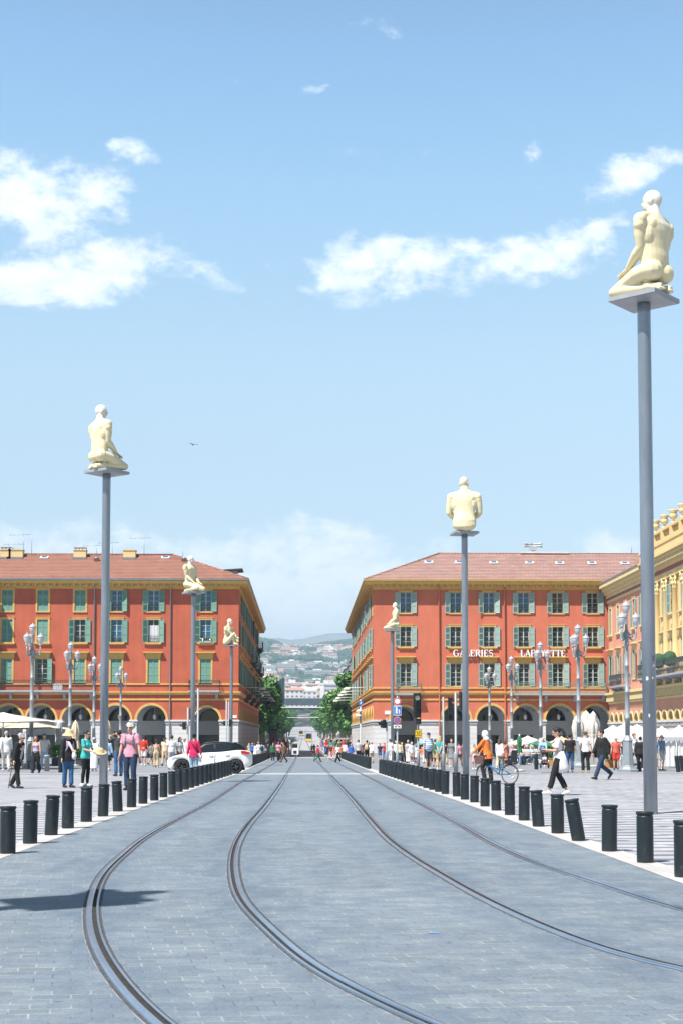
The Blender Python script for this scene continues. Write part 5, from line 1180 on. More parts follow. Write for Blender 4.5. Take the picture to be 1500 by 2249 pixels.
P3 = [(-0.085 + 0.05 * math.cos(R(t_)), q + hh * 0.5 + hh * 0.5 * math.sin(R(t_))) for t_ in range(150, -91, -30)] + [(-0.085 + 0.052 * math.cos(R(t_)), q - hh * 0.5 + hh * 0.52 * math.sin(R(t_))) for t_ in range(90, -151, -30)]
digit_strokes(mb, P3, 0.03, 0); digit_strokes(mb, [(0.075 + 0.052 * math.cos(R(t_)), q + hh * math.sin(R(t_))) for t_ in range(0, 361, 24)], 0.03, 0); mb.build('number_30', [M_black], pl)
# plain signal posts
def sig_post(px, D, ytop, heads, label, r=0.055):
    t, z0 = pole_thing('traffic_light', label, 'traffic light', px, D, zD(ytop, D), r, 'traffic light posts round the crossing')
    for hx, ya, yb, rz, n in heads: signal(t, (hx - px) * D / F_PX, zD(yb, D) - z0, zD(ya, D) - z0, rz, n, None, 0.13, 0.16, oy=0.0)
    return t
sig_post(973, 72, 1530, [(985, 1532, 1566, R(90), 3)], 'post with black signal turned sideways, left of the central mast', 0.05)
sig_post(1000, 70, 1520, [(1011, 1520, 1560, R(100), 3)], 'post with black signal just left of the central mast, taller one', 0.06)
sig_post(849, 80, 1577, [(843, 1582, 1598, R(-60), 1)], 'thin post with small pedestrian signal right of the avenue', 0.05)
sig_post(413.5, 80, 1554, [(408, 1586, 1602, R(-90), 1)], 'grey post with signal box behind the woman in magenta', 0.055)
sig_post(424.5, 92, 1530, [(420, 1556, 1580, R(70), 2)], 'post with double black signal beside the left mast of the kneeling statue', 0.05)
sig_post(435.5, 84, 1512, [], 'leaning grey post between the white car and the red block arches', 0.06)
sig_post(498, 108, 1538, [(505, 1580, 1595, R(90), 1)], 'post with small black signal at the left avenue corner', 0.06)
sig_post(503, 109, 1540, [(496, 1583, 1594, R(-90), 1)], 'thinner signal post beside the corner mast of the left block', 0.05)
D = 132; t, z0 = pole_thing('sign_post', 'lamp post with small square blue sign at the start of the avenue', 'road sign', 792, D, zD(1536, D), 0.09)
mb = MB(); q = (zz(1548), zz(1539)); mb.box(-0.2, 0.2, -0.14, -0.1, *q); mb.build('blue_panel', M_signb, t); mb = MB(); mb.prism([(-0.1, q[0] + 0.1), (0.0, q[0] + 0.1), (0.1, q[1] - 0.1), (0.0, q[1] - 0.1)], -0.145, -0.141); mb.build('symbol', M_signw, t)
mb = MB(); mb.lathe([(0.3, 0), (0.28, 0.12), (0.1, 0.25)], 12, (-0.15, -0.1, zz(1563))); mb.lathe([(0.3, 0), (0.28, 0.12), (0.1, 0.25)], 12, (-0.2, -0.1, zz(1573))); mb.build('camera_dome', M_white, t)

# dome lamps on arms along the avenue, on both faces
M_dome = mat('dome_lamp', (0.62, 0.63, 0.65), 0.5)
for side, X0, XW in (('right', 4.5, 6.6), ('left', -4.3, -6.2)):
    for k, Y in enumerate((148, 160, 172, 186, 200)):
        t = thing('wall_lamp', 'dome lamp on a straight arm from the %s block, %s along the avenue' % (side, ['nearest', 'second', 'third', 'fourth', 'farthest'][k]), 'street lamp', (X0, Y, 6.6), 0, 'dome lamps on arms over the avenue')
        mb = MB(); mb.lathe([(0.05, 0.14), (0.16, 0.12), (0.32, 0.02), (0.4, -0.12), (0.38, -0.14), (0.05, -0.10)], 16); mb.build('dome', M_dome, t); mb = MB(); mb.tube([(0, 0, 0.05), (XW - X0, 0, 0.1)], 0.045, 6); mb.build('arm', M_dome, t)
for Y, py in ((300, 1552.5), (420, 1575)):
    mb = MB(); z = zD(py, Y); mb.tube([(-9 + 18 * k / 12, Y, z - 0.12 * math.sin(math.pi * k / 12)) for k in range(13)], 0.07, 5); o = mb.build('span_wire', M_white); tag(o, 'pale span wire across the avenue, %s one' % ('nearer and higher' if Y == 300 else 'farther and lower'), 'cable', 'wires spanning the avenue')
# ------------------------------------------------------------------ people
SKIN = [mat('skin_%d' % i, c, 0.55, var=0.08, vscale=8) for i, c in enumerate(((0.62, 0.37, 0.27), (0.52, 0.29, 0.20), (0.40, 0.21, 0.14), (0.10, 0.055, 0.04)))]
HAIRC = {'dark': (0.018, 0.014, 0.013), 'brown': (0.09, 0.05, 0.03), 'grey': (0.42, 0.42, 0.43), 'white': (0.66, 0.65, 0.63), 'blond': (0.50, 0.36, 0.18), 'red': (0.22, 0.09, 0.045)}
CLOTH = {'black': (0.012, 0.012, 0.014), 'white': (0.76, 0.76, 0.78), 'offwhite': (0.66, 0.62, 0.56), 'navy': (0.015, 0.03, 0.085), 'denim': (0.035, 0.115, 0.26), 'darkdenim': (0.018, 0.04, 0.085), 'paledenim': (0.25, 0.38, 0.50), 'pink': (0.68, 0.30, 0.40), 'magenta': (0.58, 0.012, 0.09),
         'turquoise': (0.05, 0.46, 0.46), 'teal': (0.04, 0.36, 0.38), 'grey': (0.20, 0.21, 0.23), 'darkgrey': (0.055, 0.06, 0.07), 'lightgrey': (0.42, 0.44, 0.47), 'red': (0.60, 0.035, 0.02), 'orange': (0.80, 0.20, 0.03), 'coral': (0.68, 0.14, 0.09), 'beige': (0.52, 0.40, 0.26), 'cream': (0.66, 0.56, 0.40),
         'blue': (0.02, 0.13, 0.48), 'skyblue': (0.30, 0.48, 0.66), 'steel': (0.14, 0.25, 0.36), 'green': (0.03, 0.17, 0.08), 'brown': (0.14, 0.075, 0.04), 'rust': (0.50, 0.17, 0.09), 'straw': (0.62, 0.47, 0.27), 'burgundy': (0.13, 0.025, 0.035), 'yellow': (0.7, 0.48, 0.05), 'lilac': (0.45, 0.38, 0.55)}
def cl(n): return mat('cloth_' + n, CLOTH[n], 0.88, var=0.16, vscale=9, bump=0.35, bscale=18)
def hr(n): return mat('hair_' + n, HAIRC[n], 0.7, var=0.3, vscale=30)
M_shoe = mat('shoe_dark', (0.02, 0.02, 0.022), 0.6); M_shoew = mat('shoe_white', (0.7, 0.68, 0.67), 0.6); M_shades = mat('sunglass', (0.01, 0.01, 0.012), 0.15); M_straw = cl('straw')
M_eye = mat('eye_dark', (0.02, 0.015, 0.012), 0.3); M_lip = mat('lip', (0.42, 0.15, 0.12), 0.5)
def plaid(name, a, b_, c):
    m = mat(name, a, 0.85); t, bs = nodes_of(m); P, x, y, z = objxyz(t)
    f1 = nm(t, 'GREATER_THAN', nm(t, 'FRACT', nm(t, 'MULTIPLY', z, 11.0)), 0.55); f2 = nm(t, 'GREATER_THAN', nm(t, 'FRACT', nm(t, 'MULTIPLY', nm(t, 'ADD', x, y), 8.0)), 0.6)
    t.links.new(nmix(t, nm(t, 'MULTIPLY', f2, 0.5), nmix(t, f1, a, b_), c), bs.inputs['Base Color']); return m
POSES = {  # ankles (x,y,z), wrists (x,y,z) for a 1.75 m figure facing -y; person's left is +x
    'stand': dict(aL=(0.10, 0.0, 0.085), aR=(-0.10, 0.03, 0.085), wL=(0.30, -0.06, 0.82), wR=(-0.30, -0.06, 0.82)),
    'stand_hips': dict(aL=(0.12, -0.03, 0.085), aR=(-0.10, 0.04, 0.085), wL=(0.20, -0.10, 1.02), wR=(-0.28, -0.04, 0.83), shift=0.02),
    'hold': dict(aL=(0.09, -0.02, 0.085), aR=(-0.09, 0.04, 0.085), wL=(0.12, -0.30, 1.10), wR=(-0.12, -0.28, 1.06)),
    'walk': dict(aL=(0.07, -0.30, 0.10), aR=(-0.07, 0.33, 0.15), wL=(0.28, 0.20, 0.86), wR=(-0.28, -0.26, 0.90), toe=(0.1, -0.55), drop=0.03),
    'walk2': dict(aL=(0.07, 0.26, 0.14), aR=(-0.07, -0.22, 0.09), wL=(0.28, -0.20, 0.88), wR=(-0.28, 0.14, 0.85), toe=(-0.5, 0.1), drop=0.02),
    'back_hands': dict(aL=(0.11, 0.0, 0.085), aR=(-0.11, 0.0, 0.085), wL=(0.04, 0.17, 0.92), wR=(-0.04, 0.18, 0.90)),
    'phone': dict(aL=(0.08, -0.26, 0.10), aR=(-0.08, 0.22, 0.11), wL=(0.06, -0.30, 1.16), wR=(-0.10, -0.27, 1.13), toe=(0.1, -0.25), head=(0, 24), drop=0.02),
    'cane': dict(aL=(0.07, 0.22, 0.13), aR=(-0.07, -0.12, 0.085), wL=(0.27, -0.05, 0.80), wR=(-0.27, -0.02, 0.78), lean=13, head=(-20, 10), toe=(-0.5, 0)),
    'strap': dict(aL=(0.07, -0.08, 0.085), aR=(-0.07, 0.10, 0.085), wL=(0.10, -0.23, 1.13), wR=(-0.26, -0.06, 0.86), head=(14, 4)),
    'holdhat': dict(aL=(0.06, -0.04, 0.085), aR=(-0.07, 0.06, 0.085), wL=(0.12, -0.34, 1.04), wR=(-0.12, -0.31, 1.09), head=(0, 8)),
    'photo': dict(aL=(0.13, 0.02, 0.085), aR=(-0.12, -0.05, 0.085), wL=(0.06, -0.42, 1.58), wR=(-0.16, -0.40, 1.60), head=(0, -10)),
    'stride': dict(aL=(0.06, -0.34, 0.10), aR=(-0.06, 0.40, 0.22), wL=(0.27, 0.10, 0.83), wR=(-0.26, -0.20, 0.86), toe=(0.15, -0.9), head=(-28, 2), drop=0.05),
    'push': dict(aL=(0.09, -0.10, 0.085), aR=(-0.09, 0.20, 0.10), wL=(0.24, -0.42, 0.98), wR=(-0.24, -0.42, 0.98), lean=6),
    'ride': dict(aL=(0.12, -0.05, 0.12), aR=(-0.12, 0.06, 0.085), wL=(0.25, -0.42, 1.02), wR=(-0.25, -0.42, 1.02), lean=8, head=(0, 10)),
    'lean_seat': dict(aL=(0.14, -0.42, 0.085), aR=(-0.10, -0.36, 0.085), wL=(0.16, -0.30, 0.80), wR=(-0.14, -0.30, 0.82), hip=0.70, lean=14, head=(20, 10)),
    'sit': dict(aL=(0.10, -0.44, 0.085), aR=(-0.10, -0.40, 0.085), wL=(0.16, -0.34, 0.70), wR=(-0.10, -0.36, 0.72), hip=0.50),
}
def rig(pose, fem):
    p = POSES[pose]; J = {}; lean = R(p.get('lean', 2)); hz_ = p.get('hip', 0.93) - p.get('drop', 0.0)
    q = Matrix.Rotation(lean, 3, 'X'); hc = Vector((p.get('shift', 0), 0, hz_)); up = lambda x, y, z: hc + q @ Vector((x, y, z))
    J['hip'] = hc; J['up'] = up; sw = 0.166 if fem else 0.186
    for s, n in ((1, 'L'), (-1, 'R')):
        h = hc + Vector((s * 0.092, 0, 0)); k, a = ik(h, p['a' + n], 0.425, 0.425, (s * 0.12, -1, 0.0)); J['h' + n], J['k' + n], J['a' + n] = h, k, a
        sh = up(s * sw, 0.005, 0.50); e, w = ik(sh, p['w' + n], 0.285, 0.255, (s * 0.55, 0.9, -0.35)); J['s' + n], J['e' + n], J['w' + n] = sh, e, w
    J['neck'] = up(0, 0.015, 0.545); J['head'] = up(0, -0.02, 0.70); hy, hp = p.get('head', (0, 0)); J['hq'] = Matrix.Rotation(R(hy), 3, 'Z') @ Matrix.Rotation(R(hp), 3, 'X'); J['p'] = p
    return J
def torso_rows(J, fem, g=0.0, top=0.53, belly=0.0):
    u = J['up']; hipw, waist, chest, shw = (0.172, 0.128, 0.148, 0.165) if fem else (0.160, 0.148, 0.172, 0.19)
    P = [(-0.06, 0.0, hipw * .92, 0.10), (0.03, 0.0, hipw, 0.115), (0.13, -0.005 - belly * .5, (hipw + waist) / 2 + belly * .4, 0.105 + belly), (0.22, -0.005 - belly, waist + belly * .6, 0.098 + belly), (0.33, -0.002, chest, 0.108 + belly * .4), (0.43, 0.004, shw * 0.98, 0.104), (0.49, 0.010, shw * 0.80, 0.082), (top, 0.014, 0.085, 0.068)]
    return [u(0, y, z) for z, y, _, _ in P], [(a + g, b + g) for _, _, a, b in P]
def head_into(mb, J):
    q, c = J['hq'], J['head']; H = lambda x, y, z: c + q @ Vector((x, y, z)); k = 1.06
    mb.tube([J['neck'] - Vector((0, 0, 0.03)), c + Vector((0, 0.012, -0.06))], [0.054, 0.05], 10)
    mb.ball(H(0, 0.008, 0.022), (0.074 * k, 0.094 * k, 0.098 * k), 14, 10, rot=q); mb.ball(H(0, -0.03, -0.045), (0.057 * k, 0.06 * k, 0.07 * k), 12, 9, rot=q); mb.ball(H(0, -0.058, -0.092), (0.03, 0.03, 0.025), rot=q)
    mb.tube([H(0, -0.086, 0.018), H(0, -0.118, -0.03), H(0, -0.09, -0.04)], [0.010, 0.017, 0.012], 7); mb.tube([H(-0.045, -0.078, 0.028), H(0, -0.09, 0.03), H(0.045, -0.078, 0.028)], 0.012, 7)
    for s in (-1, 1): mb.ball(H(s * 0.079, 0.014, -0.008), (0.012, 0.022, 0.034), 7, 5, rot=q)
PM = {}
def body_mesh(pose, fem, vox, fine):
    k = ('body', pose, fem, vox)
    if k in PM: return PM[k]
    J = rig(pose, fem); mb = MB(); pts, rad = torso_rows(J, fem); mb.tube(pts, rad, 16, up=(1, 0, 0))
    if fem:
        for s in (-1, 1): mb.ball(J['up'](s * 0.068, -0.095, 0.365), (0.062, 0.055, 0.062))
    f = 0.92 if fem else 1.0
    for s, n in ((1, 'L'), (-1, 'R')):
        h, kn, a = J['h' + n], J['k' + n], J['a' + n]; mb.tube([h + Vector((0, 0, 0.03)), h.lerp(kn, 0.3), h.lerp(kn, 0.7), kn], [0.092, 0.086, 0.066, 0.052], 12); mb.ball(kn, 0.052); mb.tube([kn, kn.lerp(a, 0.3) + Vector((0, 0.014, 0)), kn.lerp(a, 0.7), a], [0.05, 0.056, 0.04, 0.034], 10)
        t = J['p'].get('toe', (0, 0))[0 if n == 'L' else 1]; d = Vector((s * 0.12, -math.cos(t), math.sin(t) * 1.0)).normalized(); mb.tube([a - d * 0.05 + Vector((0, 0, -0.035)), a + d * 0.06 + Vector((0, 0, -0.045)), a + d * 0.15 + Vector((0, 0, -0.06))], [(0.035, 0.035), (0.04, 0.03), (0.034, 0.018)], 9, up=(1, 0, 0))
        sh, e, w = J['s' + n], J['e' + n], J['w' + n]; mb.ball(sh, 0.056 * f); mb.tube([sh, sh.lerp(e, 0.5), e], [0.052 * f, 0.046 * f, 0.038 * f], 10); mb.tube([e, e.lerp(w, 0.3), w], [0.038 * f, 0.041 * f, 0.026 * f], 10)
        d = (w - e).normalized(); hand(mb, w, d, (-s, -0.3, 0) if abs(d.z) > 0.7 else (0, 0.1, -1) if pose not in ('photo',) else (0, -1, 0), -s, 1.0, 0.45, fine)
    head_into(mb, J); PM[k] = remesh(mb, vox, 2, 'person'); PM[k].materials.append(SKIN[0]); return PM[k]
def cloth_mesh(part, pose, fem, vox, belly=0.0):
    k = (part, pose, fem, vox, belly)
    if k in PM: return PM[k]
    J = rig(pose, fem); mb = MB(); up = J['up']
    if part in ('tee', 'long', 'jacket', 'tank', 'dress', 'robe'):
        g = {'tee': 0.014, 'long': 0.016, 'jacket': 0.036, 'tank': 0.013, 'dress': 0.018, 'robe': 0.03}[part]; pts, rad = torso_rows(J, fem, g, 0.535, belly)
        rad = [(max(a, (0.142 if fem else 0.168) + g) if 1 <= i_ <= 4 else a, b_) for i_, (a, b_) in enumerate(rad)]; rad[0] = (0.186 + g if part != 'tank' else rad[0][0], rad[0][1] + 0.022); rad[1] = (0.180 + g, rad[1][1] + 0.008); lo = {'tank': 1, 'tee': 0}.get(part, 0); pts, rad = pts[lo:], rad[lo:]
        if part in ('jacket', 'long'): pts = [up(0, 0, -0.12)] + pts; rad = [(rad[0][0] + 0.01, rad[0][1] + 0.012)] + rad
        if part == 'tank': pts, rad = pts[:-2], rad[:-2]
        mb.tube(pts, rad, 18, up=(1, 0, 0))
        if fem and part != 'jacket':
            for s in (-1, 1): mb.ball(up(s * 0.068, -0.098, 0.365), (0.07, 0.062, 0.07))
        if part in ('dress', 'robe'):
            zl = 0.55 if part == 'dress' else 0.14; hc = J['hip']; mb.tube([hc + Vector((0, 0, 0.05)), hc + Vector((0, 0, -0.12)), Vector((hc.x, -0.02, zl))], [(0.19, 0.14), (0.205, 0.16), (0.25, 0.22) if part == 'dress' else (0.24, 0.22)], 18, up=(1, 0, 0))
        for s, n in ((1, 'L'), (-1, 'R')):
            sh, e, w = J['s' + n], J['e' + n], J['w' + n]; gg = 0.008 + (0.014 if part in ('jacket', 'robe') else 0.003)
            if part == 'tank': continue
            mb.ball(sh, 0.052 + gg)
            if part in ('tee', 'dress'): mb.tube([sh, sh.lerp(e, 0.75)], [0.052 + gg, 0.053 + gg], 12)
            else: mb.tube([sh, sh.lerp(e, 0.5), e], [0.056 + gg, 0.05 + gg, 0.042 + gg], 12); mb.tube([e, e.lerp(w, 0.4), e.lerp(w, 0.93)], [0.042 + gg, 0.042 + gg, 0.034 + gg], 12); mb.ball(e, 0.042 + gg)
    elif part in ('trousers', 'leggings', 'shorts', 'capri', 'wide'):
        g = {'leggings': 0.008, 'trousers': 0.018, 'shorts': 0.03, 'capri': 0.022, 'wide': 0.03}[part]; pts, rad = torso_rows(J, fem, g * 0.6); mb.tube([J['hip'] + Vector((0, 0, -0.09))] + pts[:3], [(0.13, 0.09)] + [(a, b_) for a, b_ in rad[:3]], 16, up=(1, 0, 0))
        for s, n in ((1, 'L'), (-1, 'R')):
            h, kn, a = J['h' + n], J['k' + n], J['a' + n]
            if part == 'shorts': mb.tube([h + Vector((0, 0, 0.02)), h.lerp(kn, 0.4), h.lerp(kn, 0.92)], [0.098 + g * .5, 0.094 + g * .6, 0.075 + g], 12); continue
            end = 0.80 if part == 'capri' else 0.95; fl = {'wide': 0.055, 'trousers': 0.024, 'capri': 0.02}.get(part, 0.0)
            mb.tube([h + Vector((0, 0, 0.02)), h.lerp(kn, 0.3), h.lerp(kn, 0.7), kn], [0.094 + g, 0.088 + g, 0.068 + g, 0.055 + g], 12); mb.ball(kn, 0.054 + g); mb.tube([kn, kn.lerp(a, 0.35) + Vector((0, 0.012, 0)), kn.lerp(a, end)], [0.054 + g, 0.056 + g, 0.040 + g * .6 + fl], 12)
    elif part == 'skirt':
        hc = J['hip']; mb.tube([hc + Vector((0, 0, 0.10)), hc + Vector((0, 0, -0.1)), Vector((hc.x, -0.02, 0.52))], [(0.165, 0.12), (0.195, 0.15), (0.24, 0.21)], 18, up=(1, 0, 0))
    PM[k] = remesh(mb, vox, 2, part); PM[k].materials.append(cl('grey')); return PM[k]
def extra_mesh(kind, pose, fem):
    k = (kind, pose, fem)
    if k in PM: return PM[k]
    J = rig(pose, fem); q, c = J['hq'], J['head']; H = lambda x, y, z: c + q @ Vector((x, y, z)); mb = MB(); mats = [hr('dark')]; vox = 0
    if kind in ('short', 'long', 'pony', 'bun', 'curly', 'crop', 'bald'):
        t = {'crop': 0.004, 'bald': 0.0}.get(kind, 0.012)
        if kind != 'bald': mb.ball(H(0, 0.024, 0.04), (0.080 + t, 0.092 + t, 0.092 + t), 14, 10, rot=q)
        if kind == 'bald': mb.ball(H(0, 0.05, 0.0), (0.081, 0.062, 0.06), 12, 8, rot=q)
        if kind == 'curly':
            for _ in range(26): a = rnd.uniform(0, 6.28); z = rnd.uniform(-0.2, 1); rr = math.sqrt(max(0, 1 - z * z)); mb.ball(H(0.1 * rr * math.cos(a), 0.03 + 0.1 * rr * math.sin(a) if math.sin(a) > -0.55 else 0.0, 0.045 + 0.1 * z), 0.036, 7, 5)
        if kind == 'long': mb.tube([H(0, 0.06, 0.06), H(0, 0.092, -0.05), H(0, 0.10, -0.17), H(0, 0.095, -0.27)], [(0.075, 0.05), (0.092, 0.05), (0.098, 0.045), (0.07, 0.03)], 12, up=(1, 0, 0)); [mb.tube([H(s * 0.075, 0.0, 0.03), H(s * 0.092, 0.02, -0.08), H(s * 0.09, 0.04, -0.2)], [0.03, 0.03, 0.02], 8) for s in (-1, 1)]
        if kind == 'pony': mb.ball(H(0, 0.125, 0.05), 0.03); mb.tube([H(0, 0.12, 0.05), H(0, 0.17, 0.0), H(0.01, 0.175, -0.10), H(0.02, 0.16, -0.22)], [0.026, 0.036, 0.036, 0.012], 9)
        if kind == 'bun': mb.ball(H(0, 0.11, 0.09), (0.052, 0.05, 0.05))
        PM[k] = remesh(mb, 0.013, 2, 'hair'); PM[k].materials.append(hr('dark')); return PM[k]
    if kind == 'cap':
        rows = [[H(0.094 * math.cos(a) * math.cos(b_), 0.008 + 0.112 * math.sin(a) * math.cos(b_), 0.045 + 0.1 * math.sin(b_)) for a in [2 * math.pi * i / 16 for i in range(16)]] for b_ in [R(x) for x in (0, 20, 40, 60, 80, 89)]]; mb.grid(rows, 0, True, True)
        B = [R(200 + 14 * i) for i in range(11)]; mb.grid([[H(0.094 * math.cos(a), 0.008 + 0.112 * math.sin(a), 0.045) for a in B], [H(0.085 * math.cos(a), 0.008 + 0.205 * math.sin(a) if math.sin(a) < -.3 else 0.008 + 0.115 * math.sin(a), 0.035) for a in B]], 0, True)
    elif kind == 'sunhat': mb.lathe([(0.205, -0.05), (0.175, -0.01), (0.125, 0.03), (0.112, 0.06), (0.105, 0.12), (0.07, 0.15), (0.01, 0.155)], 20, (0, 0, 0), cap=False); mb.v = [tuple(H(x, y * 1.05 + 0.01, z + 0.01)) for x, y, z in mb.v]
    elif kind == 'headscarf': mb.ball(H(0, 0.02, 0.015), (0.104, 0.12, 0.14), 14, 10, rot=q); mb.tube([H(0, 0.03, -0.08), J['neck'] + Vector((0, 0.02, -0.06))], [(0.09, 0.08), (0.15, 0.11)], 14, up=(1, 0, 0))
    elif kind == 'sunglasses': [mb.ball(H(s * 0.036, -0.093, 0.012), (0.03, 0.012, 0.02), 8, 6, rot=q) for s in (-1, 1)]; mb.tube([H(-0.08, -0.0, 0.02), H(-0.065, -0.075, 0.016), H(0, -0.10, 0.018), H(0.065, -0.075, 0.016), H(0.08, 0.0, 0.02)], 0.006, 5)
    elif kind == 'eye': [mb.ball(H(s * 0.033, -0.091, 0.012), (0.014, 0.008, 0.007), 7, 5, rot=q) for s in (-1, 1)]
    elif kind == 'mouth': mb.tube([H(-0.024, -0.083, -0.062), H(0, -0.093, -0.060), H(0.024, -0.083, -0.062)], [0.004, 0.008, 0.004], 6)
    elif kind == 'backpack': u = J['up']; mb.tube([u(0, 0.20, 0.05), u(0, 0.22, 0.12), u(0, 0.215, 0.34), u(0, 0.18, 0.47)], [(0.11, 0.07), (0.15, 0.095), (0.145, 0.09), (0.09, 0.05)], 12, up=(1, 0, 0)); [mb.tube([u(s * 0.10, 0.13, 0.44), u(s * 0.11, 0.03, 0.56), u(s * 0.105, -0.10, 0.46), u(s * 0.11, -0.135, 0.30), u(s * 0.14, -0.06, 0.16)], (0.022), 6) for s in (-1, 1)]
    elif kind == 'chest_strap': u = J['up']; mb.tube([u(-0.115, -0.138, 0.37), u(0, -0.155, 0.37), u(0.115, -0.138, 0.37)], 0.014, 6)
    elif kind == 'bag_strap': u = J['up']; mb.tube([u(0.13, 0.02, 0.53), u(0.06, -0.14, 0.42), u(-0.10, -0.155, 0.22), u(-0.185, -0.04, 0.06)], 0.018, 6); mb.tube([u(0.13, 0.02, 0.53), u(0.06, 0.13, 0.42), u(-0.10, 0.14, 0.22), u(-0.185, 0.04, 0.06)], 0.018, 6)
    elif kind in ('shoe_l', 'shoe_r'):
        for s, n in ((1, 'L'),) if kind == 'shoe_l' else ((-1, 'R'),):
            a = J['a' + n]; t = J['p'].get('toe', (0, 0))[0 if n == 'L' else 1]; d = Vector((s * 0.12, -math.cos(t), math.sin(t))).normalized(); o = Vector((0, 0, -0.045)) if abs(t) < .3 else Vector((0, 0.01, -0.04))
            mb.tube([a - d * 0.085 + o, a - d * 0.05 + o, a + d * 0.05 + o, a + d * 0.13 + o + Vector((0, 0, -0.012)), a + d * 0.185 + o + Vector((0, 0, -0.016))], [(0.03, 0.03), (0.043, 0.047), (0.05, 0.045), (0.049, 0.032), (0.03, 0.02)], 10, up=(1, 0, 0)); mb.tube([a + Vector((0, 0, 0.015)), a + Vector((0, 0, -0.04))], [0.045, 0.046], 10)
    PM[k] = mb.mesh(kind, [cl('grey')]); return PM[k]
def setm(o, m):
    o.material_slots[0].link = 'OBJECT'; o.material_slots[0].material = m; return o
NP = 0
def person(px, top, foot, face, pose, label, fem=False, topk='tee', topc='white', botk='trousers', botc='denim', hair='short', hairc='dark', skin=0, extras=(), shoe=None, fine=False, group=None, D=None, belly=0.0, H=None, z=None):
    """px, top and foot are read off the photograph; face is the direction the person faces in the square (x right, y away)"""
    if D is None: g = ground(px, foot); x, y = g.x, g.y
    else: x, y = at_D(px, D), D
    y0 = gz(y) + 0.012 if z is None else z
    if H is None: H = (foot - top) * y / F_PX if D is None else CAM_H + (1616 - top) * y / F_PX - y0
    full = 1.755 - POSES[pose].get('drop', 0) if 'hip' not in POSES[pose] else 1.755 - (0.93 - POSES[pose]['hip']); k = H / full if 'hip' not in POSES[pose] else H
    th = math.atan2(face[0], -face[1]); vox = 0.0105 if fine else 0.021; cv = 0.015 if fine else 0.026
    o = link('person', body_mesh(pose, fem, vox, fine), None, (x, y, y0), (0, 0, th), k); setm(o, SKIN[skin]); tag(o, label, 'person', group)
    tm = topc if not isinstance(topc, str) else cl(topc); bm_ = botc if not isinstance(botc, str) else cl(botc)
    setm(link({'tee': 't_shirt', 'long': 'shirt', 'jacket': 'jacket', 'tank': 'tank_top', 'dress': 'dress', 'robe': 'robe'}[topk], cloth_mesh(topk, pose, fem, cv, belly), o), tm)
    if botk and topk not in ('robe',): setm(link({'wide': 'trousers', 'capri': 'trousers'}.get(botk, botk), cloth_mesh(botk, pose, fem, cv), o), bm_)
    if hair: setm(link('hair', extra_mesh(hair, pose, fem), o), hr(hairc))
    sm_ = shoe or (M_shoe if rnd.random() < .6 else M_shoew)
    for sd in ('shoe_l', 'shoe_r'): setm(link('shoe', extra_mesh(sd, pose, fem), o), sm_)
    for e in extras:
        kind, c = e if isinstance(e, tuple) else (e, None); m = {'sunglasses': M_shades, 'sunhat': M_straw, 'eye': M_eye, 'mouth': M_lip}.get(kind) or cl(c or 'black'); setm(link({'eye': 'eyes'}.get(kind, kind), extra_mesh(kind, pose, fem), o), m)
    if fine and 'sunglasses' not in [e if isinstance(e, str) else e[0] for e in extras]: setm(link('eyes', extra_mesh('eye', pose, fem), o), M_eye)
    if fine: setm(link('mouth', extra_mesh('mouth', pose, fem), o), M_lip)
    return o, k
# ---- the people that can be told apart, left to right
M_plaid = plaid('blue_white_plaid', (0.72, 0.76, 0.80), (0.10, 0.24, 0.45), (0.35, 0.55, 0.72)); M_argyle = plaid('black_grey_argyle', (0.015, 0.015, 0.018), (0.03, 0.03, 0.035), (0.02, 0.02, 0.02)); M_print = plaid('pale_print', (0.5, 0.52, 0.54), (0.34, 0.38, 0.42), (0.6, 0.58, 0.52))
def carry(o, k, local):      # a point of a person's own frame in the square
    return Matrix.Translation(o.location) @ Matrix.Rotation(o.rotation_euler.z, 4, 'Z') @ Vector([c * k for c in local])
person(14, 1607, 1694, (-0.35, 1), 'walk', 'person all in white seen from behind at the left edge', False, 'long', 'white', 'trousers', 'offwhite', 'crop', 'grey', shoe=M_shoew)
o, k = person(37, 1613, 1732, (0.95, -0.3), 'cane', 'stooped grey-haired person in black jacket and trousers walking with a cane', True, 'jacket', 'black', 'trousers', 'black', 'curly', 'grey', 0, ['sunglasses'], M_shoe, True)
mb = MB(); u = rig('cane', True)['up']; mb.grid([[u(x, -0.142 - 0.015 * (1 - (x / 0.08) ** 2), z) for x in (-0.08, -0.04, 0.0, 0.03)] for z in (-0.05, 0.1, 0.25, 0.4, 0.48)], 0, True); setm(mb.build('jacket_front_panel', cl('lightgrey'), o, fix=False), cl('lightgrey'))
h = carry(o, k, POSES['cane']['wR']); mb = MB(); q = Vector((h.x - 0.16, h.y + 0.1, gz(h.y) + 0.02)); mb.tube([h + Vector((0.05, 0, 0.02)), h + Vector((0.02, 0, 0.055)), h + Vector((-0.02, 0, 0.05)), h + Vector((-0.025, 0, 0.0)), q], 0.013, 7); tag(mb.build('walking_cane', cl('brown')), 'dark walking cane held by the stooped person in black', 'cane')
person(80, 1617, 1698, (-0.2, -1), 'walk2', 'person in grey top and black wide trousers carrying a jacket', True, 'tank', 'lilac', 'wide', 'black', 'long', 'brown', 1)
person(97, 1613, 1690, (0.2, -1), 'stand_hips', 'bearded person in pale printed shirt and light jeans under the open parasols', False, 'tee', M_print, 'trousers', 'paledenim', 'short', 'dark', 1, shoe=M_shoew)
o, k = person(150, 1606, 1730, (0.62, -0.78), 'strap', 'person in straw sun hat, black cardigan and blue jeans', True, 'jacket', 'black', 'trousers', 'denim', 'short', 'grey', 0, ['sunhat', ('backpack', 'lilac')], M_shoe, True)
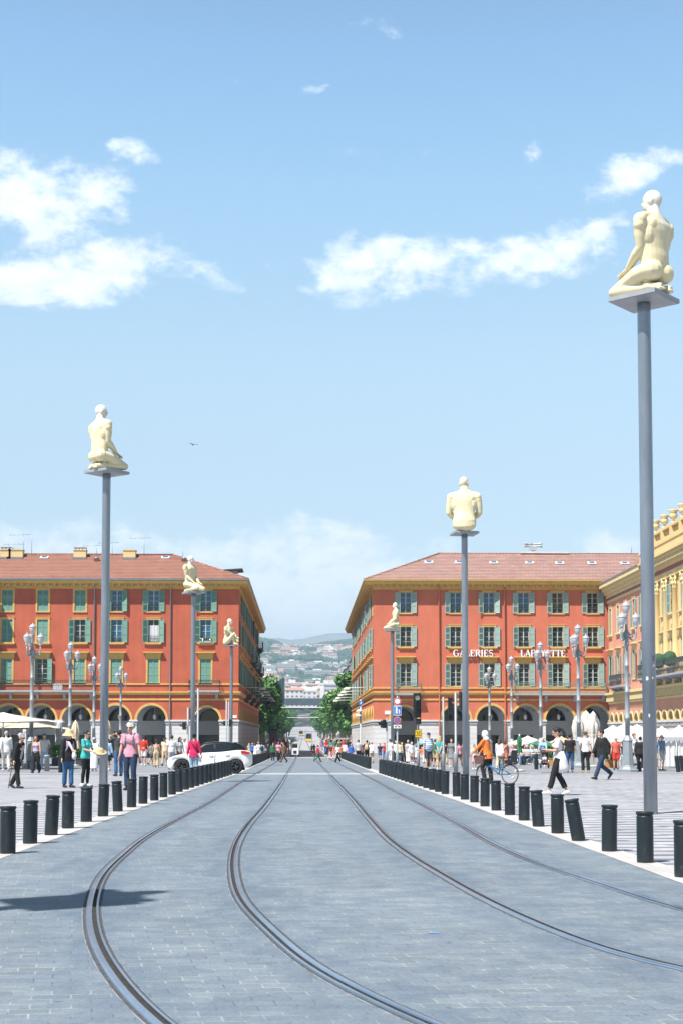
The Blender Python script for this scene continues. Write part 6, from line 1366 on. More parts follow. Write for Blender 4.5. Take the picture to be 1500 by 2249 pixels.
mb = MB(); u = rig('strap', True)['up']; mb.tube([u(-0.06, 0.05, 0.55), u(-0.06, -0.14, 0.44), u(0.05, -0.19, 0.22), u(0.09, -0.20, 0.12)], [0.03, 0.035, 0.04, 0.045], 8); mb.tube([u(0.09, -0.2, 0.2), u(0.09, -0.22, 0.05), u(0.07, -0.21, -0.06)], [0.04, 0.075, 0.05], 9); setm(mb.build('white_scarf', cl('white'), o), cl('white'))
o, k = person(188, 1606, 1728, (0.92, -0.40), 'holdhat', 'person in turquoise t-shirt and black leggings holding a straw hat', True, 'tee', 'turquoise', 'leggings', 'black', 'short', 'dark', 0, ['sunglasses'], M_shoew, True)
h = carry(o, k, (0.12, -0.44, 1.08)); mb = MB(); mb.lathe([(0.24, 0.0), (0.13, 0.02), (0.12, 0.1), (0.08, 0.13), (0.01, 0.135)], 18, cap=False); mb.lathe([(0.128, 0.02), (0.126, 0.05)], 18, m=1, cap=False); tag(mb.build('straw_hat', [M_straw, M_black], None, tuple(h), (R(20), R(8), 0)), 'straw hat with dark band in the hands of the person in turquoise', 'hat')
person(208, 1621, 1694, (-0.5, -1), 'stand', 'person in long white robe half hidden by the left mast', False, 'robe', 'white', None, 'white', 'short', 'dark', 2, [('cap', 'lightgrey')])
person(237, 1622, 1692, (0.3, 1), 'stand', 'person in pale blue shirt and dark skirt right of the left mast', True, 'long', 'skyblue', 'skirt', 'black', 'short', 'dark', 1, [('cap', 'white'), ('bag_strap', 'red')])
o, k = person(262, 1605, 1705, (-0.55, 0.9), 'photo', 'person in dark grey t-shirt raising both arms to take a picture', False, 'tee', 'darkgrey', 'trousers', 'denim', 'short', 'dark', 1, [('cap', 'black')], M_shoe, True)
h = carry(o, k, (-0.05, -0.52, 1.66)); mb = MB(); mb.box(-0.07, 0.07, -0.02, 0.02, -0.04, 0.05); mb.tube([(0, -0.02, 0), (0, -0.08, 0)], 0.035, 10); tag(mb.build('camera_body', M_black, None, tuple(h), (0, 0, o.rotation_euler.z)), 'small black camera held up by the person in dark grey', 'camera')
person(287, 1591, 1736, (-0.25, -1), 'stand', 'grey-haired person in pink t-shirt and dark jeans behind the left bollards', False, 'tee', 'pink', 'trousers', 'darkdenim', 'curly', 'grey', 0, ['sunglasses', ('backpack', 'grey'), ('chest_strap', 'grey')], M_shoe, True)
person(316, 1617, 1682, (0.1, 1), 'stand', 'person in orange-red top with red cap seen from behind', False, 'tee', 'red', 'shorts', 'white', 'short', 'dark', 1, [('cap', 'red')])
person(332, 1632, 1680, (0.6, 0.6), 'walk', 'person in grey top and shorts beside the beige dress', True, 'tee', 'grey', 'shorts', 'darkgrey', 'short', 'dark', 1)
person(344, 1626, 1686, (0, 1), 'stand', 'person in beige outfit with dark curly hair seen from behind', True, 'tank', 'beige', 'wide', 'beige', 'curly', 'dark', 1)
person(363, 1620, 1682, (-0.3, -1), 'walk2', 'person in cream shirt and beige trousers wearing a dark cap', False, 'tee', 'cream', 'trousers', 'beige', 'short', 'dark', 1, [('cap', 'black')])
person(378, 1616, 1690, (-0.4, 0.9), 'stand', 'stout person in white t-shirt and grey cap in front of the car nose', False, 'tee', 'white', 'trousers', 'lightgrey', 'short', 'dark', 0, [('cap', 'grey')], belly=0.06)
person(395, 1620, 1688, (0.7, -0.7), 'stand', 'dark-haired person in pale patterned top behind the car bonnet', True, 'tee', M_print, 'trousers', 'burgundy', 'long', 'dark', 1, ['sunglasses'])
person(406, 1621, 1686, (-0.2, -1), 'stand', 'bald person in white shirt and sunglasses behind the car bonnet', False, 'long', 'white', 'trousers', 'navy', None, 'grey', 0, ['sunglasses'])
person(426.5, 1613, 1708, (0.15, 1), 'stand', 'person in magenta top and jeans seen from behind beside the white car', True, 'long', 'magenta', 'trousers', 'paledenim', 'bun', 'dark', 1, [('bag_strap', 'black')], fine=True)
person(698, 1637, 1674, (0.9, 0.3), 'stride', 'person in magenta top walking across the tram road', False, 'tee', 'magenta', 'trousers', 'green', 'short', 'dark', 1)
person(742, 1636, 1674, (-0.8, -0.5), 'walk', 'person in white top and black trousers walking a small pale dog', True, 'tee', 'white', 'wide', 'black', 'long', 'brown', 0)
person(834, 1633, 1670, (0.1, -1), 'stand', 'person in navy t-shirt and denim shorts in the gap of the bollards', False, 'tee', 'navy', 'shorts', 'denim', 'short', 'dark', 1)
person(856, 1624, 1674, (0.5, 0.9), 'stand', 'person in white t-shirt and white trousers beside the thin signal post', False, 'tee', 'white', 'trousers', 'white', 'short', 'dark', 0)
person(869.5, 1628, 1674, (0, -1), 'stand', 'grey-haired person in white vest and black shirt beside the sign post', False, 'long', 'white', 'trousers', 'black', 'curly', 'grey', 0)
person(862, 1625, 1670, (-0.3, 1), 'stand', 'person in dark jacket behind the white t-shirt', False, 'jacket', 'navy', 'trousers', 'black', 'short', 'dark', 0)
person(896, 1626, 1676, (-0.4, -1), 'hold', 'grey-haired person in grey top and white trousers reading a leaflet', True, 'tee', 'lightgrey', 'wide', 'white', 'short', 'grey', 0, [('bag_strap', 'white')])
person(882, 1631, 1672, (0.4, -1), 'stand', 'person in dark patterned top left of the white trousers', True, 'tee', 'darkgrey', 'trousers', 'black', 'long', 'blond', 0)
person(940, 1610, 1692, (0.4, -0.9), 'stand', 'stout person in blue plaid shirt, dark shorts and cap', False, 'tee', M_plaid, 'shorts', 'darkgrey', 'short', 'grey', 0, [('cap', 'navy')], M_shoew, belly=0.05, fine=True)
person(965, 1617, 1690, (0.3, 1), 'back_hands', 'blond person in teal waistcoat and beige trousers seen from behind', True, 'tee', 'teal', 'trousers', 'beige', 'long', 'blond', 0, shoe=M_shoew)
person(991, 1623, 1686, (-0.2, -1), 'walk2', 'person in grey dress walking between the signal posts', True, 'dress', 'grey', None, 'grey', 'short', 'brown', 0, shoe=M_shoew)
o, k = person(1071, 1606, 1722, (-0.75, 0.55), 'ride', 'person in orange top and white headscarf pushing a bicycle', True, 'long', 'orange', 'trousers', 'black', None, 'dark', 1, [('headscarf', 'white')], M_shoe, True)
person(1041, 1636, 1690, (0.3, -1), 'stand', 'person in pale pink blouse near the cafe', True, 'tee', 'offwhite', 'skirt', 'pink', 'short', 'brown', 0)
person(1096, 1623, 1692, (0.5, 0.9), 'walk2', 'person in white blouse with long ponytail walking away', True, 'long', 'white', 'capri', 'cream', 'long', 'brown', 0, shoe=M_shoew)
person(1107.5, 1626, 1684, (-0.1, -1), 'walk', 'person in rust orange outfit', False, 'long', 'rust', 'trousers', 'rust', 'crop', 'dark', 3, [('bag_strap', 'white')])
person(1192, 1620, 1684, (-0.25, -1), 'push', 'person in light blue pushing a stroller', True, 'long', 'skyblue', 'trousers', 'denim', 'short', 'grey', 0)
o, k = person(1226, 1599, 1747, (-1, 0.05), 'phone', 'person in loose white shirt and black cropped trousers looking at a phone', True, 'tee', 'white', 'capri', 'black', 'pony', 'dark', 1, [('bag_strap', 'black')], M_shoew, True)
h = carry(o, k, (0.0, -0.42, 1.19)); mb = MB(); mb.box(-0.036, 0.036, -0.075, 0.075, -0.005, 0.005); tag(mb.build('mobile_phone', M_black, None, tuple(h), (R(25), 0, o.rotation_euler.z)), 'dark phone in the hands of the person in the loose white shirt', 'phone')
mb = MB(); J = rig('phone', True); u = J['up']; mb.tube([u(0.02, 0.02, 0.2), u(0.02, 0.05, -0.05), u(0.02, 0.10, -0.22), u(0.02, 0.13, -0.32)], [(0.16, 0.13), (0.19, 0.17), (0.19, 0.17), (0.17, 0.12)], 14, up=(1, 0, 0)); setm(mb.build('shirt_tail', cl('white'), o), cl('white'))
person(1251, 1612, 1696, (0.1, 1), 'stand', 'person in black t-shirt and blue jeans seen from behind', False, 'tee', 'black', 'trousers', 'denim', 'short', 'dark', 1, shoe=M_shoew)
person(1286, 1607, 1697, (-0.1, 1), 'stand_hips', 'broad person in white t-shirt and black trousers seen from behind', False, 'tee', 'white', 'trousers', 'black', 'crop', 'brown', 0, shoe=mat('shoe_tan', (0.45, 0.28, 0.14), 0.7), fine=True)
person(1322, 1603, 1713, (-0.9, -0.42), 'stride', 'person in black jacket and jeans with a backpack striding left', False, 'jacket', 'black', 'trousers', 'darkdenim', 'short', 'dark', 0, [('backpack', 'black')], M_shoe, True)
person(1352, 1619, 1691, (0.1, -1), 'stand', 'bald person in coral shirt and red shorts', False, 'tee', 'coral', 'shorts', 'red', None, 'grey', 0, ['sunglasses'])
person(1370, 1619, 1690, (-0.45, -0.9), 'lean_seat', 'person in dark top leaning against the street lamp pedestal', False, 'tee', 'black', 'trousers', 'lightgrey', 'crop', 'dark', 3, H=1.02)
person(1391.5, 1612, 1688, (0.5, -0.8), 'walk', 'curly red-haired person in white shirt and dark trousers', True, 'long', 'white', 'trousers', 'black', 'curly', 'red', 0)
person(1406, 1618, 1692, (0.2, 1), 'stand', 'person in black just left of the nearest mast', False, 'jacket', 'black', 'trousers', 'black', 'short', 'dark', 0)
person(1452, 1615, 1693, (0.55, -0.6), 'stand', 'person in blue t-shirt and grey shorts right of the nearest mast', False, 'tee', 'steel', 'shorts', 'lightgrey', 'short', 'grey', 0, ['sunglasses'])
person(1445.5, 1618, 1690, (-0.2, -1), 'stand', 'person in denim shirt behind the blue t-shirt at the nearest mast', True, 'tee', 'denim', 'shorts', 'beige', 'short', 'brown', 0)
# people at the barriers
for px, top, foot, f, ps, lab, fem, tk, tc, bk, bc, hh, hc in (
    (757, 1631, 1668, (0.3, 1), 'stand', 'person in loose white shirt at the right barrier', 0, 'long', 'white', 'trousers', 'offwhite', 'short', 'brown'),
    (771, 1634, 1672, (0.2, 1), 'stand', 'person in bright blue jacket at the right barrier', 0, 'jacket', 'blue', 'trousers', 'white', 'short', 'grey'),
    (787, 1625, 1674, (0.1, 1), 'stand', 'broad person in pale grey t-shirt at the right barrier', 0, 'tee', 'lightgrey', 'trousers', 'black', 'short', 'brown'),
    (805.5, 1626, 1674, (0.2, 1), 'stand', 'person in black with a beige backpack at the right barrier', 0, 'tee', 'black', 'trousers', 'black', 'short', 'dark'),
    (816, 1629, 1676, (-0.2, 1), 'back_hands', 'person in white shirt and beige trousers with hands behind the back', 0, 'long', 'white', 'trousers', 'beige', 'bald', 'dark'),
    (844, 1632, 1668, (0.2, -1), 'stand', 'person in red and blue beside the thin signal post', 1, 'tee', 'red', 'trousers', 'blue', 'short', 'brown'),
    (796, 1636, 1670, (0.4, 1), 'stand', 'person in burgundy between the grey t-shirt and the backpack', 1, 'tee', 'burgundy', 'trousers', 'black', 'long', 'dark'),
    (915, 1636, 1676, (0.3, -1), 'stand', 'person in white dress behind the 30 plate post', 1, 'dress', 'white', None, 'white', 'long', 'dark'),
    (926, 1640, 1676, (-0.3, -1), 'stand', 'person in orange top behind the plaid shirt', 1, 'tee', 'orange', 'trousers', 'offwhite', 'short', 'brown'),
    (955, 1624, 1684, (0.3, 1), 'stand', 'person in green half hidden behind the teal waistcoat', 0, 'tee', 'green', 'shorts', 'beige', 'short', 'brown'),
    (1008, 1630, 1684, (-0.5, 1), 'walk', 'person in pale pink beside the taller signal post', 1, 'tee', 'pink', 'trousers', 'brown', 'short', 'dark'),
    (1015, 1634, 1680, (0.2, -1), 'stand', 'person in brown left of the central mast', 0, 'long', 'brown', 'trousers', 'beige', 'short', 'dark'),
    (852, 1631, 1672, (0.3, -1), 'stand', 'person in light grey top left of the white t-shirt and trousers', 1, 'tee', 'lightgrey', 'trousers', 'navy', 'long', 'dark'),
    (877, 1629, 1675, (0.2, 1), 'stand', 'person in cream shirt seen from behind right of the sign post', 0, 'long', 'cream', 'trousers', 'darkgrey', 'short', 'brown'),
    (889, 1633, 1674, (-0.3, 1), 'stand', 'person in black dress left of the leaflet reader', 1, 'dress', 'black', None, 'black', 'bun', 'dark'),
    (903.5, 1630, 1677, (0.4, -1), 'stand', 'person in white shirt right of the leaflet reader', 0, 'long', 'white', 'shorts', 'beige', 'short', 'grey'),
    (909, 1635, 1675, (-0.1, -1), 'stand', 'person in navy polo just left of the 30 plate post', 0, 'tee', 'navy', 'trousers', 'denim', 'short', 'dark'),
    (932, 1634, 1677, (0.5, 1), 'stand', 'person in pale pink top between the 30 plate post and the plaid shirt', 1, 'tee', 'pink', 'trousers', 'white', 'pony', 'brown'),
    (978, 1631, 1679, (0.2, 1), 'stand', 'person in black shirt between the two sideways signals', 0, 'tee', 'black', 'trousers', 'beige', 'short', 'dark'),
    (561, 1632, 1668, (0.2, 1), 'stand', 'person in white dress behind the left barrier', 1, 'dress', 'white', None, 'white', 'long', 'brown'),
    (568, 1630, 1668, (0.3, 1), 'stand', 'person in pinkish white top behind the left barrier', 1, 'tee', 'offwhite', 'trousers', 'white', 'short', 'blond'),
    (576, 1631, 1672, (0.1, 1), 'stand', 'person with navy backpack and beige trousers behind the left barrier', 0, 'tee', 'skyblue', 'trousers', 'beige', 'short', 'dark'),
    (555, 1632, 1668, (0.1, 1), 'stand', 'person in blue top behind the tail of the white car', 0, 'tee', 'blue', 'trousers', 'black', 'bald', 'grey'),
    (548, 1633, 1666, (-0.1, 1), 'stand', 'blond person above the tail light of the white car', 1, 'tee', 'beige', 'trousers', 'black', 'long', 'blond'),
    (590, 1634, 1668, (-0.4, -1), 'walk', 'person in black t-shirt at the end of the left barrier', 0, 'tee', 'black', 'trousers', 'black', 'short', 'dark'),
    (600, 1632, 1671, (0.4, -1), 'stand', 'person in dark green jacket at the end of the left barrier', 0, 'jacket', 'green', 'trousers', 'black', 'short', 'dark'),
    (612, 1629, 1672, (0.1, -1), 'walk2', 'person in pink top and black trousers in the building shade', 1, 'tee', 'pink', 'trousers', 'black', 'long', 'dark'),
    (624, 1631, 1675, (-0.8, -0.4), 'walk', 'person in dark brown clothes stepping out of the shade', 0, 'jacket', 'brown', 'trousers', 'brown', 'short', 'dark'),
    (619, 1626, 1668, (0.3, 1), 'stand', 'person in black jacket in the building shade', 0, 'jacket', 'black', 'trousers', 'darkgrey', 'short', 'dark'),
    (685.5, 1635, 1654, (0.1, -1), 'walk', 'person in rust top beside the tracks', 0, 'tee', 'rust', 'trousers', 'black', 'short', 'dark'),
    (690.5, 1634, 1655, (0.3, -1), 'walk2', 'person in black beside the tracks', 1, 'tee', 'black', 'trousers', 'black', 'short', 'dark'),
    (719, 1637, 1664, (0.2, -1), 'walk', 'person in navy jeans walking down the right side of the avenue', 1, 'tee', 'navy', 'trousers', 'darkdenim', 'long', 'blond'),
    (727, 1636, 1666, (-0.1, -1), 'walk2', 'person in burgundy top on the right side of the avenue', 1, 'tee', 'burgundy', 'trousers', 'pink', 'short', 'brown'),
    (733, 1637, 1664, (0.2, -1), 'stand', 'person in coral dress on the right side of the avenue', 1, 'dress', 'coral', None, 'coral', 'short', 'brown'),
    (748, 1637, 1668, (0.2, 1), 'stand', 'person in rust jacket behind the dog walker', 0, 'jacket', 'rust', 'trousers', 'black', 'short', 'brown')):
    person(px, top, foot, f, ps, lab, bool(fem), tk, tc, bk, bc, hh, hc, rnd.choice((0, 0, 1, 2)), extras=[('backpack', 'navy' if px == 576 else 'beige')] if px in (576, 805.5) else (), group='people along the barriers and the crossing')
# the crowd further up the avenue
pal = ['white', 'black', 'navy', 'pink', 'red', 'skyblue', 'beige', 'grey', 'teal', 'orange', 'blue', 'lightgrey', 'green', 'burgundy', 'offwhite']
used = set()
for i in range(92):
    right = i % 3 != 0
    if right: px = rnd.uniform(704, 768); foot = rnd.uniform(1633, 1659); px = max(px, 690 + (foot - 1630) * 1.0)
    else: px = rnd.uniform(590, 646); foot = rnd.uniform(1634, 1656)
    g = ground(px, foot)
    if abs(g.x) > 6.2 and g.y < 206: px = 667 + math.copysign(5.6, g.x) / g.y * F_PX; g = ground(px, foot)
    a, b_ = rnd.choice(pal), rnd.choice(pal); fem = rnd.random() < .5; ps = rnd.choice(('walk', 'walk2', 'stand'))
    while (a, b_, right) in used: a, b_ = rnd.choice(pal), rnd.choice(pal)
    used.add((a, b_, right)); nmz = {'offwhite': 'off-white', 'lightgrey': 'light grey', 'skyblue': 'sky blue'}
    person(px, 0, foot, (rnd.uniform(-.3, .3), rnd.choice((-1, 1))), ps, 'person in %s top and %s trousers in the avenue crowd on the %s' % (nmz.get(a, a), nmz.get(b_, b_), 'right' if right else 'left'), fem, 'tee', a, 'trousers', b_, 'long' if fem else 'short', rnd.choice(('dark', 'brown', 'blond', 'grey')), rnd.choice((0, 0, 1, 2)), group='crowd along the avenue', H=rnd.uniform(1.62, 1.82))
# ------------------------------------------------------------------ dog, car, bicycle, stroller, cart
M_dog = mat('pale_dog_fur', (0.62, 0.56, 0.48), 0.9, var=0.2, vscale=14)
g = ground(724, 1673); mb = MB(); mb.tube([(-0.22, 0, 0.30), (-0.1, 0, 0.29), (0.1, 0, 0.30), (0.2, 0, 0.33)], [(0.075, 0.07), (0.085, 0.08), (0.095, 0.085), (0.07, 0.065)], 10); mb.tube([(0.18, 0, 0.34), (0.27, 0, 0.43)], [0.06, 0.05], 8); mb.ball((0.30, 0, 0.46), (0.065, 0.055, 0.055)); mb.tube([(0.33, 0, 0.45), (0.40, 0, 0.43)], [0.035, 0.022], 7)
for s in (-1, 1):
    mb.tube([(0.16, s * 0.05, 0.28), (0.17, s * 0.05, 0.15), (0.165, s * 0.05, 0.0)], [0.04, 0.026, 0.022], 7); mb.tube([(-0.19, s * 0.05, 0.29), (-0.15, s * 0.055, 0.2), (-0.22, s * 0.055, 0.11), (-0.2, s * 0.055, 0.0)], [0.055, 0.042, 0.022, 0.02], 7); mb.tube([(0.27, s * 0.04, 0.50), (0.25, s * 0.06, 0.56)], [0.025, 0.01], 6)
mb.tube([(-0.24, 0, 0.34), (-0.33, 0, 0.42), (-0.36, 0, 0.5)], [0.025, 0.018, 0.008], 6); me = remesh(mb, 0.012, 2, 'dog'); me.materials.append(M_dog)
o = link('dog', me, None, (g.x, g.y, gz(g.y) + 0.01), (0, 0, R(200))); tag(o, 'small pale dog beside the person in white top and black trousers', 'dog')

M_carw = mat('car_white_paint', (0.74, 0.75, 0.77), 0.25, coat=0.6); M_tyre = mat('tyre', (0.015, 0.015, 0.016), 0.85); M_rim = mat('black_alloy', (0.05, 0.05, 0.055), 0.3, 0.6); M_tail = mat('tail_lamp', (0.45, 0.012, 0.02), 0.25); M_cglass = mat('car_glass', (0.015, 0.02, 0.025), 0.05, spec=0.7); M_headl = mat('headlamp_glass', (0.35, 0.38, 0.42), 0.12); M_carb = mat('car_black_roof', (0.01, 0.011, 0.013), 0.25, coat=0.5)
def interp(T, x):
    for (a, *va), (b, *vb) in zip(T, T[1:]):
        if x <= b: t = (x - a) / (b - a); t = max(0, t); return [p + (q - p) * t for p, q in zip(va, vb)]
    return list(T[-1][1:])
def make_car(label, loc, rz, paint, roofm):
    t = thing('hatchback_car', label, 'car', loc, rz)
    T = [(0.0, 0.50, 0.40, 0.60), (0.05, 0.66, 0.28, 0.68), (0.18, 0.78, 0.22, 0.76), (0.5, 0.845, 0.20, 0.85), (1.0, 0.865, 0.20, 0.93), (1.5, 0.87, 0.20, 0.97), (2.4, 0.87, 0.20, 1.01), (2.9, 0.88, 0.20, 1.05), (3.3, 0.885, 0.22, 1.09), (3.65, 0.85, 0.28, 1.08), (3.86, 0.76, 0.34, 1.02), (3.95, 0.62, 0.46, 0.86)]
    xs = sorted({round(0.0 + 3.95 * k / 46, 4) for k in range(47)}); rows = []; AX = ((0.72, 0.335), (3.20, 0.335))
    for x in xs:
        w, zl, zb = interp(T, x); ztop = zb + (0.03 if 0.3 < x < 3.6 else 0)
        lo = zl
        for cx, r in AX:
            d = (r + 0.06) ** 2 - (x - cx) ** 2
            if d > 0: lo = max(lo, 0.31 + math.sqrt(d))
        h = zb - lo; sec = [(-w * 0.55, lo), (-w * 0.97, lo), (-w * 1.0, lo + h * 0.25), (-w * 1.0, lo + h * 0.55), (-w * 0.985, lo + h * 0.8), (-w * 0.93, zb), (-w * 0.5, ztop), (0, ztop + 0.01)]
        sec += [(-a, b_) for a, b_ in reversed(sec[:-1])]; rows.append([(x, a, b_) for a, b_ in sec])
    mb = MB(); mb.grid(rows, 0, True, True); mb.poly(rows[0], 0); mb.poly(rows[-1], 0); mb.build('body', paint, t)
    mb = MB(); mb.box(0.35, 3.6, -0.62, 0.62, 0.16, 0.9, 0); mb.build('underbody', M_tyre, t)
    # cabin
    G = [(0.98, 0.80, 0.94), (1.75, 0.66, 1.43), (2.2, 0.66, 1.475), (2.8, 0.66, 1.465), (3.25, 0.645, 1.40), (3.72, 0.70, 1.06)]
    base = lambda x: interp(T, x)[2] - 0.01
    mb = MB(); R2 = []
    for x, wt, zt in G:
        zb = base(x); wb = interp(T, x)[0] * 0.935; R2.append([(x, -wb, zb), (x, -(wt + 0.02), zt - 0.06), (x, -wt * 0.9, zt - 0.005), (x, 0, zt + 0.015), (x, wt * 0.9, zt - 0.005), (x, wt + 0.02, zt - 0.06), (x, wb, zb)])
    mb.grid(R2, 0, True); mb.poly(R2[0], 0); mb.poly(R2[-1], 0); mb.build('roof', roofm, t)
    for s in (-1, 1):
        def sp(x, f): w0 = interp(T, x)[0] * 0.935; z0 = base(x); wt, zt = interp(G, x); return (x, s * (w0 + (wt + 0.02 - w0) * f + 0.012), z0 + (zt - 0.06 - z0) * f)
        for nm_, P in (('front_side_window', [(1.22, 0.10), (2.18, 0.06), (2.16, 0.92), (1.80, 0.92), (1.5, 0.80)]), ('rear_side_window', [(2.27, 0.06), (2.92, 0.12), (3.12, 0.55), (2.98, 0.86), (2.26, 0.92)])):
            mb = MB(); mb.poly([sp(*p) for p in P]); mb.build(nm_, M_cglass, t, fix=False)
        mb = MB(); y = s * 0.884
        for xa, za, xb, zb in ((1.28, 0.36, 1.30, 0.95), (2.22, 0.3, 2.24, 1.0), (1.30, 0.30, 2.24, 0.30), (2.24, 0.3, 2.75, 0.32)): mb.tube([(xa, y, za), (xb, y, zb)], 0.008, 4)
        mb.build('door_seam', M_tyre, t)
        for xh in (1.95, 2.72): mb = MB(); mb.tube([(xh, s * 0.885, 0.86), (xh + 0.1, s * 0.91, 0.865), (xh + 0.2, s * 0.885, 0.87)], 0.018, 6); mb.build('door_handle', paint, t)
        mb = MB(); mb.ball((1.38, s * 1.0, 1.0), (0.09, 0.07, 0.07)); mb.tube([(1.4, s * 0.85, 0.98), (1.4, s * 0.97, 0.99)], 0.025, 6); mb.build('wing_mirror', roofm, t)
        mb = MB(); mb.poly([(0.16, s * 0.80, 0.66), (0.55, s * 0.868, 0.74), (0.62, s * 0.862, 0.82), (0.30, s * 0.82, 0.76)]); mb.build('headlight', M_headl, t, fix=False)
        mb = MB(); mb.prism([(3.45, 0.94), (3.80, 0.90), (3.86, 0.99), (3.6, 1.06), (3.42, 1.06)], s * 0.74, s * 0.892, 0); mb.build('tail_light', M_tail, t)
        for cx, r in AX:
            tr = MB(); tr.lathe([(0.20, -0.10), (0.30, -0.105), (0.33, -0.08), (0.335, 0), (0.33, 0.08), (0.30, 0.105), (0.20, 0.10)], 26, cap=False); wh = tr.build('wheel', M_tyre, t, (cx, s * 0.765, 0.335), (R(90), 0, 0))
            rm = MB(); rm.lathe([(0.205, 0.06), (0.205, 0.0), (0.2, -0.085)], 22, cap=False); rm.lathe([(0.05, 0.0), (0.05, -0.085), (0.01, -0.09)], 10)
            for k in range(5):
                a = 2 * math.pi * k / 5
                for da in (-0.18, 0.18): rm.tube([(0.04 * math.cos(a), 0.04 * math.sin(a), -0.08), (0.195 * math.cos(a + da), 0.195 * math.sin(a + da), -0.085)], 0.014, 5)
            rm.build('rim', M_rim, wh, (0, 0, 0), (0, 0, 0) if s > 0 else (0, 0, 0)) if False else rm.build('rim', M_rim, wh, (0, 0, 0), (R(180), 0, 0) if s < 0 else (0, 0, 0))
    mb = MB(); mb.poly([(3.27, -0.58, 1.36), (3.27, 0.58, 1.36), (3.66, 0.6, 1.12), (3.66, -0.6, 1.12)]); mb.v = [(x + 0.03, y, z + 0.02) for x, y, z in mb.v]; mb.build('rear_window', M_cglass, t, fix=False)
    mb = MB(); mb.box(3.1, 3.42, -0.6, 0.6, 1.43, 1.455); mb.build('spoiler', roofm, t)
    return t
D = 67.0; xw = at_D(370, D); make_car('white hatchback with black roof driving across the tram road', (xw, D - 0.0, gz(D) + 0.02), R(1), M_carw, M_carb)
D = 112.0; make_car('dark turquoise car half hidden behind the people right of the sign post', (at_D(868, D), D, gz(D) + 0.01), R(8), mat('car_turquoise', (0.02, 0.13, 0.15), 0.3, coat=0.5), mat('car_turquoise_roof', (0.10, 0.36, 0.38), 0.3, coat=0.5))

# bicycle
M_bike = mat('bike_blue', (0.04, 0.16, 0.30), 0.4); M_chrome = mat('chrome', (0.6, 0.62, 0.64), 0.25, 0.9)
g = ground(1076, 1722); t = thing('bicycle', 'blue bicycle with brown front basket behind the right bollards', 'bicycle', (g.x + 0.22, g.y - 0.3, gz(g.y) + 0.01), R(141))
for x, n in ((0.54, 'front'), (-0.50, 'rear')):
    mb = MB(); mb.tube([(0.33 * math.cos(R(15 * k)), 0, 0.33 * math.sin(R(15 * k))) for k in range(25)], 0.02, 6, cap=False); w = mb.build('wheel', M_tyre, t, (x, 0, 0.35)); mb = MB()
    for k in range(14): a = R(360 * k / 14); mb.tube([(0, 0.02 * (-1) ** k, 0), (0.32 * math.cos(a), 0, 0.32 * math.sin(a))], 0.003, 4)
    mb.build('spokes', M_chrome, w); mb = MB(); mb.grid([[(0.37 * math.cos(R(a)), y, 0.37 * math.sin(R(a))) for a in range(20, 175, 12)] for y in (-0.03, 0.03)], 0, True); mb.build('mudguard', M_bike, t, (x, 0, 0.35), fix=False)
mb = MB(); 
for P in ([(0.54, 0, 0.35), (0.40, 0, 0.86)], [(0.42, 0, 0.75), (-0.05, 0, 0.34)], [(0.40, 0, 0.62), (-0.14, 0, 0.52)], [(-0.05, 0, 0.34), (-0.20, 0, 0.86)], [(-0.05, 0, 0.34), (-0.50, 0, 0.35)], [(-0.15, 0, 0.62), (-0.50, 0, 0.35)]): mb.tube(P, 0.024, 8)
mb.build('frame', M_bike, t); mb = MB(); mb.tube([(0.33, -0.30, 1.02), (0.38, -0.2, 1.06), (0.39, 0, 1.0), (0.38, 0.2, 1.06), (0.33, 0.30, 1.02)], 0.016, 7); mb.tube([(0.40, 0, 0.86), (0.39, 0, 1.0)], 0.018, 7); mb.build('handlebar', M_chrome, t)
mb = MB(); mb.tube([(-0.32, 0, 0.92), (-0.2, 0, 0.93), (-0.05, 0, 0.92)], [(0.02, 0.09), (0.03, 0.08), (0.02, 0.03)], 8); mb.build('saddle', M_black, t)
mb = MB(); mb.prism([(0.50, 0.70), (0.82, 0.70), (0.90, 1.0), (0.46, 1.0)], -0.17, 0.17); mb.build('basket', mat('wicker_brown', (0.12, 0.06, 0.055), 0.8, var=0.5, vscale=30), t); mb = MB(); mb.prism([(-0.70, 0.78), (-0.38, 0.74), (-0.36, 0.84), (-0.60, 0.88), (-0.66, 1.2), (-0.74, 1.2)], -0.14, 0.14); mb.build('child_seat', M_black, t); mb = MB(); mb.box(-0.78, -0.3, -0.06, 0.06, 0.72, 0.745); mb.build('luggage_rack', M_black, t)

# stroller with its baby
g = ground(1192, 1687); t = thing('stroller', 'black and grey baby stroller in front of the cafe tables', 'stroller', (g.x, g.y - 0.5, gz(g.y) + 0.01), R(-14))
for x in (-0.22, 0.22):
    for y in (-0.32, 0.3): mb = MB(); mb.lathe([(0.04, -0.02), (0.11, -0.02), (0.12, 0), (0.11, 0.02), (0.04, 0.02)], 14); mb.build('wheel', M_tyre, t, (x, y, 0.12), (0, R(90), 0))
mb = MB()
for x in (-0.22, 0.22): mb.tube([(x, -0.32, 0.12), (x, 0.1, 0.55), (x, 0.42, 1.0)], 0.016, 6); mb.tube([(x, 0.3, 0.12), (x, -0.05, 0.5)], 0.016, 6)
mb.tube([(-0.22, 0.42, 1.0), (0.22, 0.42, 1.0)], 0.018, 6); mb.build('frame', M_chrome, t); mb = MB(); mb.prism([(-0.30, 0.40), (0.05, 0.36), (0.26, 0.84), (0.20, 0.88), (0.0, 0.45), (-0.3, 0.47)], -0.2, 0.2, 0, 'x'); mb.build('seat', cl('darkgrey'), t)
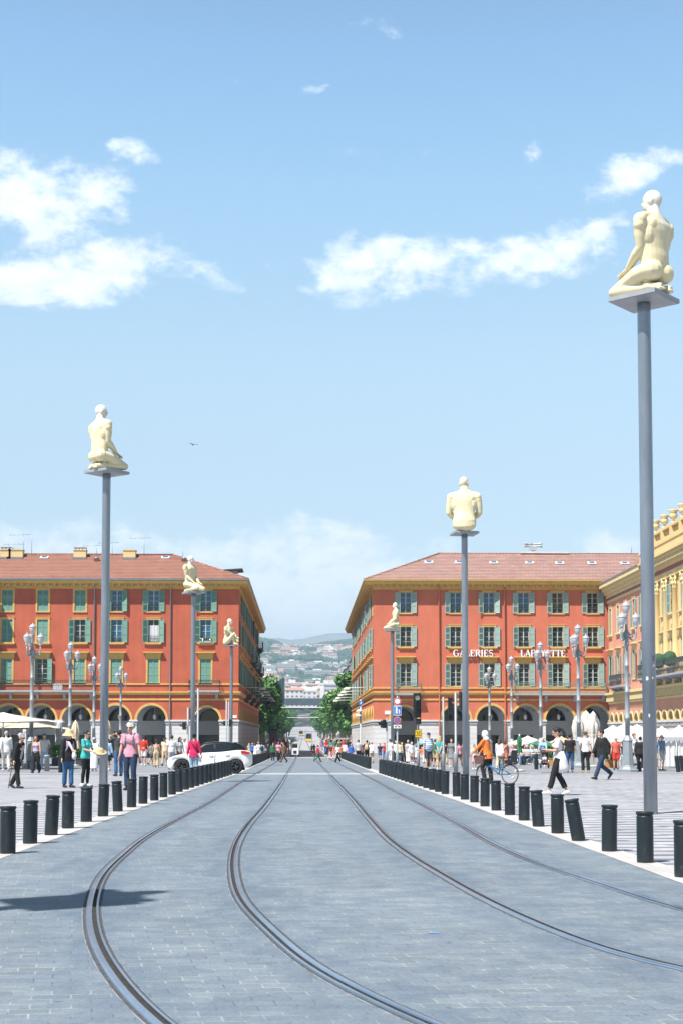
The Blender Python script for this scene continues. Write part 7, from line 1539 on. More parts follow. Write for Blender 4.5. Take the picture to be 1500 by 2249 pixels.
mb = MB(); rows = [[(-0.22 + 0.44 * i, 0.22 - 0.42 * math.sin(R(a)) * 0.9, 0.80 + 0.26 * math.cos(R(a)) * 0.9) for i in (0, 1)] for a in range(0, 80, 12)]; mb.grid(rows, 0, True); mb.build('canopy', cl('black'), t, fix=False); mb = MB(); mb.box(-0.18, 0.18, -0.2, 0.15, 0.2, 0.3); mb.build('basket', cl('black'), t)
mb = MB(); mb.ball((0, 0.03, 0.74), (0.075, 0.08, 0.09)); mb.tube([(0, 0.06, 0.66), (0, -0.02, 0.52), (0, -0.08, 0.46)], [(0.07, 0.06), (0.1, 0.08), (0.09, 0.07)], 10, up=(1, 0, 0)); mb.ball((0, -0.05, 0.735), (0.015, 0.015, 0.014))
for s in (-1, 1): mb.tube([(s * 0.06, -0.06, 0.47), (s * 0.08, -0.22, 0.48), (s * 0.08, -0.28, 0.36)], [0.045, 0.04, 0.03], 8); mb.tube([(s * 0.09, 0.04, 0.64), (s * 0.12, -0.05, 0.55), (s * 0.06, -0.13, 0.53)], [0.032, 0.028, 0.022], 7)
me = remesh(mb, 0.014, 2, 'baby'); me.materials.append(SKIN[0]); o = link('person', me, None, (g.x, g.y - 0.5, gz(g.y) + 0.01), (0, 0, R(-14))); tag(o, 'baby sitting in the stroller', 'person')
mb = MB(); mb.tube([(0, 0.065, 0.655), (0, -0.02, 0.525), (0, -0.085, 0.455)], [(0.078, 0.07), (0.112, 0.092), (0.1, 0.08)], 12, up=(1, 0, 0)); mb.build('romper', cl('lightgrey'), o)

# street sweeper's white cart in the avenue
g = ground(648.5, 1663); t = thing('utility_vehicle', 'small white utility vehicle standing on the left track of the avenue', 'vehicle', (g.x, g.y, gz(g.y) + 0.02)); t.scale = (0.82, 0.82, 0.86)
mb = MB(); mb.box(-0.44, 0.44, 0, 1.6, 0.28, 1.02); mb.prism([(-0.44, 1.02), (0.44, 1.02), (0.38, 1.62), (-0.38, 1.62)], 0.15, 1.5); mb.build('body', M_carw, t); mb = MB(); mb.poly([(-0.34, 0.14, 1.08), (0.34, 0.14, 1.08), (0.31, 0.14, 1.52), (-0.31, 0.14, 1.52)]); mb.build('windscreen', M_cglass, t); mb = MB(); mb.box(-0.2, 0.2, -0.03, 0.0, 0.4, 0.75); mb.build('radiator_grille', M_black, t); mb = MB(); mb.box(-0.42, 0.42, 0.1, 1.55, 1.63, 1.7); mb.build('roof', M_white, t)
for x in (-0.4, 0.4):
    for y in (0.3, 1.3): mb = MB(); mb.lathe([(0.08, -0.07), (0.23, -0.07), (0.25, 0), (0.23, 0.07), (0.08, 0.07)], 16); mb.build('wheel', M_tyre, t, (x, y, 0.25), (0, R(90), 0))

# ------------------------------------------------------------------ parasols, cafe and market
M_pole = mat('parasol_pole', (0.6, 0.58, 0.54), 0.6)
def parasol(px, D, apex, edge, w_px, cname, label, group=None, valance=0.22, wind=0.0, n=8, square=True):
    cm = cl(cname); z0 = gz(D) + 0.01; x = at_D(px, D); za, ze = zD(apex, D) - z0, zD(edge, D) - z0; r = w_px * D / F_PX / 2; t = thing('parasol', label, 'parasol', (x, D, z0), 0, group)
    mb = MB(); mb.lathe([(0.3, 0), (0.3, 0.08), (0.04, 0.1)], 14); mb.tube([(0, 0, 0.1), (0, 0, za)], 0.035, 8); mb.build('pole', M_pole, t)
    mb = MB(); k = 4 if square else n; A = [R(45 + 360 * i / k) for i in range(k)]; rr = r * (1.414 if square else 1)
    rings = []
    for f in (0.0, 0.12, 0.5, 0.8, 1.0):
        row = []
        for i in range(k):
            p, q = (rr * math.cos(A[i]), rr * math.sin(A[i])), (rr * math.cos(A[(i + 1) % k]), rr * math.sin(A[(i + 1) % k]))
            for j in range(4): u_ = j / 4; row.append(((p[0] + (q[0] - p[0]) * u_) * max(f, .01), (p[1] + (q[1] - p[1]) * u_) * max(f, .01), za - (za - ze) * (f ** 0.9) - 0.10 * math.sin(math.pi * f) * 0.5 - 0.06 * f * math.sin(math.pi * u_)))
        rings.append(row)
    mb.grid(rings, 0, True, True); last = rings[-1]
    if valance: mb.grid([last, [(p[0] * 1.005, p[1] * 1.005, p[2] - valance * (1 - 0.25 * (i % 2))) for i, p in enumerate(last)]], 0, False, True)
    mb.build('canopy', cm, t, fix=False)
    mb = MB()
    for i in range(k): mb.tube([(0, 0, za - 0.06), (rr * math.cos(A[i]) * .98, rr * math.sin(A[i]) * .98, ze - 0.02)], 0.014, 5); mb.tube([(0, 0, ze - 0.35), (rr * math.cos(A[i]) * .5, rr * math.sin(A[i]) * .5, za - (za - ze) * .55 - 0.06)], 0.012, 5)
    mb.build('ribs', M_pole, t); return t
def closed_parasol(px, D, ytop, ybot, w_px, cname, label, group=None):
    z0 = gz(D) + 0.01; t = thing('closed_parasol', label, 'parasol', (at_D(px, D), D, z0), rnd.uniform(0, 6), group); zt, zb = zD(ytop, D) - z0, zD(ybot, D) - z0; r = w_px * D / F_PX / 2
    mb = MB(); mb.lathe([(0.26, 0), (0.26, 0.08), (0.04, 0.1)], 12); mb.tube([(0, 0, 0.1), (0, 0, zt + 0.05)], 0.035, 8); mb.build('pole', M_pole, t); mb = MB(); n = 32; rows = []
    for f, rr in ((0, 0.12), (0.06, 0.45), (0.2, 0.8), (0.35, 1.0), (0.55, 0.8), (0.62, 0.66), (0.8, 0.95), (1.0, 1.15)):
        rows.append([(r * rr * (1 + 0.28 * math.cos(8 * a + f * 2)) / 1.28 * math.cos(a), r * rr * (1 + 0.28 * math.cos(8 * a + f * 2)) / 1.28 * math.sin(a), zt - (zt - zb) * (f + 0.03 * math.cos(8 * a) * f)) for a in [2 * math.pi * i / n for i in range(n)]])
    mb.grid(rows, 0, True, True); mb.build('folded_canopy', cl(cname), t, fix=False); mb = MB(); z = zt - (zt - zb) * 0.6; mb.lathe([(r * 0.72, z - 0.02), (r * 0.73, z), (r * 0.72, z + 0.04)], 16, cap=False); mb.build('tie_band', cl(cname), t); return t
parasol(8, 80, 1564.5, 1584, 232, 'offwhite', 'large cream parasol cut by the left edge, higher one', 'cream market parasols on the left', 0.0)
parasol(24, 92, 1576, 1597, 205, 'cream', 'cream parasol behind and below the larger one on the left', 'cream market parasols on the left', 0.0); parasol(50, 97, 1580, 1599, 190, 'offwhite', 'third cream parasol, farthest and lowest on the left', 'cream market parasols on the left', 0.0)
closed_parasol(131, 93, 1584, 1645, 18, 'lightgrey', 'closed grey parasol left of the person in the sun hat', 'closed parasols on the left'); closed_parasol(167, 90, 1583, 1644, 21, 'cream', 'closed cream parasol right of the sun hat', 'closed parasols on the left'); closed_parasol(238, 96, 1582, 1625, 15, 'cream', 'closed cream parasol right of the left mast', 'closed parasols on the left')
for px, D, w, yt, lab in ((1268, 87, 30, 1570, 'closed white parasol left in the tall bundle'), (1286, 89, 34, 1561, 'closed white parasol in the middle of the tall bundle'), (1302, 86, 32, 1563, 'closed white parasol right in the tall bundle')): closed_parasol(px, D, yt, 1648, w, 'offwhite', lab, 'bundle of tall closed white parasols')
for px, D, a, e, w, lab in ((1372, 82, 1586, 1618, 100, 'open white parasol behind the tallest right lamp'), (1345, 92, 1592, 1618, 90, 'open white parasol behind the person in coral'), (1398, 95, 1590, 1616, 100, 'white parasol behind the nearest mast'), (1452, 86, 1594, 1620, 74, 'open white parasol left in the row right of the nearest mast'), (1490, 84, 1592, 1620, 80, 'open white parasol at the right edge')): parasol(px, D, a, e, w, 'white', lab, 'open white parasols on the right', 0.3)
parasol(1186, 100, 1620.5, 1634, 56, 'teal_green' if 'teal_green' in CLOTH else 'green', 'open green parasol over the cafe tables', None, 0.22); parasol(1158, 108, 1615, 1631, 78, 'rose', 'open pinkish parasol behind the green ones') if 'rose' in CLOTH else parasol(1158, 108, 1615, 1631, 78, 'offwhite', 'open pinkish beige parasol behind the green one')
parasol(1232, 112, 1616, 1632, 60, 'beige', 'open beige parasol between the white bundle and the green parasol')
closed_parasol(1139.5, 72, 1614, 1652, 12, 'green', 'closed green parasol standing on the open paving')
# market stall with white side curtains
D = 79; z0 = gz(D) + 0.01; x0 = at_D(1437, D); t = thing('market_stall', 'white market stall with side curtains at the right edge', 'stall', (x0, D, z0)); hh = zD(1618, D) - z0; L = 4.6
mb = MB()
for k in range(5): mb.tube([(0.1 + k * 1.1, 0, 0), (0.1 + k * 1.1, 0, hh)], 0.03, 6)
mb.build('frame', M_pole, t); mb = MB(); n = 60; mb.grid([[(L * i / n, 0.08 + 0.05 * math.sin(i * 1.7), z) for i in range(n + 1)] for z in (0.12, hh)], 0, True); mb.build('side_curtain', cl('white'), t, fix=False); mb = MB(); n = 34; mb.grid([[(L * i / n, -0.03, hh), (L * i / n, -0.05, hh - (0.3 if i % 2 else 0.18))] for i in range(n + 1)], 0, False); mb.build('scalloped_valance', cl('lightgrey'), t, fix=False)
# planters with hedge plants
for px, py, w, lab in ((1207, 1682, 20, 'wooden planter with green shrub right of the stroller'), (1262, 1684, 20, 'wooden planter with green shrub left of the white bundle'), (1342, 1686, 24, 'wooden planter with green shrub behind the black jacket'), (172, 1682, 22, 'dark planter with leafy plant behind the sun hat'), (128, 1682, 24, 'dark planter with low plants by the closed grey parasol')):
    g = ground(px, py); t = thing('planter', lab, 'planter', (g.x, g.y, gz(g.y) + 0.01), 0, 'planters round the cafe terraces'); hw = w * g.y / F_PX / 2; dk = px < 400
    mb = MB(); mb.box(-hw, hw, -0.25, 0.25, 0, 0.42); mb.box(-hw - 0.03, hw + 0.03, -0.28, 0.28, 0.42, 0.47); mb.build('box', cl('darkgrey') if dk else mat('planter_wood', (0.50, 0.24, 0.07), 0.8, var=0.3, vscale=5), t); mb = MB()
    for _ in range(420): p = Vector((rnd.uniform(-hw, hw), rnd.uniform(-0.25, 0.25), 0.47 + rnd.uniform(0, 0.85))); nrm = Vector((rnd.gauss(0, 1), rnd.gauss(0, 1), rnd.gauss(0.4, 1))).normalized(); a = nrm.orthogonal().normalized() * 0.08; b_ = nrm.cross(a) * 0.6; mb.poly([p + a, p + b_, p - a, p - b_])
    mb.build('shrub', mat('hedge_leaf', (0.06, 0.20, 0.035), 0.7, var=0.5, vscale=6), t, fix=False)
# cafe tables and chairs with their guests
M_wick = mat('cafe_wicker', (0.35, 0.24, 0.14), 0.8)
def make_chair():
    t = thing('cafe_chair', 'x', 'chair'); mb = MB(); mb.box(-0.21, 0.21, -0.21, 0.21, 0.43, 0.46); mb.build('seat', M_wick, t); mb = MB(); mb.grid([[(0.21 * math.sin(R(a)), 0.2 * math.cos(R(a)) , z) for a in range(-80, 81, 20)] for z in (0.46, 0.86)], 0, True); mb.build('backrest', M_wick, t, fix=False)
    for x in (-0.18, 0.18):
        for y in (-0.18, 0.18): mb = MB(); mb.tube([(x, y, 0.43), (x * 1.12, y * 1.12, 0)], 0.014, 6); mb.build('leg', M_chrome, t)
    return t
CH = None; seats = [(1133, 0.6, 'white', 'brown'), (1141, -0.6, 'white', 'black'), (1149, 0.5, 'cream', 'dark'), (1157, -0.5, 'lightgrey', 'grey'), (1165, 0.7, 'white', 'grey'), (1172, -0.7, 'skyblue', 'black'), (1181, 0.4, 'beige', 'brown'), (1126, -0.4, 'pink', 'brown')]
for i, (px, fx, c, hc) in enumerate(seats):
    D = 94 + 2.2 * (i % 3); x, z0 = at_D(px, D), gz(D) + 0.01; th = math.atan2(fx, 0.5)
    if CH is None: CH = make_chair(); ch = CH
    else: ch = copy_tree(CH)
    ch.location = (x, D, z0); ch.rotation_euler = (0, 0, th); tag(ch, 'wicker cafe chair under the guest in %s, %s from the left' % ({'lightgrey': 'light grey', 'skyblue': 'sky blue'}.get(c, c), ['second', 'third', 'fourth', 'fifth', 'sixth', 'seventh', 'last', 'first'][i]), 'chair', 'cafe chairs under the parasols')
    person(px, 0, 1680, (math.sin(th), -math.cos(th)), 'sit', 'seated cafe guest in %s, %s from the left' % ({'lightgrey': 'light grey', 'skyblue': 'sky blue'}.get(c, c), ['second', 'third', 'fourth', 'fifth', 'sixth', 'seventh', 'last', 'first'][i]), i % 2 == 0, 'tee', c, 'trousers', 'black' if i % 2 else 'denim', 'short' if i % 2 else 'long', hc if hc in HAIRC else 'dark', 0, group='guests at the cafe tables', D=D, H=1.02, z=z0 - 0.02)
TB = None
for i, px in enumerate((1137, 1153, 1169, 1188)):
    D = 95.5; 
    if TB is None:
        TB = tb = thing('cafe_table', 'x', 'table'); mb = MB(); mb.lathe([(0.34, 0.71), (0.35, 0.72), (0.34, 0.735)], 18); mb.build('tabletop', M_white, tb); mb = MB(); mb.lathe([(0.22, 0), (0.22, 0.03), (0.03, 0.06), (0.03, 0.71)], 12); mb.build('leg', M_chrome, tb)
    else: tb = copy_tree(TB)
    tb.location = (at_D(px, D), D, gz(D) + 0.01); tag(tb, 'round cafe table, %s from the left under the parasols' % ['first', 'second', 'third', 'fourth'][i], 'table', 'round cafe tables')
# loose bollards and bins on the square
for px, py, lab, h in ((309, 1676, 'black bollard alone behind the person in pink', 1.4), (341, 1685, 'thin black post beside the beige outfit', 1.2), (134, 1697, 'black bollard between the light jeans and the sun hat', 1.35), (1099, 1688, 'black bollard behind the bicycle', 1.3), (1177, 1690, 'black bollard before the cafe tables', 1.3), (939, 1684, 'black bollard behind the plaid shirt shorts', 1.25), (1403, 1695, 'short dark bollard left of the nearest mast foot', 0.8)): g = ground(px, py); bollard(g.x, g.y, lab, 'loose bollards on the square', h=h)
for px, py, an in ((1489, 1696, 7), (1499, 1694, 8)): g = ground(px, py); o = bollard(g.x, g.y, 'slanting black bollard by the market stall, %s one' % ('left' if px < 1495 else 'right'), 'loose bollards on the square', h=1.25); lean(o, (0, 1, 0), R(-an))
g = ground(104, 1694); mb = MB(); mb.lathe([(0.13, 0), (0.13, 0.72), (0.15, 0.74), (0.15, 0.82), (0.02, 0.84)], 16); tag(mb.build('litter_bin', M_lamp, None, (g.x, g.y, gz(g.y))), 'light grey cylinder bin right of the black wide trousers', 'bin')
for px, py, w, lab in ((75, 1690, 26, 'low dark bench behind the cane walker'), (205, 1680, 30, 'dark market counter behind the left mast')): g = ground(px, py); hw = w * g.y / F_PX / 2; t = thing('bench', lab, 'bench', (g.x, g.y, gz(g.y))); mb = MB(); mb.box(-hw, hw, -0.2, 0.2, 0.42, 0.48); mb.build('seat', cl('darkgrey'), t); [MB.build(m_, 'leg', M_black, t) for m_ in [(lambda m: (m.box(s * hw * .8 - 0.04, s * hw * .8 + 0.04, -0.18, 0.18, 0, 0.42), m)[1])(MB()) for s in (-1, 1)]]
# a gull in the sky
mb = MB(); mb.tube([(0, -0.25, 0), (0, 0, 0.0), (0, 0.22, 0.02)], [0.03, 0.07, 0.02], 8)
for s in (-1, 1): mb.grid([[(0, -0.1, 0.02), (0, 0.1, 0.02)], [(s * 0.3, -0.14, 0.12), (s * 0.3, 0.06, 0.12)], [(s * 0.65, 0.0, 0.06), (s * 0.65, 0.06, 0.06)]], 0, True)
p = onY(425, 977, 150); tag(mb.build('gull', mat('gull_grey', (0.12, 0.12, 0.13), 0.8), None, tuple(p), (0, 0, 0.6)), 'small gull flying right of the left statue', 'bird')
# dark bus-stop furniture at the foot of the left trees, kiosk at the right
for px, D, w, a, lab in ((601, 190, 20, 1600, 'dark shelter under the first left trees'), (752, 200, 32, 1620, 'grey kiosk roof at the foot of the right trees')):
    t = thing('shelter', lab, 'kiosk', (at_D(px, D), D, gz(D))); hw = w * D / F_PX / 2; h_ = zD(a, D) - gz(D); mb = MB(); mb.box(-hw, hw, 0, 2, h_ - 0.25, h_); mb.build('roof', M_stoneg if px > 700 else M_black, t); mb = MB(); mb.box(-hw * .9, hw * .9, 1.7, 1.8, 0.1, h_ - 0.25); mb.build('back_panel', M_cglass, t)
    for x in (-hw * .9, hw * .9): mb = MB(); mb.tube([(x, 0.2, 0), (x, 0.2, h_ - 0.25)], 0.05, 6); mb.build('post', M_post, t)
# ------------------------------------------------------------------ avenue trees
M_leaf = []
for i, c in enumerate(((0.065, 0.185, 0.036), (0.11, 0.28, 0.052), (0.036, 0.115, 0.026))):
    m = mat('plane_leaf_%d' % i, c, 0.6, var=0.35, vscale=1.2); M_leaf.append(m)
    _, b_ = nodes_of(m); b_.inputs['Transmission Weight'].default_value = 0.0
M_bark = mat('plane_bark', (0.20, 0.17, 0.13), 0.9, var=0.5, vscale=3, bump=0.5, bscale=12)
def crown_mesh(seed, rx, rz, n, leaf=0.30):
    g = random.Random(seed); mb = MB()
    cl = []
    for _ in range(46):
        while True:
            p = Vector((g.uniform(-1, 1), g.uniform(-1, 1), g.uniform(-1, 1)))
            if 0.25 < p.length < 1: break
        cl.append((Vector((p.x * rx * 0.85, p.y * rx * 0.85, p.z * rz * 0.85)), g.uniform(0.55, 1.15), g.randrange(3)))
    for _ in range(n):
        c, r, mi = g.choice(cl); d = Vector((g.gauss(0, 1), g.gauss(0, 1), g.gauss(0, 1))).normalized() * r * g.uniform(0.55, 1.0) ** 0.5; p = c + d
        nrm = (d.normalized() + Vector((g.gauss(0, .5), g.gauss(0, .5), g.gauss(0.3, .5)))).normalized(); a = nrm.orthogonal().normalized(); a = Matrix.Rotation(g.uniform(0, 6.28), 3, nrm) @ a; b = nrm.cross(a); s = leaf * g.uniform(0.6, 1.25)
        mb.poly([p + a * s, p + b * s * 0.62 + nrm * s * 0.1, p - a * s, p - b * s * 0.62 + nrm * s * 0.1], mi if g.random() < .75 else g.randrange(3))
    return mb.mesh('crown', M_leaf, fix=False)
CR = [crown_mesh(s, 4.1, 4.9, 8000) for s in (1, 2, 3)]
def trunk_mesh(seed, h):
    g = random.Random(seed); mb = MB(); mb.tube([(0, 0, 0), (0.06, 0.02, h * .3), (0.0, 0.08, h * .62), (0.05, 0, h)], [0.36, 0.28, 0.22, 0.10], 9)
    for k in range(6):
        a = g.uniform(0, 6.28); z = h * g.uniform(.38, .7); L = g.uniform(1.6, 2.6); mb.tube([(0, 0, z), (math.cos(a) * L * .5, math.sin(a) * L * .5, z + L * .6), (math.cos(a) * L, math.sin(a) * L, z + L * 1.2)], [0.13, 0.09, 0.04], 6)
    return mb.mesh('trunk', M_bark)
TR = [trunk_mesh(s, 8.0) for s in (5, 6)]
M_far_stone = [mat('far_wall_%d' % i, c, 0.8, var=0.1, vscale=0.2) for i, c in enumerate(((0.72, 0.68, 0.64), (0.76, 0.73, 0.72), (0.70, 0.60, 0.50), (0.66, 0.64, 0.65)))]
M_winrow = mat('far_window_band', (0.16, 0.19, 0.23), 0.4); M_farroof = mat('far_tile_roof', (0.48, 0.25, 0.19), 0.8)
tr_i = 0
TORD = ['nearest', 'second', 'third', 'fourth', 'fifth', 'sixth', 'seventh', 'eighth', 'ninth', 'tenth', 'eleventh', 'twelfth', 'thirteenth', 'fourteenth', 'fifteenth', 'sixteenth', 'seventeenth', 'eighteenth', 'nineteenth', 'twentieth']
for side, xs in (('left', -1), ('right', 1)):
    Y = 214.0; k = 0
    while Y < 1250 and k < 20:
        h = {('left', 0): 0.97, ('right', 0): 0.98, ('left', 1): 0.93}.get((side, k), rnd.uniform(0.86, 1.08)); off = rnd.uniform(-0.5, 0.5)
        x = xs * (7.4 if k < 2 else 8.3) + off + (0.0 if side == 'left' else -0.2)
        t = thing('plane_tree', 'leafy plane tree, %s in the row on the %s side of the avenue' % (TORD[k], side), 'tree', (x, Y, gz(Y)), rnd.uniform(0, 6.28), 'plane trees lining the avenue')
        link('trunk', TR[tr_i % 2], t, (0, 0, 0), (0, 0, 0), (1, 1, h)); link('crown', CR[tr_i % 3], t, (0, 0, 7.6 * h), (0, 0, rnd.uniform(0, 6.28)), (h, h, h * rnd.uniform(0.95, 1.1)))
        tr_i += 1; Y += 14 + k * 3.4; k += 1

# ------------------------------------------------------------------ the town up the avenue
def block_mesh(w, d, h, floors, wall, roof=None, rnd_=None, bands=True):
    mb = MB(); mb.box(-w / 2, w / 2, 0, d, 0, h, 0)
    for k in range(floors):
        z = h * (k + 0.32) / floors; zh = h / floors * 0.42
        if bands == 'slab': mb.box(-w / 2 + 0.2, w / 2 - 0.2, -0.05, 0.5, z + zh * 0.3, z + zh, 1); mb.box(-w / 2 - 0.2, w / 2 + 0.2, -0.7, -0.06, z - zh * 0.5, z + zh * 0.25, 0)
        else:
            n = max(3, int(w / 3.4))
            for i in range(n): x = -w / 2 + w * (i + 0.5) / n; mb.box(x - w / n * 0.24, x + w / n * 0.24, -0.06, 0.3, z, z + zh, 1)
            for sx in (-1, 1):
                m_ = max(2, int(d / 3.4))
                for i in range(m_):
                    y = d * (i + .5) / m_
                    if sx < 0: mb.box(-w / 2 - 0.06, -w / 2 + 0.3, y - 0.6, y + 0.6, z, z + zh, 1)
                    else: mb.box(w / 2 - 0.3, w / 2 + 0.06, y - 0.6, y + 0.6, z, z + zh, 1)
    if roof == 'hip':
        e = 0.5; r = min(w, d) * 0.28; zt = h + r * 0.55
        A = [(-w / 2 - e, -e, h + .01), (w / 2 + e, -e, h + .01), (w / 2 + e, d + e, h + .01), (-w / 2 - e, d + e, h + .01)]; P, Q = (-w / 2 + r, d / 2, zt), (w / 2 - r, d / 2, zt)
        mb.poly([A[0], A[1], Q, P], 2); mb.poly([A[1], A[2], Q], 2); mb.poly([A[2], A[3], P, Q], 2); mb.poly([A[3], A[0], P], 2)
    else: mb.box(-w / 2 - 0.3, w / 2 + 0.3, -0.3, d + 0.3, h + 0.01, h + 0.8, 0); mb.box(-w * 0.2, w * 0.12, d * 0.3, d * 0.6, h + 0.8, h + 3.2, 0)
    return mb.mesh('building', [wall, M_winrow, M_farroof])
def town(label, x, y, z, me, group=None, rz=0.0, name='town_building', cat='building'):
    o = link(name, me, None, (x, y, z), (0, 0, rz)); return tag(o, label, cat, group)
# street walls behind the trees
for side, xs in (('left', -1), ('right', 1)):
    Y = 232.0; k = 0
    while Y < 720:
        L = rnd.uniform(32, 46); h = {0: 17.0, 1: 19}.get(k, rnd.uniform(17, 23)); me = block_mesh(14, L - 1.0, h, 5, M_far_stone[(k + (0 if xs < 0 else 1)) % 4], 'hip')
        town('pale town house behind the %s row of trees, %s from the square' % (side, TORD[k]), xs * 19.5, Y, gz(Y) - 0.3, me, 'town houses behind the avenue trees'); Y += L; k += 1
# dark glazed wedge on the left, railway bridge
Yg = 640.0; gx0, gx1 = at_D(602, Yg), at_D(625, Yg); zt = zD(1487, Yg)
mb = MB(); mb.prism([(gx0 - 6, gz(Yg) - 1), (gx1, gz(Yg) - 1), (gx1, zt), (gx0 - 6, zD(1519, Yg))], Yg, Yg + 26, 0); o = mb.build('glazed_building', mat('dark_green_glass', (0.012, 0.045, 0.05), 0.15, spec=0.7, var=0.4, vscale=0.15)); tag(o, 'dark glazed building with sloping roof rising behind the left trees', 'building')
Yb = 905.0; x0, x1 = at_D(618, Yb), at_D(718, Yb); za, zb_ = zD(1548, Yb), zD(1532, Yb); t = thing('railway_bridge', 'dark railway bridge crossing the avenue in the distance', 'bridge', (0, Yb, gz(Yb)))
M_bridge = mat('bridge_iron', (0.06, 0.085, 0.105), 0.7, var=0.3, vscale=0.4)
mb = MB(); mb.box(x0 - 9, x1 + 9, 0, 11, za - gz(Yb), zb_ - gz(Yb) - 0.4); 
for k in range(16): x = x0 + (x1 - x0) * k / 15; mb.box(x - 0.25, x + 0.25, -0.25, 0, za - gz(Yb), zb_ - gz(Yb) - 0.4)
mb.build('girder', M_bridge, t); mb = MB(); mb.box(x0 - 9, x1 + 9, -0.1, 0.2, zb_ - gz(Yb) - 0.3, zb_ - gz(Yb)); mb.build('parapet', M_far_stone[3], t)
for x in (x0 - 4, x1 + 4): mb = MB(); mb.box(x - 4, x + 4, 0.5, 10.5, -1, za - gz(Yb) - 0.01); mb.build('abutment', M_far_stone[3], t)

# ------------------------------------------------------------------ hills
def sm(a, b, t): t = max(0, min(1, (t - a) / (b - a))); return t * t * (3 - 2 * t)
from mathutils import noise as mnoise
def hz(x, y):
    """height of the land north of the town"""
    base = gz(min(y, 1500)) if y < 1500 else 23.0
    px = 667 + x / y * F_PX
    prof = [(300, 1405), (520, 1412), (575, 1408), (600, 1414), (632, 1424), (660, 1424), (690, 1422), (720, 1417), (760, 1412), (800, 1408), (1000, 1400)]
    for (a, ya), (b, yb) in zip(prof, prof[1:]):
        if px <= b: ypk = ya + (yb - ya) * max(0, (px - a)) / (b - a); break
    else: ypk = 1400
    peak = CAM_H + (1616 - ypk) / F_PX * 3900
    t = sm(1500, 3900, y); t2 = 0.45 * t + 0.55 * ((y - 1500) / 2400 if 1500 < y < 3900 else t)
    h = base + (peak - 23) * min(1, t2) + mnoise.noise((x / 260, y / 260, 3)) * 22 * sm(1600, 2200, y) * (1 - sm(3300, 3900, y)) 
    if y > 3900: h = peak - (y - 3900) * 0.12
    return h
M_hill = mat('hill_green', (0.075, 0.11, 0.075), 0.95, var=0.6, vscale=0.012, col2=(0.05, 0.085, 0.045))
mb = MB(); ys = [1500 + 60 * k for k in range(50)]
mb.grid([[(-1500 + 60 * i, y, hz(-1500 + 60 * i, y) if y > 1500 else 22.9) for i in range(51)] for y in ys], 0, True)
o = mb.build('hills', M_hill, fix=False); o['kind'] = 'structure'
# the far mountain
M_mount = mat('mountain_rock', (0.22, 0.23, 0.21), 0.95, var=0.35, vscale=0.0015)
prof = [(0, 1402), (300, 1408), (520, 1425), (590, 1402), (615, 1400), (650, 1404), (680, 1395), (710, 1388), (735, 1383), (760, 1386), (790, 1390), (900, 1382), (1100, 1395), (1500, 1400)]
mb = MB(); rows = []
def pk(px):
    for (a, ya), (b, yb) in zip(prof, prof[1:]):
        if px <= b: return ya + (yb - ya) * max(0, px - a) / (b - a)
    return 1400
for j, Y in enumerate((4350, 4800, 5300, 5800, 6700)):
    f = (0.0, 0.35, 0.75, 1.0, 0.6)[j]; row = []
    for i in range(81):
        x = -2080 + 52 * i; px = 667 + x / 5800 * F_PX; h = CAM_H + (1616 - pk(px)) / F_PX * 5800
        row.append((x * Y / 5800, Y, 60 + (h - 60) * f + mnoise.noise((x / 450, Y / 600, 1)) * 16 * (1 if j not in (0,) else 0)))
    rows.append(row)
mb.grid(rows, 0, True); o = mb.build('mountain', M_mount, fix=False); o['kind'] = 'structure'

# houses and apartment slabs on the slopes
def on_slope(px, py):
    """where the line of sight through (px,py) meets the land"""
    d = ray(px, py); y = 1200.0
    while y < 4200:
        t = y / d.y; p = Vector((d.x * t, y, CAM_H + d.z * t)); g = hz(p.x, y) if y > 1500 else gz(y)
        if p.z <= g: return p
        y += 12
    return None
slabs = [((675, 729), (1455, 1469), 5, 'upper long pale apartment slab on the hillside'), ((670, 729), (1473, 1493), 7, 'large grey-banded apartment slab below the upper one'), ((671, 727), (1494, 1505), 4, 'long low white slab at the foot of the hillside'), ((626, 658), (1452, 1464), 5, 'bluish apartment slab left of the long slabs'), ((608, 648), (1458, 1474), 5, 'pinkish apartment block on the left of the hillside'),
         ((746, 770), (1469, 1484), 5, 'apartment slab at the right end of the hillside'), ((624, 640), (1486, 1500), 5, 'white tower block above the glazed building'), ((577, 606), (1462, 1476), 4, 'cream block near the left facade on the hillside'), ((748, 775), (1453, 1463), 4, 'white villa block high on the right hillside'), ((657, 683), (1431, 1439), 3, 'white long house near the ridge'), ((690, 712), (1432, 1440), 3, 'pale long house near the ridge right of the white one')]
for (a, b_), (yt, yb), fl, lab in slabs:
    p = on_slope((a + b_) / 2, yb) or Vector((0, 3000, 100)); w = (b_ - a) * p.y / F_PX; h = (yb - yt) * p.y / F_PX
    town(lab, p.x, p.y - 4, p.z - 6, block_mesh(w, 18, h + 6, fl + 1, M_far_stone[rnd.choice((0, 1, 3))], None, bands='slab'), None, rnd.uniform(-0.1, 0.1), 'apartment_block')
hm = [block_mesh(rnd.uniform(13, 26), rnd.uniform(10, 14), rnd.uniform(7, 12), rnd.choice((2, 3)), M_far_stone[i % 4], 'hip' if i % 3 else None) for i in range(12)]
cnt = 0; HOUSES = []
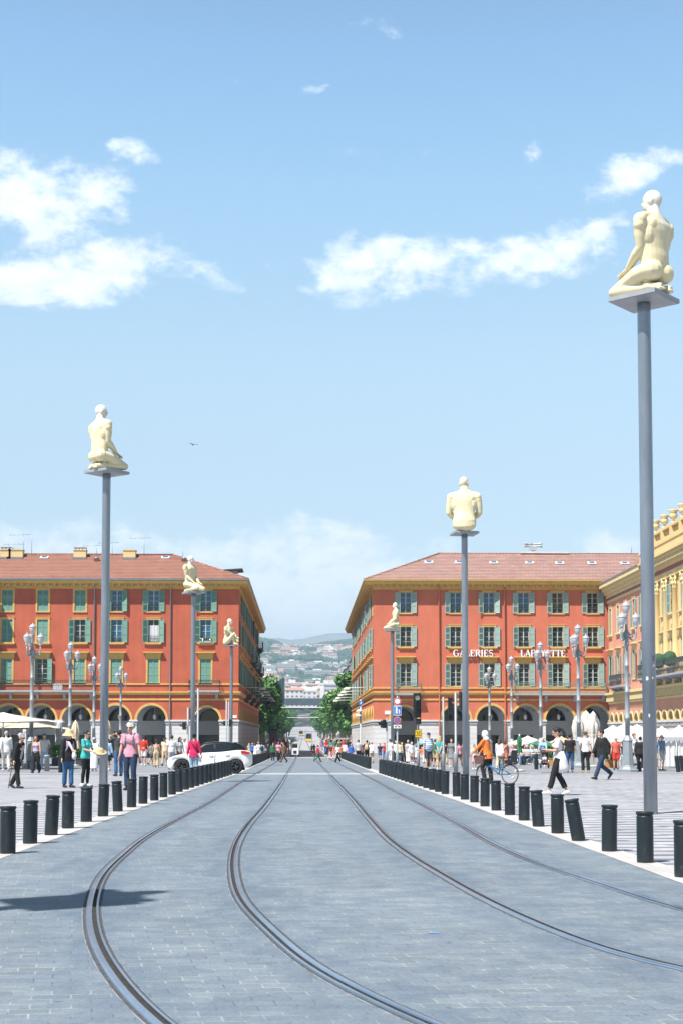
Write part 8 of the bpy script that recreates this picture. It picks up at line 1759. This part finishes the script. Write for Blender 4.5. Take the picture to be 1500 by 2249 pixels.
for k in range(330):
    px = rnd.uniform(572, 776); py = rnd.choice((rnd.uniform(1424, 1500), rnd.uniform(1422, 1446), rnd.uniform(1465, 1502)))
    if any(a - 5 < px < b_ + 5 and yt - 3 < py < yb + 3 for (a, b_), (yt, yb), _, _ in slabs): continue
    if 732 < px < 776 and 1434 < py < 1456 or 575 < px < 602 and py < 1442 or 640 < px < 668 and 1476 < py < 1498: continue
    p = on_slope(px, py)
    if p is None: continue
    HOUSES.append((p.x, p.y)); town('small pale villa with tiled roof among trees on the far hillside', p.x, p.y, p.z - 2, hm[k % 12], 'villas scattered over the far hillside', rnd.uniform(-0.5, 0.5), 'hillside_villa', 'house'); cnt += 1
cm = [block_mesh(rnd.uniform(7, 14), 11, h_, max(3, int(h_ / 3)), M_far_stone[i % 4], 'hip' if i % 2 == 0 else None, bands='slab' if i % 3 == 1 else True) for i, h_ in enumerate((9, 12, 14, 10, 16, 12, 11, 17, 13, 12))]
CH_ = (9, 12, 14, 10, 16, 12, 11, 17, 13, 12)
for k in range(210):
    py = 1503 + 33 * (k / 210) ** 0.9 + rnd.uniform(-1.5, 1.5); Y = 1040 + (1538 - py) * 17 + rnd.uniform(-15, 15); px = rnd.uniform(604, 740)
    if px < 626 and py < 1512: continue
    x = at_D(px, Y); z = zD(py, Y)
    town('pale apartment building packed into the town below the hills', x, Y, max(z - CH_[k % 10], min(zD(1545, Y), z - 6)), cm[k % 10], 'apartment buildings of the town behind the bridge', rnd.uniform(-0.3, 0.3))
# woods on the slopes: a crowd of small crowns that reads as one mass
g = random.Random(11); mb = MB(); M_wood = [mat('wood_%d' % i, c, 0.9) for i, c in enumerate(((0.035, 0.07, 0.03), (0.05, 0.095, 0.04), (0.028, 0.055, 0.03)))]
for _ in range(4200):
    y = g.uniform(1650, 3900); x = g.uniform(-0.036, 0.042) * y
    if mnoise.noise((x / 120, y / 170, 9)) < -0.12: continue
    if any(abs(x - hx) < 15 and -26 < y - hy < 16 for hx, hy in HOUSES): continue
    r = g.uniform(3.5, 8); z = hz(x, y) + r * 0.5; mi = g.randrange(3); n = 6
    rows = [[(x + r * cr * math.cos(6.283 * q / n + g.uniform(-.3, .3)) * g.uniform(.8, 1.2), y + r * cr * math.sin(6.283 * q / n), z + r * cz * g.uniform(.85, 1.15)) for q in range(n)] for cr, cz in ((0.7, -0.6), (1.0, 0.0), (0.75, 0.55), (0.1, 0.95))]
    mb.grid(rows, mi, False, True)
o = mb.build('hillside_wood', M_wood, fix=False); tag(o, 'woods covering the far hillside between the houses', 'trees', None, 'stuff')

# ------------------------------------------------------------------ trams
M_tram = mat('tram_silver', (0.42, 0.44, 0.46), 0.4, 0.3); M_tramy = mat('tram_yellow', (0.75, 0.48, 0.02), 0.4)
def tram(px, Y, X, label):
    t = thing('tram', label, 'tram', (X, Y, gz(Y) + 0.02)); w = 1.25
    mb = MB(); P = [(-w, 0.3), (w, 0.3), (w, 2.6), (w - 0.25, 3.3), (-w + 0.25, 3.3), (-w, 2.6)]; mb.prism(P, 0.9, 32, 0); nose = [(-w * .85, 0.3), (w * .85, 0.3), (w * .85, 2.4), (w * .6, 3.0), (-w * .6, 3.0), (-w * .85, 2.4)]
    a = len(mb.v); mb.v += [(x, 0.9, z) for x, z in P] + [(x, 0.0 + (0.35 if z > 2 else 0), z) for x, z in nose]; 
    for i in range(6): j = (i + 1) % 6; mb.f.append((a + i, a + j, a + 6 + j, a + 6 + i)); mb.m.append(0); mb.sm.append(False)
    mb.cap([a + 6 + i for i in range(6)], 0); mb.build('body', M_tram, t); mb = MB(); mb.poly([(-w * .78, -0.02, 1.15), (w * .78, -0.02, 1.15), (w * .74, 0.27, 2.5), (-w * .74, 0.27, 2.5)]); mb.build('windscreen', M_glass, t)
    mb = MB(); mb.box(-w * .84, w * .84, -0.08, -0.01, 0.32, 1.1); mb.build('front_panel', M_tramy, t); mb = MB(); mb.box(-w * 0.6, w * .6, -0.02, 0.3, 2.62, 2.9); mb.build('destination_display', M_black, t)
    for x in (-0.8, 0.8): mb = MB(); mb.ball((x, -0.1, 0.72), 0.12, 8, 6); mb.build('headlight', M_white, t)
    for k in range(5): mb = MB(); mb.box(w - 0.01, w + 0.02, 3 + k * 5.6, 7.6 + k * 5.6, 1.2, 2.5); mb.box(-w - 0.02, -w + 0.01, 3 + k * 5.6, 7.6 + k * 5.6, 1.2, 2.5); mb.build('side_window', M_glass, t)
tram(680, 500, 1.80, 'grey tram with yellow front coming down the avenue'); tram(665, 800, -1.42, 'more distant tram behind the yellow-fronted one')
# ------------------------------------------------------------------ haze over the town
hz_m = bpy.data.materials.new('air_haze'); hz_m.use_nodes = True; ht = hz_m.node_tree; ht.nodes.clear()
pv = ht.nodes.new('ShaderNodeVolumePrincipled'); pv.inputs['Color'].default_value = (0.56, 0.79, 1.0, 1); pv.inputs['Density'].default_value = 2.1e-4; pv.inputs['Anisotropy'].default_value = 0.0
ho = ht.nodes.new('ShaderNodeOutputMaterial'); ht.links.new(pv.outputs[0], ho.inputs['Volume'])
mb = MB(); mb.box(-6000, 6000, -300, 7000, -2.0, 480); o = mb.build('haze', hz_m); o['kind'] = 'stuff'; o['label'] = 'pale blue haze in the air over the town and hills'; o['category'] = 'haze'

# small marks on the road
g = ground(951, 2052); mb = MB(); mb.poly([(-0.05, -0.02, 0), (0.04, -0.03, 0), (0.07, 0.02, 0), (-0.03, 0.03, 0)]); o = mb.build('paint_mark', mat('blue_paint_mark', (0.12, 0.32, 0.62), 0.7, var=0.3, vscale=30), None, (g.x, g.y, 0.0125), fix=False); tag(o, 'small pale blue paint mark on the road between the middle rails', 'paint mark')
